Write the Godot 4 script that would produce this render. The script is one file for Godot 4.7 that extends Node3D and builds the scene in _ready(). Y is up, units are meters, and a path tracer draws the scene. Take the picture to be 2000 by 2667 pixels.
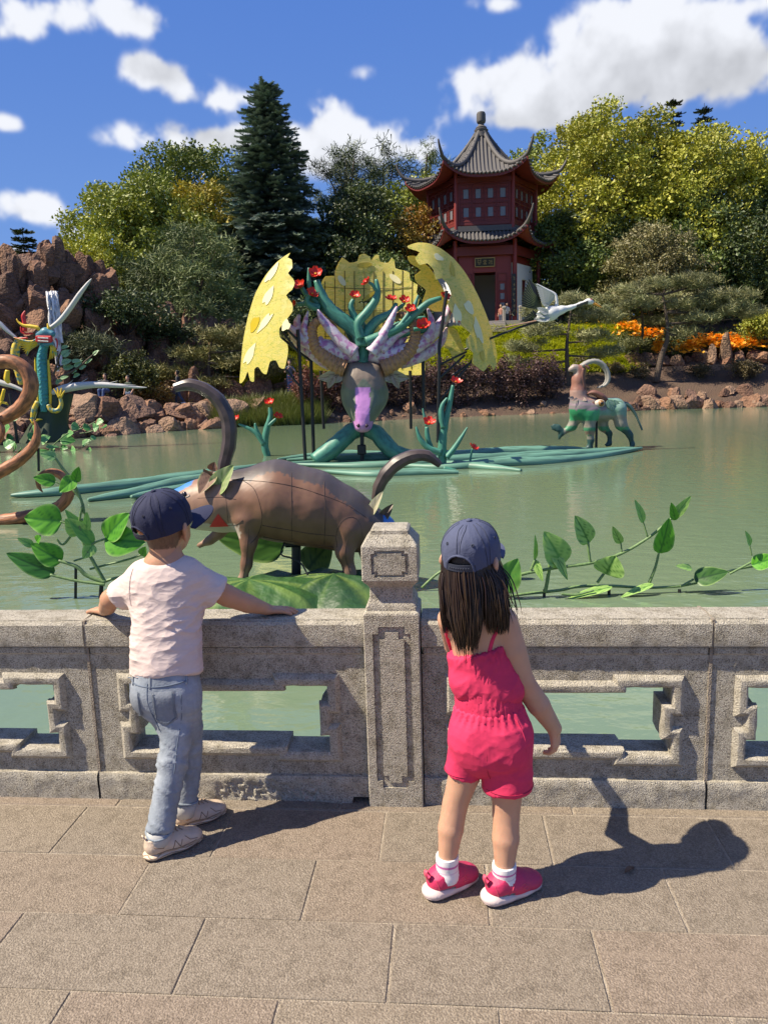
extends Node3D
# A lake garden with giant fabric lanterns, seen over a granite balustrade. x runs along the balustrade, z towards the viewer, the pavement is y = 0 and the lake y = LAKE.

const LAKE := -0.4
var rng := RandomNumberGenerator.new()
var counts := {}
var M := {}
var noise := FastNoiseLite.new()
var soft := FastNoiseLite.new()


func _ready() -> void:
	rng.seed = 7
	noise.seed = 3
	noise.frequency = 1.0
	noise.fractal_octaves = 3
	soft.seed = 5
	soft.frequency = 1.0
	soft.noise_type = FastNoiseLite.TYPE_SIMPLEX_SMOOTH
	soft.fractal_type = FastNoiseLite.FRACTAL_NONE
	make_light()
	make_materials()
	make_setting()
	make_plants()
	make_pagoda()
	make_lanterns()
	make_children()
	make_visitors()


# ---------------------------------------------------------------- naming
func numbered(parent: Node, called: String) -> String:
	var key := str(parent.get_instance_id()) + called
	var n: int = counts.get(key, 0)
	counts[key] = n + 1
	return called if n == 0 else "%s_%03d" % [called, n]


func tag(o: Node, label: String, category := "", group := "") -> void:
	if label:
		o.set_meta("label", label)
	if category:
		o.set_meta("category", category)
	if group:
		o.set_meta("group", group)


func thing(called: String, label: String, category: String, at := Vector3.ZERO, turn := 0.0, group := "") -> Node3D:
	var o := Node3D.new()
	o.name = numbered(self, called)
	add_child(o)
	o.position = at
	o.rotation.y = turn
	tag(o, label, category, group)
	return o


func part(called: String, mesh: Mesh, mat: Material, parent: Node) -> MeshInstance3D:
	var o := MeshInstance3D.new()
	o.name = numbered(parent, called)
	o.mesh = mesh
	o.material_override = mat
	parent.add_child(o)
	return o


func structure(called: String, mesh: Mesh, mat: Material) -> MeshInstance3D:
	var o := part(called, mesh, mat, self)
	o.set_meta("kind", "structure")
	return o


func copies(called: String, mesh: Mesh, mat: Material, parent: Node, where: Array, tint: PackedColorArray) -> MultiMeshInstance3D:
	var m := MultiMesh.new()
	m.transform_format = MultiMesh.TRANSFORM_3D
	m.use_colors = true
	m.mesh = mesh
	m.instance_count = where.size()
	var b := PackedFloat32Array()
	b.resize(where.size() * 16)
	for i in where.size():
		var t: Transform3D = where[i]
		var k := i * 16
		b[k] = t.basis.x.x
		b[k + 1] = t.basis.y.x
		b[k + 2] = t.basis.z.x
		b[k + 3] = t.origin.x
		b[k + 4] = t.basis.x.y
		b[k + 5] = t.basis.y.y
		b[k + 6] = t.basis.z.y
		b[k + 7] = t.origin.y
		b[k + 8] = t.basis.x.z
		b[k + 9] = t.basis.y.z
		b[k + 10] = t.basis.z.z
		b[k + 11] = t.origin.z
		b[k + 12] = tint[i].r
		b[k + 13] = tint[i].g
		b[k + 14] = tint[i].b
		b[k + 15] = 1.0
	m.buffer = b
	var o := MultiMeshInstance3D.new()
	o.name = numbered(parent, called)
	o.multimesh = m
	o.material_override = mat
	o.set_meta("kind", "stuff")
	parent.add_child(o)
	return o


func rand_basis() -> Basis:
	return Basis(Quaternion(Vector3(rng.randfn(), rng.randfn(), rng.randfn()).normalized(), rng.randf() * TAU))


func rnd(a: float, b: float) -> float:
	return rng.randf_range(a, b)


# ---------------------------------------------------------------- mesh building
class MB:
	var v := PackedVector3Array()
	var c := PackedColorArray()
	var t := PackedVector2Array()
	var ix := PackedInt32Array()
	var col := Color.WHITE

	func p(a: Vector3, uv := Vector2.ZERO) -> int:
		v.append(a)
		c.append(col)
		t.append(uv)
		return v.size() - 1

	func tri(a: int, b: int, d: int) -> void:
		ix.append_array(PackedInt32Array([a, b, d]))

	func quad(a: int, b: int, d: int, e: int) -> void:
		ix.append_array(PackedInt32Array([a, b, d, a, d, e]))

	# a flat face of its own, counter-clockwise as seen from outside
	func face(pts: Array) -> void:
		var k := v.size()
		for q: Vector3 in pts:
			p(q)
		for i in range(1, pts.size() - 1):
			tri(k, k + i + 1, k + i)

	# box with chamfered edges
	func box(o: Vector3, s: Vector3, ch := 0.0, b := Basis.IDENTITY) -> void:
		var h := s * 0.5
		ch = minf(ch, minf(h.x, minf(h.y, h.z)) * 0.9)
		for ax in 3:
			for sg in [-1.0, 1.0]:
				var n := Vector3.ZERO
				n[ax] = sg
				var u := Vector3.ZERO
				u[(ax + 1) % 3] = 1.0
				var w := n.cross(u)
				var hu: float = h[(ax + 1) % 3] - ch
				var hw: float = h[(ax + 2) % 3] - ch
				var q := n * h[ax]
				face([o + b * (q - u * hu - w * hw), o + b * (q + u * hu - w * hw), o + b * (q + u * hu + w * hw), o + b * (q - u * hu + w * hw)])
		if ch <= 0.0:
			return
		for ax in 3:
			var e1 := (ax + 1) % 3
			var e2 := (ax + 2) % 3
			for s1 in [-1.0, 1.0]:
				for s2 in [-1.0, 1.0]:
					var pts := []
					for k in [[-1.0, 0], [1.0, 0], [1.0, 1], [-1.0, 1]]:
						var q := Vector3.ZERO
						q[ax] = k[0] * (h[ax] - ch)
						q[e1] = s1 * (h[e1] if k[1] == 0 else h[e1] - ch)
						q[e2] = s2 * (h[e2] - ch if k[1] == 0 else h[e2])
						pts.append(o + b * q)
					if s1 * s2 < 0.0:
						pts.reverse()
					face(pts)
		for sx in [-1.0, 1.0]:
			for sy in [-1.0, 1.0]:
				for sz in [-1.0, 1.0]:
					var g := Vector3(sx, sy, sz)
					var pts := []
					for ax in 3:
						var q := g * (h - Vector3.ONE * ch)
						q[ax] = g[ax] * h[ax]
						pts.append(o + b * q)
					if sx * sy * sz < 0.0:
						pts.reverse()
					face(pts)

	# sweep of rings along points; flat squeezes the ring along its second axis
	func tube(pts: Array, radii: Array, sides := 8, up := Vector3.UP, flat := 1.0, caps := true, wob := 0.0) -> void:
		var n := pts.size()
		var k := v.size()
		var x := Vector3.ZERO
		for i in n:
			var d: Vector3 = (pts[mini(i + 1, n - 1)] - pts[maxi(i - 1, 0)]).normalized()
			if i == 0:
				x = up.cross(d)
				if x.length() < 0.05:
					x = Vector3.RIGHT.cross(d)
					if x.length() < 0.05:
						x = Vector3.FORWARD.cross(d)
			x = (x - d * x.dot(d)).normalized()
			var y := d.cross(x)
			var r: float = radii[i] if i < radii.size() else radii[-1]
			for j in sides:
				var a := TAU * j / sides
				var rr := r * (1.0 + wob * sin(a * 3.0 + i * 1.7))
				p(pts[i] + x * cos(a) * rr + y * sin(a) * rr * flat, Vector2(float(j) / sides, i))
		for i in n - 1:
			for j in sides:
				var a := k + i * sides + j
				var b := k + i * sides + (j + 1) % sides
				quad(a, a + sides, b + sides, b)
		if caps:
			var e0 := p(pts[0])
			var e1 := p(pts[n - 1])
			for j in sides:
				tri(e0, k + j, k + (j + 1) % sides)
				tri(e1, k + (n - 1) * sides + (j + 1) % sides, k + (n - 1) * sides + j)

	# rows x columns of points (Array of PackedVector3Array); closed joins the last column to the first
	func grid(rows: Array, closed := false) -> void:
		var k := v.size()
		var m: int = rows[0].size()
		for r in rows.size():
			for j in m:
				p(rows[r][j], Vector2(float(j) / maxi(m - 1, 1), float(r) / maxi(rows.size() - 1, 1)))
		for r in rows.size() - 1:
			for j in (m if closed else m - 1):
				var a := k + r * m + j
				var b := k + r * m + (j + 1) % m
				quad(a, b, b + m, a + m)

	func add(o: MB, tr := Transform3D.IDENTITY) -> void:
		var k := v.size()
		for i in o.v.size():
			v.append(tr * o.v[i])
		c.append_array(o.c)
		t.append_array(o.t)
		for i in o.ix:
			ix.append(k + i)

	# crease 0 gives flat faces, 180 smooth ones, in between splits edges sharper than that many degrees
	func mesh(crease := 180.0) -> ArrayMesh:
		var nf := ix.size() / 3
		var fn := PackedVector3Array()
		fn.resize(nf)
		for f in nf:
			fn[f] = (v[ix[f * 3 + 2]] - v[ix[f * 3]]).cross(v[ix[f * 3 + 1]] - v[ix[f * 3]])
		var arr := []
		arr.resize(Mesh.ARRAY_MAX)
		if crease >= 179.0:
			var nn := PackedVector3Array()
			nn.resize(v.size())
			for f in nf:
				nn[ix[f * 3]] += fn[f]
				nn[ix[f * 3 + 1]] += fn[f]
				nn[ix[f * 3 + 2]] += fn[f]
			for i in nn.size():
				nn[i] = nn[i].normalized() if nn[i].length_squared() > 0.0 else Vector3.UP
			arr[Mesh.ARRAY_VERTEX] = v
			arr[Mesh.ARRAY_NORMAL] = nn
			arr[Mesh.ARRAY_COLOR] = c
			arr[Mesh.ARRAY_TEX_UV] = t
			arr[Mesh.ARRAY_INDEX] = ix
		else:
			var at := []
			var lim := cos(deg_to_rad(crease))
			if crease > 0.0:
				at.resize(v.size())
				for i in v.size():
					at[i] = []
				for i in ix.size():
					at[ix[i]].append(i / 3)
			var vv := PackedVector3Array()
			var nn := PackedVector3Array()
			var cc := PackedColorArray()
			var tt := PackedVector2Array()
			for i in ix.size():
				var f := i / 3
				var n := fn[f].normalized()
				if crease > 0.0:
					var s := Vector3.ZERO
					for g: int in at[ix[i]]:
						if fn[g].normalized().dot(n) > lim:
							s += fn[g]
					n = s.normalized() if s.length_squared() > 0.0 else n
				vv.append(v[ix[i]])
				nn.append(n)
				cc.append(c[ix[i]])
				tt.append(t[ix[i]])
			arr[Mesh.ARRAY_VERTEX] = vv
			arr[Mesh.ARRAY_NORMAL] = nn
			arr[Mesh.ARRAY_COLOR] = cc
			arr[Mesh.ARRAY_TEX_UV] = tt
		var am := ArrayMesh.new()
		am.add_surface_from_arrays(Mesh.PRIMITIVE_TRIANGLES, arr)
		return am


# smooth curve through points, n pieces between neighbours
func curve(pts: Array, n := 5) -> Array:
	var out := []
	for i in pts.size() - 1:
		var a = pts[maxi(i - 1, 0)]
		var b = pts[i]
		var c = pts[i + 1]
		var d = pts[mini(i + 2, pts.size() - 1)]
		for k in n:
			var t := float(k) / n
			out.append(0.5 * ((2.0 * b) + (c - a) * t + (2.0 * a - 5.0 * b + 4.0 * c - d) * t * t + (3.0 * b - a - 3.0 * c + d) * t * t * t))
	out.append(pts[-1])
	return out


func spread(radii: Array, n: int) -> Array:
	var out := []
	for i in n:
		var f := float(i) / maxi(n - 1, 1) * (radii.size() - 1)
		var k := mini(int(f), radii.size() - 2)
		out.append(lerpf(radii[k], radii[k + 1], f - k) if radii.size() > 1 else float(radii[0]))
	return out


func limb(m: MB, pts: Array, radii: Array, sides := 8, n := 5, flat := 1.0, wob := 0.0) -> void:
	var q := curve(pts, n)
	m.tube(q, spread(radii, q.size()), sides, Vector3.UP, flat, true, wob)


# ---------------------------------------------------------------- soft bodies: tapered capsules joined by a smooth minimum, meshed as surface nets
class Field:
	var a := PackedVector3Array()
	var ba := PackedVector3Array()
	var il := PackedFloat32Array()
	var ra := PackedFloat32Array()
	var dr := PackedFloat32Array()
	var fx := PackedVector3Array()
	var fl := PackedFloat32Array()
	var kk := PackedFloat32Array()
	var flat_end := PackedInt32Array()
	var most := 1.0

	# flatten > 1 makes the capsule thinner along axis; cut gives it a flat far end
	func cap(p: Vector3, q: Vector3, r0: float, r1: float, k := 0.02, axis := Vector3.ZERO, flatten := 1.0, cut := false) -> void:
		a.append(p)
		ba.append(q - p)
		il.append(1.0 / maxf((q - p).length_squared(), 1e-9))
		ra.append(r0)
		dr.append(r1 - r0)
		fx.append(axis.normalized() if axis != Vector3.ZERO else axis)
		fl.append(flatten - 1.0)
		kk.append(k)
		flat_end.append(1 if cut else 0)
		most = maxf(most, flatten)

	func chain(pts: Array, radii: Array, k := 0.006) -> void:
		for i in pts.size() - 1:
			cap(pts[i], pts[i + 1], radii[i], radii[i + 1], k)

	func one(i: int, p: Vector3) -> float:
		var q := p - a[i]
		var t := clampf(q.dot(ba[i]) * il[i], 0.0, 1.0)
		var w := q - ba[i] * t
		if fl[i] != 0.0:
			w += fx[i] * (w.dot(fx[i]) * fl[i])
		var d := w.length() - ra[i] - dr[i] * t
		if flat_end[i]:
			d = maxf(d, (q - ba[i]).dot(ba[i]) * sqrt(il[i]))
		return d

	func at(p: Vector3, list: PackedInt32Array) -> float:
		var d := 1e3
		for i in list:
			var e := one(i, p)
			var k := kk[i]
			var h := k - absf(d - e)
			d = minf(d, e)
			if h > 0.0:
				d -= h * h / (4.0 * k)
		return d

	func every() -> PackedInt32Array:
		return PackedInt32Array(range(a.size()))

	# walks from p along dir to the surface
	func hit(p: Vector3, dir: Vector3, list: PackedInt32Array) -> Vector3:
		var far := 0.0
		var least := 1e9
		var best := p
		for s in 90:
			var d := at(p, list)
			if d < 0.0004:
				return p
			if d < least:
				least = d
				best = p
			far += d * 0.8 / most
			if far > 1.5:
				return best
			p += dir * d * 0.8 / most
		return p

	func add_to(m: MB, cell: float, color = null, push = null) -> void:
		var lo := Vector3.ONE * 1e9
		var hi := -lo
		for i in a.size():
			var r := maxf(ra[i], ra[i] + dr[i]) + kk[i] * 0.5 + cell * 2.0
			for q in [a[i], a[i] + ba[i]]:
				lo = lo.min(q - Vector3.ONE * r)
				hi = hi.max(q + Vector3.ONE * r)
		var B := 5
		var nb := Vector3i(((hi - lo) / (cell * B)).ceil()) + Vector3i.ONE
		var nx := nb.x * B + 1
		var ny := nb.y * B + 1
		var nz := nb.z * B + 1
		var val := PackedFloat32Array()
		val.resize(nx * ny * nz)
		val.fill(1.0)
		var all := every()
		var es := PackedFloat32Array()
		es.resize(a.size())
		var reach := cell * B * 0.87
		var live := []
		for bz in nb.z:
			for by in nb.y:
				for bx in nb.x:
					var mid := lo + Vector3(bx + 0.5, by + 0.5, bz + 0.5) * (cell * B)
					var near := PackedInt32Array()
					var best := 1e3
					var closest := 1e3
					for i in all:
						var e := one(i, mid)
						best = minf(best, e)
						if e > 0.0:
							e /= 1.0 + maxf(fl[i], 0.0)
						es[i] = e
						closest = minf(closest, e - kk[i] * 0.5)
					if closest > reach + cell:
						continue
					for i in all:
						if es[i] < maxf(best, -reach) + reach * 2.0 + kk[i]:
							near.append(i)
					var solid := at(mid, near) < -(reach + cell) * most - 0.03
					if not solid:
						live.append(Vector3i(bx, by, bz))
					for z in range(bz * B, bz * B + B + 1):
						for y in range(by * B, by * B + B + 1):
							var row := (z * ny + y) * nx
							for x in range(bx * B, bx * B + B + 1):
								if solid:
									val[row + x] = -1.0
								else:
									val[row + x] = at(lo + Vector3(x, y, z) * cell, near)
		var ids := {}
		var first := m.v.size()
		var corners := PackedInt32Array([0, 1, nx, nx + 1, nx * ny, nx * ny + 1, nx * ny + nx, nx * ny + nx + 1])
		var offs := PackedVector3Array([Vector3(0, 0, 0), Vector3(1, 0, 0), Vector3(0, 1, 0), Vector3(1, 1, 0), Vector3(0, 0, 1), Vector3(1, 0, 1), Vector3(0, 1, 1), Vector3(1, 1, 1)])
		var edges := PackedInt32Array([0, 1, 2, 3, 4, 5, 6, 7, 0, 2, 1, 3, 4, 6, 5, 7, 0, 4, 1, 5, 2, 6, 3, 7])
		for b: Vector3i in live:
			for z in range(b.z * B, b.z * B + B):
				for y in range(b.y * B, b.y * B + B):
					for x in range(b.x * B, b.x * B + B):
						var o := (z * ny + y) * nx + x
						var neg := 0
						for q in corners:
							if val[o + q] < 0.0:
								neg += 1
						if neg == 0 or neg == 8:
							continue
						var s := Vector3.ZERO
						var n := 0
						for e in 12:
							var c0 := edges[e * 2]
							var c1 := edges[e * 2 + 1]
							var v0 := val[o + corners[c0]]
							var v1 := val[o + corners[c1]]
							if (v0 < 0.0) != (v1 < 0.0):
								s += offs[c0].lerp(offs[c1], v0 / (v0 - v1))
								n += 1
						ids[o] = m.p(lo + (Vector3(x, y, z) + s / n) * cell)
		var step := PackedInt32Array([1, nx, nx * ny])
		var start := m.ix.size()
		for o: int in ids:
			for ax in 3:
				var v0 := val[o]
				var v1 := val[o + step[ax]]
				if (v0 < 0.0) == (v1 < 0.0):
					continue
				var su := step[(ax + 1) % 3]
				var sv := step[(ax + 2) % 3]
				if not (ids.has(o - su) and ids.has(o - sv) and ids.has(o - su - sv)):
					continue
				if v0 < 0.0:
					m.quad(ids[o], ids[o - sv], ids[o - su - sv], ids[o - su])
				else:
					m.quad(ids[o], ids[o - su], ids[o - su - sv], ids[o - sv])
		if color != null or push != null:
			var nn := PackedVector3Array()
			nn.resize(m.v.size() - first)
			for f in range(start, m.ix.size(), 3):
				var n := (m.v[m.ix[f + 2]] - m.v[m.ix[f]]).cross(m.v[m.ix[f + 1]] - m.v[m.ix[f]])
				for q in 3:
					nn[m.ix[f + q] - first] += n
			for i in nn.size():
				var n := nn[i].normalized()
				if color != null:
					m.c[first + i] = color.call(m.v[first + i], n)
				if push != null:
					m.v[first + i] += n * push.call(m.v[first + i], n)


# ---------------------------------------------------------------- camera, sky, sun
const CLOUDS := [
	[-27.3, 22.5, 2.6, 0.9, 1.0], [-28.2, 21.6, 1.6, 0.5, 0.8], [-22.5, 23.3, 3.2, 1.0, 1.0], [-20.2, 22.8, 1.8, 0.7, 0.9],
	[-19.3, 20.2, 2.1, 1.0, 1.0], [-20.5, 20.4, 1.2, 0.7, 0.8], [-17.2, 19.2, 2.3, 0.9, 0.9], [-14.4, 18.8, 2.1, 0.7, 0.6],
	[-18.0, 16.6, 4.1, 0.9, 1.0], [-14.9, 16.7, 1.9, 0.9, 1.0], [-22.6, 16.4, 1.2, 0.7, 0.4],
	[-8.8, 17.1, 2.3, 1.4, 1.1], [-7.0, 16.3, 2.6, 1.1, 1.1], [-8.5, 15.6, 3.3, 1.3, 1.1], [-4.2, 16.2, 2.8, 1.0, 0.8], [-1.9, 15.7, 2.0, 0.9, 0.7], [-0.9, 17.5, 1.9, 0.7, 0.45],
]
const CLOUDS_EAST := [
	[13.6, 21.5, 4.6, 1.9, 1.2], [10.4, 20.9, 3.0, 1.5, 1.2], [4.6, 19.1, 3.6, 1.6, 1.2], [2.7, 19.8, 2.2, 0.7, 0.8], [8.6, 17.9, 3.9, 1.2, 1.1],
	[13.7, 18.9, 4.3, 1.6, 1.1], [18.5, 18.3, 3.2, 1.5, 1.1], [20.1, 18.9, 1.6, 1.0, 1.1], [7.7, 17.4, 3.1, 0.8, 0.9], [16.5, 20.1, 2.5, 2.2, 0.9],
	[-28.5, 11.9, 2.2, 1.0, 1.1], [-27.7, 11.7, 1.1, 0.7, 1.0], [-29.4, 16.8, 1.2, 0.5, 0.7], [-25.6, 10.3, 1.1, 0.6, 0.9], [-29.9, 9.1, 1.2, 0.6, 0.8],
	[3.6, 23.9, 1.9, 0.5, 0.7], [20.2, 21.7, 1.8, 0.4, 0.6], [-5.4, 20.5, 1.5, 0.5, 0.45], [-7.9, 19.1, 1.0, 0.6, 0.5],
]


func make_light() -> void:
	var cam := Camera3D.new()
	cam.name = "camera"
	add_child(cam)
	cam.position = Vector3(0, 1.5, 0)
	cam.basis = Basis(Vector3.UP, deg_to_rad(5.0)) * Basis(Vector3.RIGHT, deg_to_rad(-9.57)) * Basis(Vector3.BACK, deg_to_rad(-1.7))
	cam.fov = 68.1
	cam.near = 0.05
	cam.far = 600.0
	var sun := DirectionalLight3D.new()
	sun.name = "sun"
	add_child(sun)
	sun.look_at_from_position(Vector3.ZERO, Vector3(0.592, -0.79, -0.158))
	sun.light_energy = 1.6
	sun.light_color = Color(1.0, 0.945, 0.855)
	sun.light_angular_distance = 0.5
	sun.shadow_enabled = true
	var e := Environment.new()
	e.background_mode = Environment.BG_SKY
	e.tonemap_mode = Environment.TONE_MAPPER_LINEAR
	e.tonemap_exposure = 1.8
	e.sdfgi_enabled = true
	e.ssao_enabled = true
	e.ssil_enabled = true
	e.sky = Sky.new()
	var sm := PanoramaSkyMaterial.new()
	sm.panorama = ImageTexture.create_from_image(sky_image(2560))
	e.sky.sky_material = sm
	e.background_energy_multiplier = 0.52
	var we := WorldEnvironment.new()
	we.name = "environment"
	we.environment = e
	add_child(we)


# clear late-summer blue with fair-weather clouds all round; u runs from the view axis -z through +x, v from the zenith down
func sky_image(w: int) -> Image:
	var h := w / 2
	var cover := PackedFloat32Array()
	cover.resize(w * h / 2)
	var blobs := CLOUDS + CLOUDS_EAST
	for i in 170:
		var az := rnd(-180.0, 180.0)
		var el := rnd(6.0, 75.0)
		if absf(az + 4.7) < 32.0 and el < 30.0:
			continue
		for k in 3:
			blobs.append([az + rnd(-3, 3) / cos(deg_to_rad(el)), el + rnd(-1, 1), rnd(1.5, 3.6) / cos(deg_to_rad(el)), rnd(0.7, 1.6), rnd(0.6, 1.1)])
	var ppd := w / 360.0
	for b in blobs:
		var cx: float = b[0] / 360.0 * w
		var cy: float = (0.5 - b[1] / 180.0) * h
		var rx: float = b[2] * ppd * 1.25
		var ry: float = b[3] * ppd * 1.35
		for y in range(maxi(0, int(cy - ry * 2.0)), mini(h / 2, int(cy + ry * 2.0) + 1)):
			var dy := (y - cy) / ry
			if dy > 0.0:
				dy *= 1.35
			for x in range(int(cx - rx * 2.0), int(cx + rx * 2.0) + 1):
				var dx := (x - cx) / rx
				var r := dx * dx + dy * dy
				if r < 4.0:
					cover[y * w + posmod(x, w)] += b[4] * exp(-1.4 * r)
	var n := FastNoiseLite.new()
	n.seed = 11
	n.noise_type = FastNoiseLite.TYPE_SIMPLEX_SMOOTH
	n.frequency = 0.042
	n.fractal_octaves = 6
	n.fractal_gain = 0.55
	var billow := n.get_seamless_image(w, h / 2)
	n.seed = 12
	n.frequency = 0.018
	n.domain_warp_enabled = true
	n.domain_warp_amplitude = 25.0
	var wisp := n.get_seamless_image(w, h / 2)
	var b1 := billow.get_data()
	var b2 := wisp.get_data()
	var im := Image.create(w, h, false, Image.FORMAT_RGBF)
	var out := PackedFloat32Array()
	out.resize(w * h / 2 * 3)
	var zen := Color(0.075, 0.20, 0.66)
	var low := Color(0.28, 0.50, 0.92)
	for y in h / 2:
		var el := 90.0 - (y + 0.5) * 180.0 / h
		var t := pow(clampf(1.0 - sin(deg_to_rad(maxf(el, 0.0))), 0.0, 1.0), 3.2)
		var base := zen.lerp(low, t)
		for x in w:
			var k := y * w + x
			var c := base
			if true:
				var f := cover[k]
				if f > 0.02:
					var nz := b1[k] / 255.0 * 0.62 + b2[k] / 255.0 * 0.38
					var d := smoothstep(0.22, 0.95, f + (nz - 0.50) * 2.5 * minf(1.0, f * 1.6))
					if d > 0.0:
						# cloud thickness towards the sun, which stands to the left and high
						var up := maxi(y - 18, 0) * w + posmod(x - 10, w)
						var thick := clampf(cover[up] + (b1[up] / 255.0 - 0.5) * 0.9, 0.0, 1.4)
						var lit := clampf(1.12 - thick * 0.26 + (nz - 0.5) * 0.5, 0.60, 1.08)
						c = base.lerp(Color(0.93 * lit, 0.95 * lit, 1.0 * lit), d * 0.96)
			out[k * 3] = c.r
			out[k * 3 + 1] = c.g
			out[k * 3 + 2] = c.b
	im.fill(Color(0.16, 0.17, 0.15))
	im.blit_rect(Image.create_from_data(w, h / 2, false, Image.FORMAT_RGBF, out.to_byte_array()), Rect2i(0, 0, w, h / 2), Vector2i.ZERO)
	return im


# ---------------------------------------------------------------- materials
func lin(r: float, g: float, b: float) -> Color:
	return Color(r, g, b).linear_to_srgb()


func mat(called: String, c: Color, rough := 0.8, tinted := false) -> StandardMaterial3D:
	var m := StandardMaterial3D.new()
	m.resource_name = called
	m.albedo_color = c
	m.roughness = rough
	m.vertex_color_use_as_albedo = tinted
	M[called] = m
	return m


# seamless noise as a colour or height texture; ramp is [offset, linear colour, ...]
func tex(size: int, freq: float, type: int, octaves: int, ramp := [], seed_ := 1) -> NoiseTexture2D:
	var n := FastNoiseLite.new()
	n.seed = seed_
	n.noise_type = type
	n.frequency = freq
	n.fractal_type = FastNoiseLite.FRACTAL_FBM if octaves > 1 else FastNoiseLite.FRACTAL_NONE
	n.fractal_octaves = octaves
	var t := NoiseTexture2D.new()
	t.width = size
	t.height = size
	t.seamless = true
	t.generate_mipmaps = false
	t.noise = n
	if ramp:
		var g := Gradient.new()
		var os := PackedFloat32Array()
		var cs := PackedColorArray()
		for i in range(0, ramp.size(), 2):
			os.append(ramp[i])
			cs.append(ramp[i + 1])
		g.offsets = os
		g.colors = cs
		t.color_ramp = g
	return t


# wrinkled relief: ridges instead of clouds
func crumple(size: int, freq: float, seed_: int) -> NoiseTexture2D:
	var t := tex(size, freq, SIMPLEX, 3, [], seed_)
	var n: FastNoiseLite = t.noise
	n.fractal_type = FastNoiseLite.FRACTAL_RIDGED
	n.fractal_gain = 0.35
	return t


func grey(x: float) -> Color:
	return lin(x, x, x)


func world_tri(m: StandardMaterial3D, scale: float, world := true) -> void:
	m.uv1_triplanar = true
	m.uv1_world_triplanar = world
	m.uv1_scale = Vector3.ONE * scale


func relief(m: StandardMaterial3D, t: Texture2D, cm: float) -> void:
	m.heightmap_enabled = true
	m.heightmap_texture = t
	m.heightmap_scale = cm


func detail(m: StandardMaterial3D, t: Texture2D) -> void:
	m.detail_enabled = true
	m.detail_blend_mode = BaseMaterial3D.BLEND_MODE_MUL
	m.detail_albedo = t


const VALUE := FastNoiseLite.TYPE_VALUE
const SIMPLEX := FastNoiseLite.TYPE_SIMPLEX_SMOOTH
const CELL := FastNoiseLite.TYPE_CELLULAR


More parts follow.
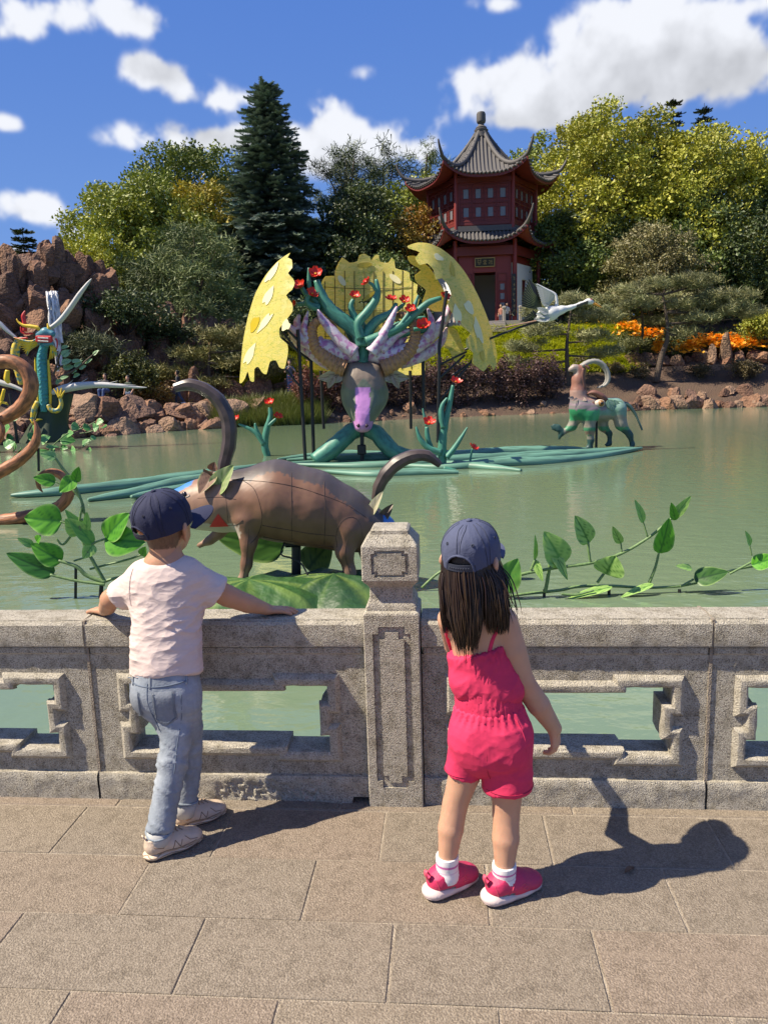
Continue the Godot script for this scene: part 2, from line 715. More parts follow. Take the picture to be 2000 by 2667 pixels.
func make_materials() -> void:
	# bush-hammered granite: pale felspar, grey quartz, black mica; tooling marks as relief
	var speck := tex(512, 0.24, VALUE, 2, [0.0, lin(0.105, 0.094, 0.078), 0.25, lin(0.20, 0.18, 0.148), 0.36, lin(0.355, 0.325, 0.262), 0.55, lin(0.425, 0.392, 0.318), 0.75, lin(0.485, 0.448, 0.368), 1.0, lin(0.56, 0.522, 0.438)], 5)
	var pits := tex(512, 0.16, SIMPLEX, 3, [], 9)
	var g := mat("granite", Color.WHITE, 0.85)
	g.albedo_texture = speck
	world_tri(g, 2.6)
	relief(g, pits, 0.55)
	var blotch := tex(256, 0.02, SIMPLEX, 4, [0.0, lin(0.56, 0.54, 0.49), 0.3, lin(0.82, 0.81, 0.78), 0.55, grey(1.0), 1.0, grey(1.0)], 21)
	detail(g, blotch)
	g.uv2_triplanar = true
	g.uv2_world_triplanar = true
	g.uv2_scale = Vector3.ONE * 0.9
	var worn := g.duplicate()
	worn.resource_name = "broken_granite"
	relief(worn, tex(512, 0.05, SIMPLEX, 5, [], 10), 3.0)
	M["broken_granite"] = worn
	# flamed paving granite in a few tones
	var grain := tex(512, 0.30, VALUE, 2, [0.0, lin(0.125, 0.102, 0.080), 0.32, lin(0.185, 0.152, 0.120), 0.55, lin(0.240, 0.200, 0.160), 0.8, lin(0.30, 0.255, 0.208), 1.0, lin(0.40, 0.355, 0.30)], 6)
	var flame := tex(512, 0.14, SIMPLEX, 3, [], 8)
	var mild := tex(256, 0.03, SIMPLEX, 4, [0.0, lin(0.74, 0.73, 0.71), 0.5, grey(0.97), 1.0, grey(1.0)], 22)
	var tones := [Color(0.965, 0.96, 0.93), Color(0.945, 0.945, 0.925), Color(0.965, 0.945, 0.92), Color(0.93, 0.93, 0.91), Color(0.955, 0.94, 0.91)]
	for i in tones.size():
		var s := mat("paving_%d" % i, tones[i], 0.8)
		s.albedo_texture = grain
		world_tri(s, 1.9)
		relief(s, flame, 0.32)
		detail(s, mild)
		s.uv2_triplanar = true
		s.uv2_world_triplanar = true
		s.uv2_scale = Vector3.ONE * 1.3
	var mo := mat("mortar", Color.WHITE, 0.95)
	mo.albedo_texture = tex(256, 0.09, VALUE, 3, [0.0, lin(0.20, 0.165, 0.125), 1.0, lin(0.38, 0.33, 0.26)], 7)
	world_tri(mo, 2.0)
	relief(mo, flame, 0.5)
	# cloudy green lake with small wind ripples
	var wa := mat("lake_water", lin(0.130, 0.188, 0.116), 0.07)
	wa.metallic_specular = 0.5
	wa.normal_enabled = true
	wa.normal_scale = 0.22
	var rip := tex(1024, 0.012, SIMPLEX, 5, [], 15)
	rip.as_normal_map = true
	rip.bump_strength = 6.0
	wa.normal_texture = rip
	wa.uv1_triplanar = true
	wa.uv1_world_triplanar = true
	wa.uv1_scale = Vector3(0.16, 0.16, 0.33)
	M["rock_relief"] = tex(512, 0.03, SIMPLEX, 5, [], 17)
	var strata := tex(512, 0.02, SIMPLEX, 5, [0.0, grey(0.30), 0.38, grey(0.62), 0.55, grey(0.95), 1.0, grey(1.15)], 18)
	var rc := [lin(0.215, 0.108, 0.064), lin(0.27, 0.145, 0.086), lin(0.155, 0.084, 0.056), lin(0.29, 0.185, 0.122), lin(0.21, 0.122, 0.085)]
	for i in rc.size():
		var r := mat("rock_%d" % i, rc[i], 0.9)
		r.albedo_texture = strata
		world_tri(r, 0.45)
		relief(r, M["rock_relief"], 9.0)
	var so := mat("soil", Color.WHITE, 0.95, true)
	so.albedo_texture = tex(512, 0.06, SIMPLEX, 5, [0.0, grey(0.45), 0.5, grey(0.8), 1.0, grey(1.0)], 19)
	world_tri(so, 0.5)
	relief(so, tex(256, 0.08, SIMPLEX, 4, [], 20), 6.0)
	mat("bark", lin(0.095, 0.070, 0.052), 0.95)
	relief(M["bark"], tex(256, 0.05, SIMPLEX, 4, [], 23), 3.0)
	world_tri(M["bark"], 0.8)
	mat("dark_bark", lin(0.035, 0.028, 0.024), 0.95)
	var lf := mat("leaf", Color.WHITE, 0.55, true)
	lf.backlight_enabled = true
	lf.backlight = Color(0.55, 0.55, 0.4)
	var nd := mat("needle", Color.WHITE, 0.6, true)
	nd.backlight_enabled = true
	nd.backlight = Color(0.2, 0.2, 0.16)
	mat("tinted", Color.WHITE, 0.7, true)
	mat("black_steel", lin(0.012, 0.012, 0.013), 0.45)


# ---------------------------------------------------------------- pavement, lake, embankment
func make_setting() -> void:
	var m := MB.new()
	m.box(Vector3(0, -0.5025, 0.6), Vector3(14, 1.0, 6.66), 0.0)
	var pav := structure("pavement", m.mesh(0), M["mortar"])
	# rows of paving slabs parallel to the balustrade: [front z, back z, a joint, slab length]
	var rows := [[-2.187, -2.470, -0.240, 0.549], [-1.907, -2.187, -0.439, 0.537], [-1.627, -1.907, -0.171, 0.543], [-1.345, -1.627, -0.436, 0.539]]
	for i in 8:
		rows.append([-1.345 + (i + 1) * 0.281, -1.345 + i * 0.281, -0.2 - 0.26 * (i % 2), 0.54])
	for r in rows:
		for i in range(-7, 7):
			var x0: float = r[2] + i * r[3]
			if absf(x0) > 3.4:
				continue
			var gap := rnd(0.0025, 0.0045)
			var s := MB.new()
			var w: float = r[3] - gap * 2.0
			var d: float = r[0] - r[1] - gap * 1.6
			s.box(Vector3.ZERO, Vector3(w, 0.03, d), rnd(0.0015, 0.003))
			var o := part("slab", s.mesh(0), M["paving_%d" % rng.randi_range(0, 4)], pav)
			o.position = Vector3(x0 + r[3] * 0.5, -0.0145 + rnd(-0.001, 0.001), (r[0] + r[1]) * 0.5)
			o.rotation = Vector3(rnd(-0.002, 0.002), rnd(-0.002, 0.002), rnd(-0.002, 0.002))
	# narrow cut slabs along the foot of the balustrade
	for i in 9:
		var s := MB.new()
		s.box(Vector3.ZERO, Vector3(0.82, 0.03, 0.26), 0.004)
		var o := part("slab", s.mesh(0), M["paving_%d" % (i % 5)], pav)
		o.position = Vector3(-3.3 + i * 0.826, -0.0135, -2.605)
	var w := MB.new()
	w.grid([PackedVector3Array([Vector3(-160, LAKE, -110), Vector3(160, LAKE, -110)]), PackedVector3Array([Vector3(-160, LAKE, -2.6), Vector3(160, LAKE, -2.6)])])
	structure("lake_water", w.mesh(), M["lake_water"])
	balustrade()
	far_bank()


# stepped rectangle: corners stand out by (sx, sy) over cx by cy; d widens it
func stepped(hx: float, hy: float, sx: float, sy: float, cx: float, cy: float, d: float) -> PackedVector2Array:
	var X := hx + d
	var Y := hy + d
	var ix := hx - sx + d
	var iy := hy - sy + d
	var px := hx - cx - d
	var py := hy - cy - d
	return PackedVector2Array([
		Vector2(-X, -Y), Vector2(-px, -Y), Vector2(-px, -iy), Vector2(px, -iy), Vector2(px, -Y), Vector2(X, -Y), Vector2(X, -py), Vector2(ix, -py), Vector2(ix, py), Vector2(X, py),
		Vector2(X, Y), Vector2(px, Y), Vector2(px, iy), Vector2(-px, iy), Vector2(-px, Y), Vector2(-X, Y), Vector2(-X, py), Vector2(-ix, py), Vector2(-ix, -py), Vector2(-X, -py)])


# skins between loops given as [PackedVector2Array, z], all with the same number of points
func skins(m: MB, loops: Array, o: Vector3, jag := 0.0) -> void:
	var rows := []
	for l in loops:
		var row := PackedVector3Array()
		var pts: PackedVector2Array = l[0]
		for i in pts.size():
			var a := pts[i]
			var b := pts[(i + 1) % pts.size()]
			var n := maxi(1, int(a.distance_to(b) / 0.03))
			for k in (4 if jag == 0.0 else 5):
				var q := a.lerp(b, k / (4.0 if jag == 0.0 else 5.0))
				var w := o + Vector3(q.x, q.y, l[1])
				if jag > 0.0:
					w += Vector3(noise.get_noise_3dv(w * 31.0), noise.get_noise_3dv(w * 31.0 + Vector3(9, 0, 0)), noise.get_noise_3dv(w * 31.0 + Vector3(0, 9, 0)) * 0.6) * jag
				row.append(w)
		rows.append(row)
	m.grid(rows, true)


# flat plate with a hole; front faces +z when up
func plate(m: MB, outer: PackedVector2Array, hole: PackedVector2Array, o: Vector3) -> void:
	var ring := PackedVector2Array()
	var hi := 0
	for i in hole.size():
		if hole[i].x + hole[i].y < hole[hi].x + hole[hi].y:
			hi = i
	var oi := 0
	for i in outer.size():
		if outer[i].x + outer[i].y < outer[oi].x + outer[oi].y:
			oi = i
	for i in outer.size() + 1:
		ring.append(outer[(oi + i) % outer.size()])
	for i in hole.size() + 1:
		ring.append(hole[posmod(hi - i, hole.size())] + Vector2(1e-5, 1e-5) * (1 if i == hole.size() else 0))
	var ids := Geometry2D.triangulate_polygon(ring)
	var k := m.v.size()
	for q in ring:
		m.p(o + Vector3(q.x, q.y, 0))
	for i in range(0, ids.size(), 3):
		m.tri(k + ids[i], k + ids[i + 2], k + ids[i + 1])


func rect(x0: float, y0: float, x1: float, y1: float) -> PackedVector2Array:
	return PackedVector2Array([Vector2(x0, y0), Vector2(x1, y0), Vector2(x1, y1), Vector2(x0, y1)])


func balustrade_panel(x0: float, x1: float, label: String) -> void:
	var cx := (x0 + x1) * 0.5
	var w := x1 - x0 - 0.004
	var t := thing("stone_balustrade_panel", label, "balustrade", Vector3(cx, 0, -2.60), 0.0, "granite balustrade panels along the lake edge")
	var g: Material = M["granite"]
	# handrail with worn chamfers and a shallow step along its upper front edge
	var m := MB.new()
	var prof := [Vector2(0.078, 0.594), Vector2(0.082, 0.600), Vector2(0.084, 0.640), Vector2(0.082, 0.676), Vector2(0.074, 0.686), Vector2(0.066, 0.687), Vector2(0.064, 0.692), Vector2(0.0, 0.695), Vector2(-0.064, 0.692), Vector2(-0.078, 0.682), Vector2(-0.082, 0.600), Vector2(-0.07, 0.594)]
	var rowset := []
	for q: Vector2 in prof:
		var row := PackedVector3Array()
		for i in 41:
			var p := Vector3(-w * 0.5 + w * i / 40.0, q.y, q.x)
			var wob := noise.get_noise_3dv((p + t.position) * 18.0) * 0.0022
			row.append(p + Vector3(0, wob if q.y > 0.65 else 0.0, wob))
		rowset.append(row)
	m.grid(rowset)
	for s in [-1.0, 1.0]:
		var cap := []
		for q: Vector2 in prof:
			cap.append(Vector3(s * w * 0.5, q.y, q.x))
		if s > 0:
			cap.reverse()
		m.face(cap)
	part("handrail", m.mesh(32), g, t)
	# small moulding under the rail
	m = MB.new()
	m.box(Vector3(0, 0.578, 0), Vector3(w - 0.006, 0.032, 0.138), 0.006)
	part("moulding", m.mesh(0), g, t)
	# body with the stepped opening
	var o := Vector3(0, 0.322, 0)
	var hole := stepped(0.372, 0.130, 0.033, 0.021, 0.165, 0.072, 0.0)
	m = MB.new()
	var outer := rect(-w * 0.5, 0.094 - o.y, w * 0.5, 0.563 - o.y)
	plate(m, outer, hole, o + Vector3(0, 0, 0.063))
	var back := MB.new()
	plate(back, outer, hole, o + Vector3(0, 0, -0.058))
	m.add(back)
	skins(m, [[hole, 0.063], [stepped(0.372, 0.130, 0.033, 0.021, 0.165, 0.072, -0.003), 0.0], [hole, -0.058]], o, 0.002)
	for s in [-1.0, 1.0]:
		m.face([Vector3(s * w * 0.5, 0.094, 0.063), Vector3(s * w * 0.5, 0.094, -0.058), Vector3(s * w * 0.5, 0.563, -0.058), Vector3(s * w * 0.5, 0.563, 0.063)])
	part("panel", m.mesh(30), g, t)
	# moulded frame standing proud round the opening
	m = MB.new()
	var st := func(d: float) -> PackedVector2Array: return stepped(0.372, 0.130, 0.033, 0.021, 0.165, 0.072, d)
	skins(m, [[st.call(0.038), 0.0615], [st.call(0.036), 0.068], [st.call(0.025), 0.080], [st.call(0.021), 0.0815], [st.call(0.004), 0.081], [st.call(-0.004), 0.074], [st.call(-0.006), 0.050]], o, 0.0035)
	part("frame", m.mesh(40), g, t)
	# plinth
	m = MB.new()
	var rr := []
	var drain := x1 < -0.2 and x1 > -0.4
	for q in [Vector2(0.06, 0.104), Vector2(0.074, 0.101), Vector2(0.079, 0.092), Vector2(0.081, 0.078), Vector2(0.081, 0.070), Vector2(0.081, 0.062), Vector2(0.081, 0.054), Vector2(0.081, 0.046), Vector2(0.081, 0.038), Vector2(0.081, 0.030), Vector2(0.081, 0.022), Vector2(0.081, 0.014), Vector2(0.081, 0.006), Vector2(0.081, -0.006)]:
		var row := PackedVector3Array()
		for i in 161:
			var p := Vector3(-w * 0.5 + w * i / 160.0, q.y, q.x)
			var wx := p.x + cx
			if drain and wx > -0.362 and q.y < 0.06:
				p.y = maxf(p.y, 0.027)
			var bite := smoothstep(-0.90, -0.84, wx) * smoothstep(-0.43, -0.50, wx) * smoothstep(0.088, 0.07, q.y + 0.02 * noise.get_noise_1d(wx * 9.0)) * (1.0 if drain else 0.0)
			var w3 := (p + t.position) * 70.0
			row.append(p + Vector3(0, 0.6, 1.0) * noise.get_noise_3dv((p + t.position) * 14.0) * 0.003 + Vector3(0.006 * noise.get_noise_3dv(w3 + Vector3(50, 0, 0)), 0.004 * noise.get_noise_3dv(w3), -0.008 + 0.010 * noise.get_noise_3dv(w3 * 0.4) + 0.005 * noise.get_noise_3dv(w3)) * bite)
		rr.append(row)
	m.grid(rr)
	m.box(Vector3(-0.03 if drain else 0.0, 0.047, -0.035), Vector3(w - (0.06 if drain else 0.0), 0.104, 0.14), 0.004)
	part("plinth", m.mesh(38), g, t)


func balustrade() -> void:
	balustrade_panel(-0.106, 0.873, "granite balustrade panel right of the carved post, behind the girl in pink")
	balustrade_panel(-1.315, -0.303, "granite balustrade panel the boy leans on, left of the carved post")
	balustrade_panel(0.877, 1.86, "granite balustrade panel cut off by the right edge of the picture")
	for x in [0.875, -1.317]:
		var jm := MB.new()
		jm.box(Vector3.ZERO, Vector3(0.010, 0.60, 0.136), 0.0)
		var j := part("mortar_joint", jm.mesh(0), M["mortar"], get_node("stone_balustrade_panel" if x > 0 else "stone_balustrade_panel_001"))
		j.position = Vector3(x, 0.30, -2.60) - j.get_parent().position
		jm = MB.new()
		jm.box(Vector3.ZERO, Vector3(0.010, 0.096, 0.158), 0.0)
		j = part("mortar_joint", jm.mesh(0), M["mortar"], j.get_parent())
		j.position = Vector3(x, 0.6435, -2.60) - j.get_parent().position
	balustrade_panel(-2.33, -1.319, "granite balustrade panel cut off by the left edge of the picture")
	var t := thing("stone_post", "square granite balustrade post with carved cube top, between the boy and the girl", "post", Vector3(-0.2055, 0, -2.60))
	var g: Material = M["granite"]
	var m := MB.new()
	var levels := [[0.0975, 0.1, 0.0], [0.0975, 0.1, 0.715], [0.094, 0.097, 0.722], [0.087, 0.088, 0.728], [0.0865, 0.0875, 0.742], [0.079, 0.08, 0.757], [0.074, 0.075, 0.770], [0.073, 0.074, 0.805], [0.078, 0.079, 0.815], [0.091, 0.093, 0.829], [0.0965, 0.0985, 0.838], [0.0965, 0.0985, 0.955], [0.094, 0.096, 0.961], [0.072, 0.074, 0.990], [0.067, 0.069, 0.993], [0.0655, 0.0675, 1.006], [0.058, 0.06, 1.012]]
	var rows := []
	var ring := func(l: Array) -> PackedVector3Array:
		var r := PackedVector3Array()
		var c := 0.004
		var px: float = l[0]
		var pz: float = l[1]
		for q in [Vector2(px - c, pz), Vector2(px, pz - c), Vector2(px, -pz + c), Vector2(px - c, -pz), Vector2(-px + c, -pz), Vector2(-px, -pz + c), Vector2(-px, pz - c), Vector2(-px + c, pz)]:
			r.append(Vector3(q.x, l[2], q.y))
		return r
	# the shaft front carries a recessed field, so its front stays open there
	for l in levels:
		rows.append(ring.call(l))
	rows.reverse()
	# cut the front faces of the shaft and the cube out of the skin and lay plates with hollows in instead
	m.grid(rows, true)
	var gone := PackedInt32Array()
	for f in range(0, m.ix.size(), 3):
		var a := m.v[m.ix[f]]
		var b := m.v[m.ix[f + 1]]
		var d := m.v[m.ix[f + 2]]
		var mid := (a + b + d) / 3.0
		var tall := maxf(a.y, maxf(b.y, d.y)) - minf(a.y, minf(b.y, d.y))
		var flat := absf(a.z - b.z) + absf(a.z - d.z) < 0.0005 and a.z > 0.09
		if flat and tall > 0.1:
			continue
		gone.append_array(PackedInt32Array([m.ix[f], m.ix[f + 1], m.ix[f + 2]]))
	m.ix = gone
	m.face([Vector3(-0.058, 1.012, 0.06), Vector3(0.058, 1.012, 0.06), Vector3(0.058, 1.012, -0.06), Vector3(-0.058, 1.012, -0.06)])
	var o := Vector3(0, 0.375, 0)
	hollow(m, notch(0.066, 0.300, 0.020, 0.026), notch(0.043, 0.280, 0.020, 0.026), o + Vector3(0, 0, 0.1), rect(-0.0935, -0.375, 0.0935, 0.34))
	o = Vector3(0, 0.8965, 0)
	hollow(m, notch(0.063, 0.047, 0.012, 0.011), notch(0.053, 0.037, 0.012, 0.011), o + Vector3(0, 0, 0.0985), rect(-0.0925, -0.0585, 0.0925, 0.0585))
	part("post", m.mesh(32), g, t)


# rectangle whose four corners are cut back by a square step
func notch(hx: float, hy: float, cx: float, cy: float) -> PackedVector2Array:
	return PackedVector2Array([
		Vector2(-hx + cx, -hy), Vector2(hx - cx, -hy), Vector2(hx - cx, -hy + cy), Vector2(hx, -hy + cy), Vector2(hx, hy - cy), Vector2(hx - cx, hy - cy),
		Vector2(hx - cx, hy), Vector2(-hx + cx, hy), Vector2(-hx + cx, hy - cy), Vector2(-hx, hy - cy), Vector2(-hx, -hy + cy), Vector2(-hx + cx, -hy + cy)])


# plate with a sunk channel round a raised field
func hollow(m: MB, a: PackedVector2Array, b: PackedVector2Array, o: Vector3, outer: PackedVector2Array) -> void:
	plate(m, outer, a, o)
	skins(m, [[a, 0.0], [a, -0.007], [b, -0.007], [b, -0.001]], o, 0.0018)
	var k := m.v.size()
	for q in b:
		m.p(o + Vector3(q.x, q.y, -0.001))
	var ids := Geometry2D.triangulate_polygon(b)
	for i in range(0, ids.size(), 3):
		m.tri(k + ids[i], k + ids[i + 2], k + ids[i + 1])


# ---------------------------------------------------------------- the far bank
# bearings in degrees from -z towards +x, distances in metres from the viewer's place
const SHORE := [[-75, 30.0], [-52, 31.0], [-38, 32.0], [-31.7, 33.8], [-24.2, 36.1], [-17.8, 38.8], [-11.4, 38.9], [-2.3, 41.2], [7.9, 44.0], [21.9, 49.0], [34, 55.0], [50, 58.0], [75, 60.0]]
# rise of the ground behind the water's edge: metres behind it, height above the pavement
const RISE_EAST := [[-3, -1.2], [0, -0.45], [0.7, 0.0], [3, 0.95], [6, 2.15], [9, 3.6], [12, 4.9], [15, 5.6], [20, 5.9], [40, 6.6], [80, 9]]
const RISE_WEST := [[-3, -1.2], [0, -0.45], [0.8, -0.1], [2.2, 0.55], [4.5, 0.7], [6, 0.9], [9, 2.3], [13, 3.0], [20, 3.9], [40, 6.0], [80, 9]]


func along(list: Array, x: float) -> float:
	for i in range(1, list.size()):
		if x <= list[i][0]:
			return lerpf(list[i - 1][1], list[i][1], clampf((x - list[i - 1][0]) / (list[i][0] - list[i - 1][0]), 0.0, 1.0))
	return list[-1][1]


func polar(deg: float, d: float, y := 0.0) -> Vector3:
	return Vector3(sin(deg_to_rad(deg)) * d, y, -cos(deg_to_rad(deg)) * d)


func bank_height(deg: float, s: float) -> float:
	var k := smoothstep(-17.0, -9.0, deg)
	var h := lerpf(along(RISE_WEST, s), along(RISE_EAST, s), k)
	return h + (noise.get_noise_2d(deg * 0.35, s * 0.4) * 0.3 if s > 0.5 else 0.0)


# the point of the bank at a bearing, s metres behind the water's edge
func bank(deg: float, s: float, lift := 0.0) -> Vector3:
	return polar(deg, along(SHORE, deg) + s, bank_height(deg, s) + lift)


func far_bank() -> void:
	var m := MB.new()
	var rows := []
	var ss := [-3.0, -1.0, -0.3, 0.0, 0.3, 0.7, 1.1, 1.6, 2.2, 3.0, 3.8, 4.6, 5.4, 6.2, 7.0, 8.0, 9.0, 10.0, 11.0, 12.0, 13.5, 15.0, 17.0, 20.0, 25.0, 32.0, 42.0, 60.0, 90.0]
	for s in ss:
		for i in 176:
			var d := -70.0 + i * 0.8
			var green := smoothstep(-17.5, -15.0, d) * smoothstep(14.5, 11.0, d) * smoothstep(5.0, 6.3, s)
			green = maxf(green, smoothstep(-24, -21, d) * smoothstep(-6.0, -9.0, d) * smoothstep(3.2, 4.0, s))
			green = maxf(green, maxf(smoothstep(-31.0, -35.0, d), smoothstep(27.0, 31.0, d)) * smoothstep(1.0, 2.5, s))
			var soil := Color(0.145, 0.092, 0.062).lerp(Color(0.085, 0.056, 0.038), 0.5 + 0.5 * noise.get_noise_2d(d * 0.8, s * 0.5))
			m.col = soil.lerp(Color(0.19, 0.22, 0.022), green)
			m.p(bank(d, s))
	for r in ss.size() - 1:
		for i in 175:
			var a := r * 176 + i
			m.quad(a, a + 176, a + 177, a + 1)
	var bk := structure("far_bank", m.mesh(), M["soil"])
	# flagged path along the left shore, and the one below the flower bed
	for q in [["stone_path", -30.0, -12.0, 2.6, 4.3, 0.05], ["stone_path", 13.0, 30.0, 5.1, 6.0, 0.05]]:
		var pm := MB.new()
		var rows2 := []
		for s in [q[3], q[3], q[4], q[4]]:
			var row := PackedVector3Array()
			for i in 40:
				row.append(bank(lerpf(q[1], q[2], i / 39.0), s, q[5]))
			rows2.append(row)
		for i in 40:
			rows2[0][i].y -= 0.35
			rows2[3][i].y -= 0.35
			for k in 2:
				rows2[1 + k][i].y = lerpf(bank_height(lerpf(q[1], q[2], i / 39.0), q[3]), bank_height(lerpf(q[1], q[2], i / 39.0), q[4]), 0.6) + 0.08
		pm.grid(rows2)
		structure("path", pm.mesh(30), M["rock_3"])
	# boulders lining the shore and holding up the slope
	var bands := [[-33.0, -16.5, 0.1, 0.5, 0.9, 44], [-31.0, -14.5, 1.3, 0.55, 1.15, 44], [-24.0, -14.0, 4.8, 0.6, 1.1, 18], [-16.5, -8.0, 0.35, 0.2, 0.4, 14], [-17.0, -8.5, 4.6, 0.3, 0.7, 16],
		[-8.0, 13.0, 0.2, 0.18, 0.45, 34], [13.0, 27.0, 0.15, 0.35, 0.75, 38], [14.0, 27.0, 1.1, 0.3, 0.6, 20], [13.0, 27.0, 6.3, 0.45, 0.8, 30], [10.5, 27.0, 6.5, 0.4, 0.7, 18]]
	for b in bands:
		for i in b[5]:
			var d := lerpf(b[0], b[1], (i + rnd(0.1, 0.9)) / b[5])
			var s: float = b[2] + rnd(-0.35, 0.5)
			var z := lerpf(b[3] * 0.7, b[4] * 1.15, pow(rng.randf(), 1.6))
			stone(bk, bank(d, s, z * 0.12 * (1.0 if b[2] > 0.5 else 0.4)), Vector3(z * rnd(0.8, 1.25), z * rnd(0.6, 0.95), z * rnd(0.7, 1.1)))
	for q in [[-18.55, 3.9, 0.55, 1.35], [-17.4, 5.2, 1.0, 0.75], [-15.9, 6.2, 1.3, 0.5], [19.2, 6.2, 0.6, 1.5], [18.3, 6.0, 0.4, 0.9]]:
		stone(bk, bank(q[0], q[1], q[3] * 0.3), Vector3(q[2], q[3], q[2] * 0.8))
	rock_mountain()


var rock_shapes := []


func rock_mesh(k: int) -> ArrayMesh:
	while rock_shapes.size() < 12:
		var s := SphereMesh.new()
		s.radial_segments = 14
		s.rings = 8
		s.radius = 1.0
		s.height = 2.0
		var arr := s.get_mesh_arrays()
		var pts: PackedVector3Array = arr[Mesh.ARRAY_VERTEX]
		var planes := []
		for i in 13:
			planes.append([Vector3(rng.randfn(), rng.randfn() * 0.7, rng.randfn()).normalized(), rnd(0.42, 0.82)])
		var off := Vector3(rock_shapes.size() * 7.0, 0, 0)
		for i in pts.size():
			var p := pts[i] * 1.05
			for q in planes:
				var n: Vector3 = q[0]
				var over: float = p.dot(n) - q[1]
				if over > 0.0:
					p -= n * over
			pts[i] = p * (1.0 + 0.16 * noise.get_noise_3dv(p * 2.1 + off))
		var m := MB.new()
		m.v = pts
		m.c.resize(pts.size())
		m.c.fill(Color.WHITE)
		m.t.resize(pts.size())
		m.ix = arr[Mesh.ARRAY_INDEX]
		rock_shapes.append(m.mesh(28))
	return rock_shapes[k % 12]


func stone(parent: Node3D, at: Vector3, size: Vector3, called := "stone", tone := -1) -> MeshInstance3D:
	var o := part(called, rock_mesh(rng.randi_range(0, 11)), M["rock_%d" % (rng.randi_range(0, 4) if tone < 0 else tone)], parent)
	o.transform = Transform3D(Basis(Vector3.UP, rnd(0, TAU)) * Basis(Vector3.RIGHT, rnd(-0.25, 0.25)) * Basis.from_scale(size), at)
	return o


# piled rockery with a waterfall: for each bearing the height of its skyline
const RIDGE := [[-40, 6.5], [-36, 7.0], [-32.5, 7.2], [-31, 7.6], [-30, 8.2], [-29, 8.6], [-28.2, 8.9], [-27.4, 9.7], [-26.8, 9.5], [-26, 8.8], [-24.6, 8.6], [-23.8, 8.2], [-23.2, 6.6], [-22, 5.7], [-20.8, 5.5], [-19.8, 6.6], [-19.2, 6.1], [-18, 5.9], [-15.5, 5.3], [-14, 4.0]]


func rock_mountain() -> void:
	var t := thing("rock_mountain", "tall rockery of piled reddish brown boulders with a waterfall, left behind the lake", "rockery")
	var core := MB.new()
	var rows := []
	for k in 9:
		var row := PackedVector3Array()
		for i in 40:
			var d := lerpf(-40.0, -13.5, i / 39.0)
			var top := along(RIDGE, d) - 1.3
			var f := k / 8.0
			var y := lerpf(1.0, top, sin(f * PI * 0.5)) if f < 1.0 else 1.0
			row.append(polar(d, along(SHORE, d) + 8.6 + f * 5.0 + noise.get_noise_2d(d, f * 4.0) * 0.5, y))
		rows.append(row)
	rows.reverse()
	core.grid(rows)
	part("rock_core", core.mesh(0), M["rock_2"], t)
	for i in 250:
		var d := lerpf(-39.0, -13.8, fposmod(i * 0.6180339, 1.0))
		var top := along(RIDGE, d)
		var f := (float(i) + 0.5) / 250.0
		f = fposmod(f * 9.0 + rnd(0, 0.1), 1.0)
		var y := lerpf(0.9, top - 0.5, f)
		if absf(d + 27.5) < 0.5 and y > 2.6 and y < 7.2:
			continue
		var z := rnd(0.55, 1.15)
		stone(t, polar(d, along(SHORE, d) + 7.2 + (y / maxf(top, 1.0)) * 4.0 + rnd(-0.4, 0.6), y), Vector3(z * rnd(0.7, 1.1), z * rnd(0.9, 1.6), z * 0.9), "rock", [0, 1, 2, 4, 0, 2][i % 6])
	for i in 52:
		var d := -33.0 + i * 0.36
		var top := along(RIDGE, d)
		var z := rnd(0.5, 0.95)
		stone(t, polar(d, along(SHORE, d) + 11.0 + rnd(-0.5, 0.5), top - z * 1.1), Vector3(z * 0.8, z * 1.5, z * 0.8), "rock", [0, 2, 4][i % 3])
	# the fall: sheets of white water over the lip
	var w := mat("white_water", lin(0.85, 0.86, 0.87), 0.3)
	w.albedo_texture = tex(256, 0.06, SIMPLEX, 4, [0.0, grey(0.45), 0.45, grey(0.85), 0.6, grey(1.0), 1.0, grey(1.0)], 32)
	relief(w, tex(256, 0.05, SIMPLEX, 3, [], 31), 6.0)
	world_tri(w, 0.6)
	w.uv1_scale = Vector3(1.6, 0.12, 1.6)
	var f := thing("waterfall", "narrow white waterfall dropping from the brown rockery behind the dragon lantern", "waterfall")
	for q in [[-27.75, 0.17, 6.55, 3.4], [-27.5, 0.20, 6.6, 3.6], [-27.2, 0.16, 6.6, 4.0], [-27.6, 0.12, 6.55, 2.6], [-27.35, 0.12, 6.6, 2.9]]:
		var m := MB.new()
		var r := []
		for k in 12:
			var g := k / 11.0
			var row := PackedVector3Array()
			for j in 7:
				var x := (j / 6.0 - 0.5) * 2.0
				var dd: float = q[0] + x * q[1] * (0.55 + 0.2 * g) + noise.get_noise_2d(k * 0.8, j + q[0] * 9.0) * 0.1
				row.append(polar(dd, along(SHORE, dd) + 7.4 - sqrt(g) * 0.9 + x * x * 0.12 + noise.get_noise_2d(j * 2.0 + q[0], k * 0.3) * 0.12, lerpf(q[2], q[3], g * g * 0.6 + g * 0.4)))
			r.append(row)
		m.grid(r)
		part("water_sheet", m.mesh(), w, f)


# ---------------------------------------------------------------- plants
var clumps := {}


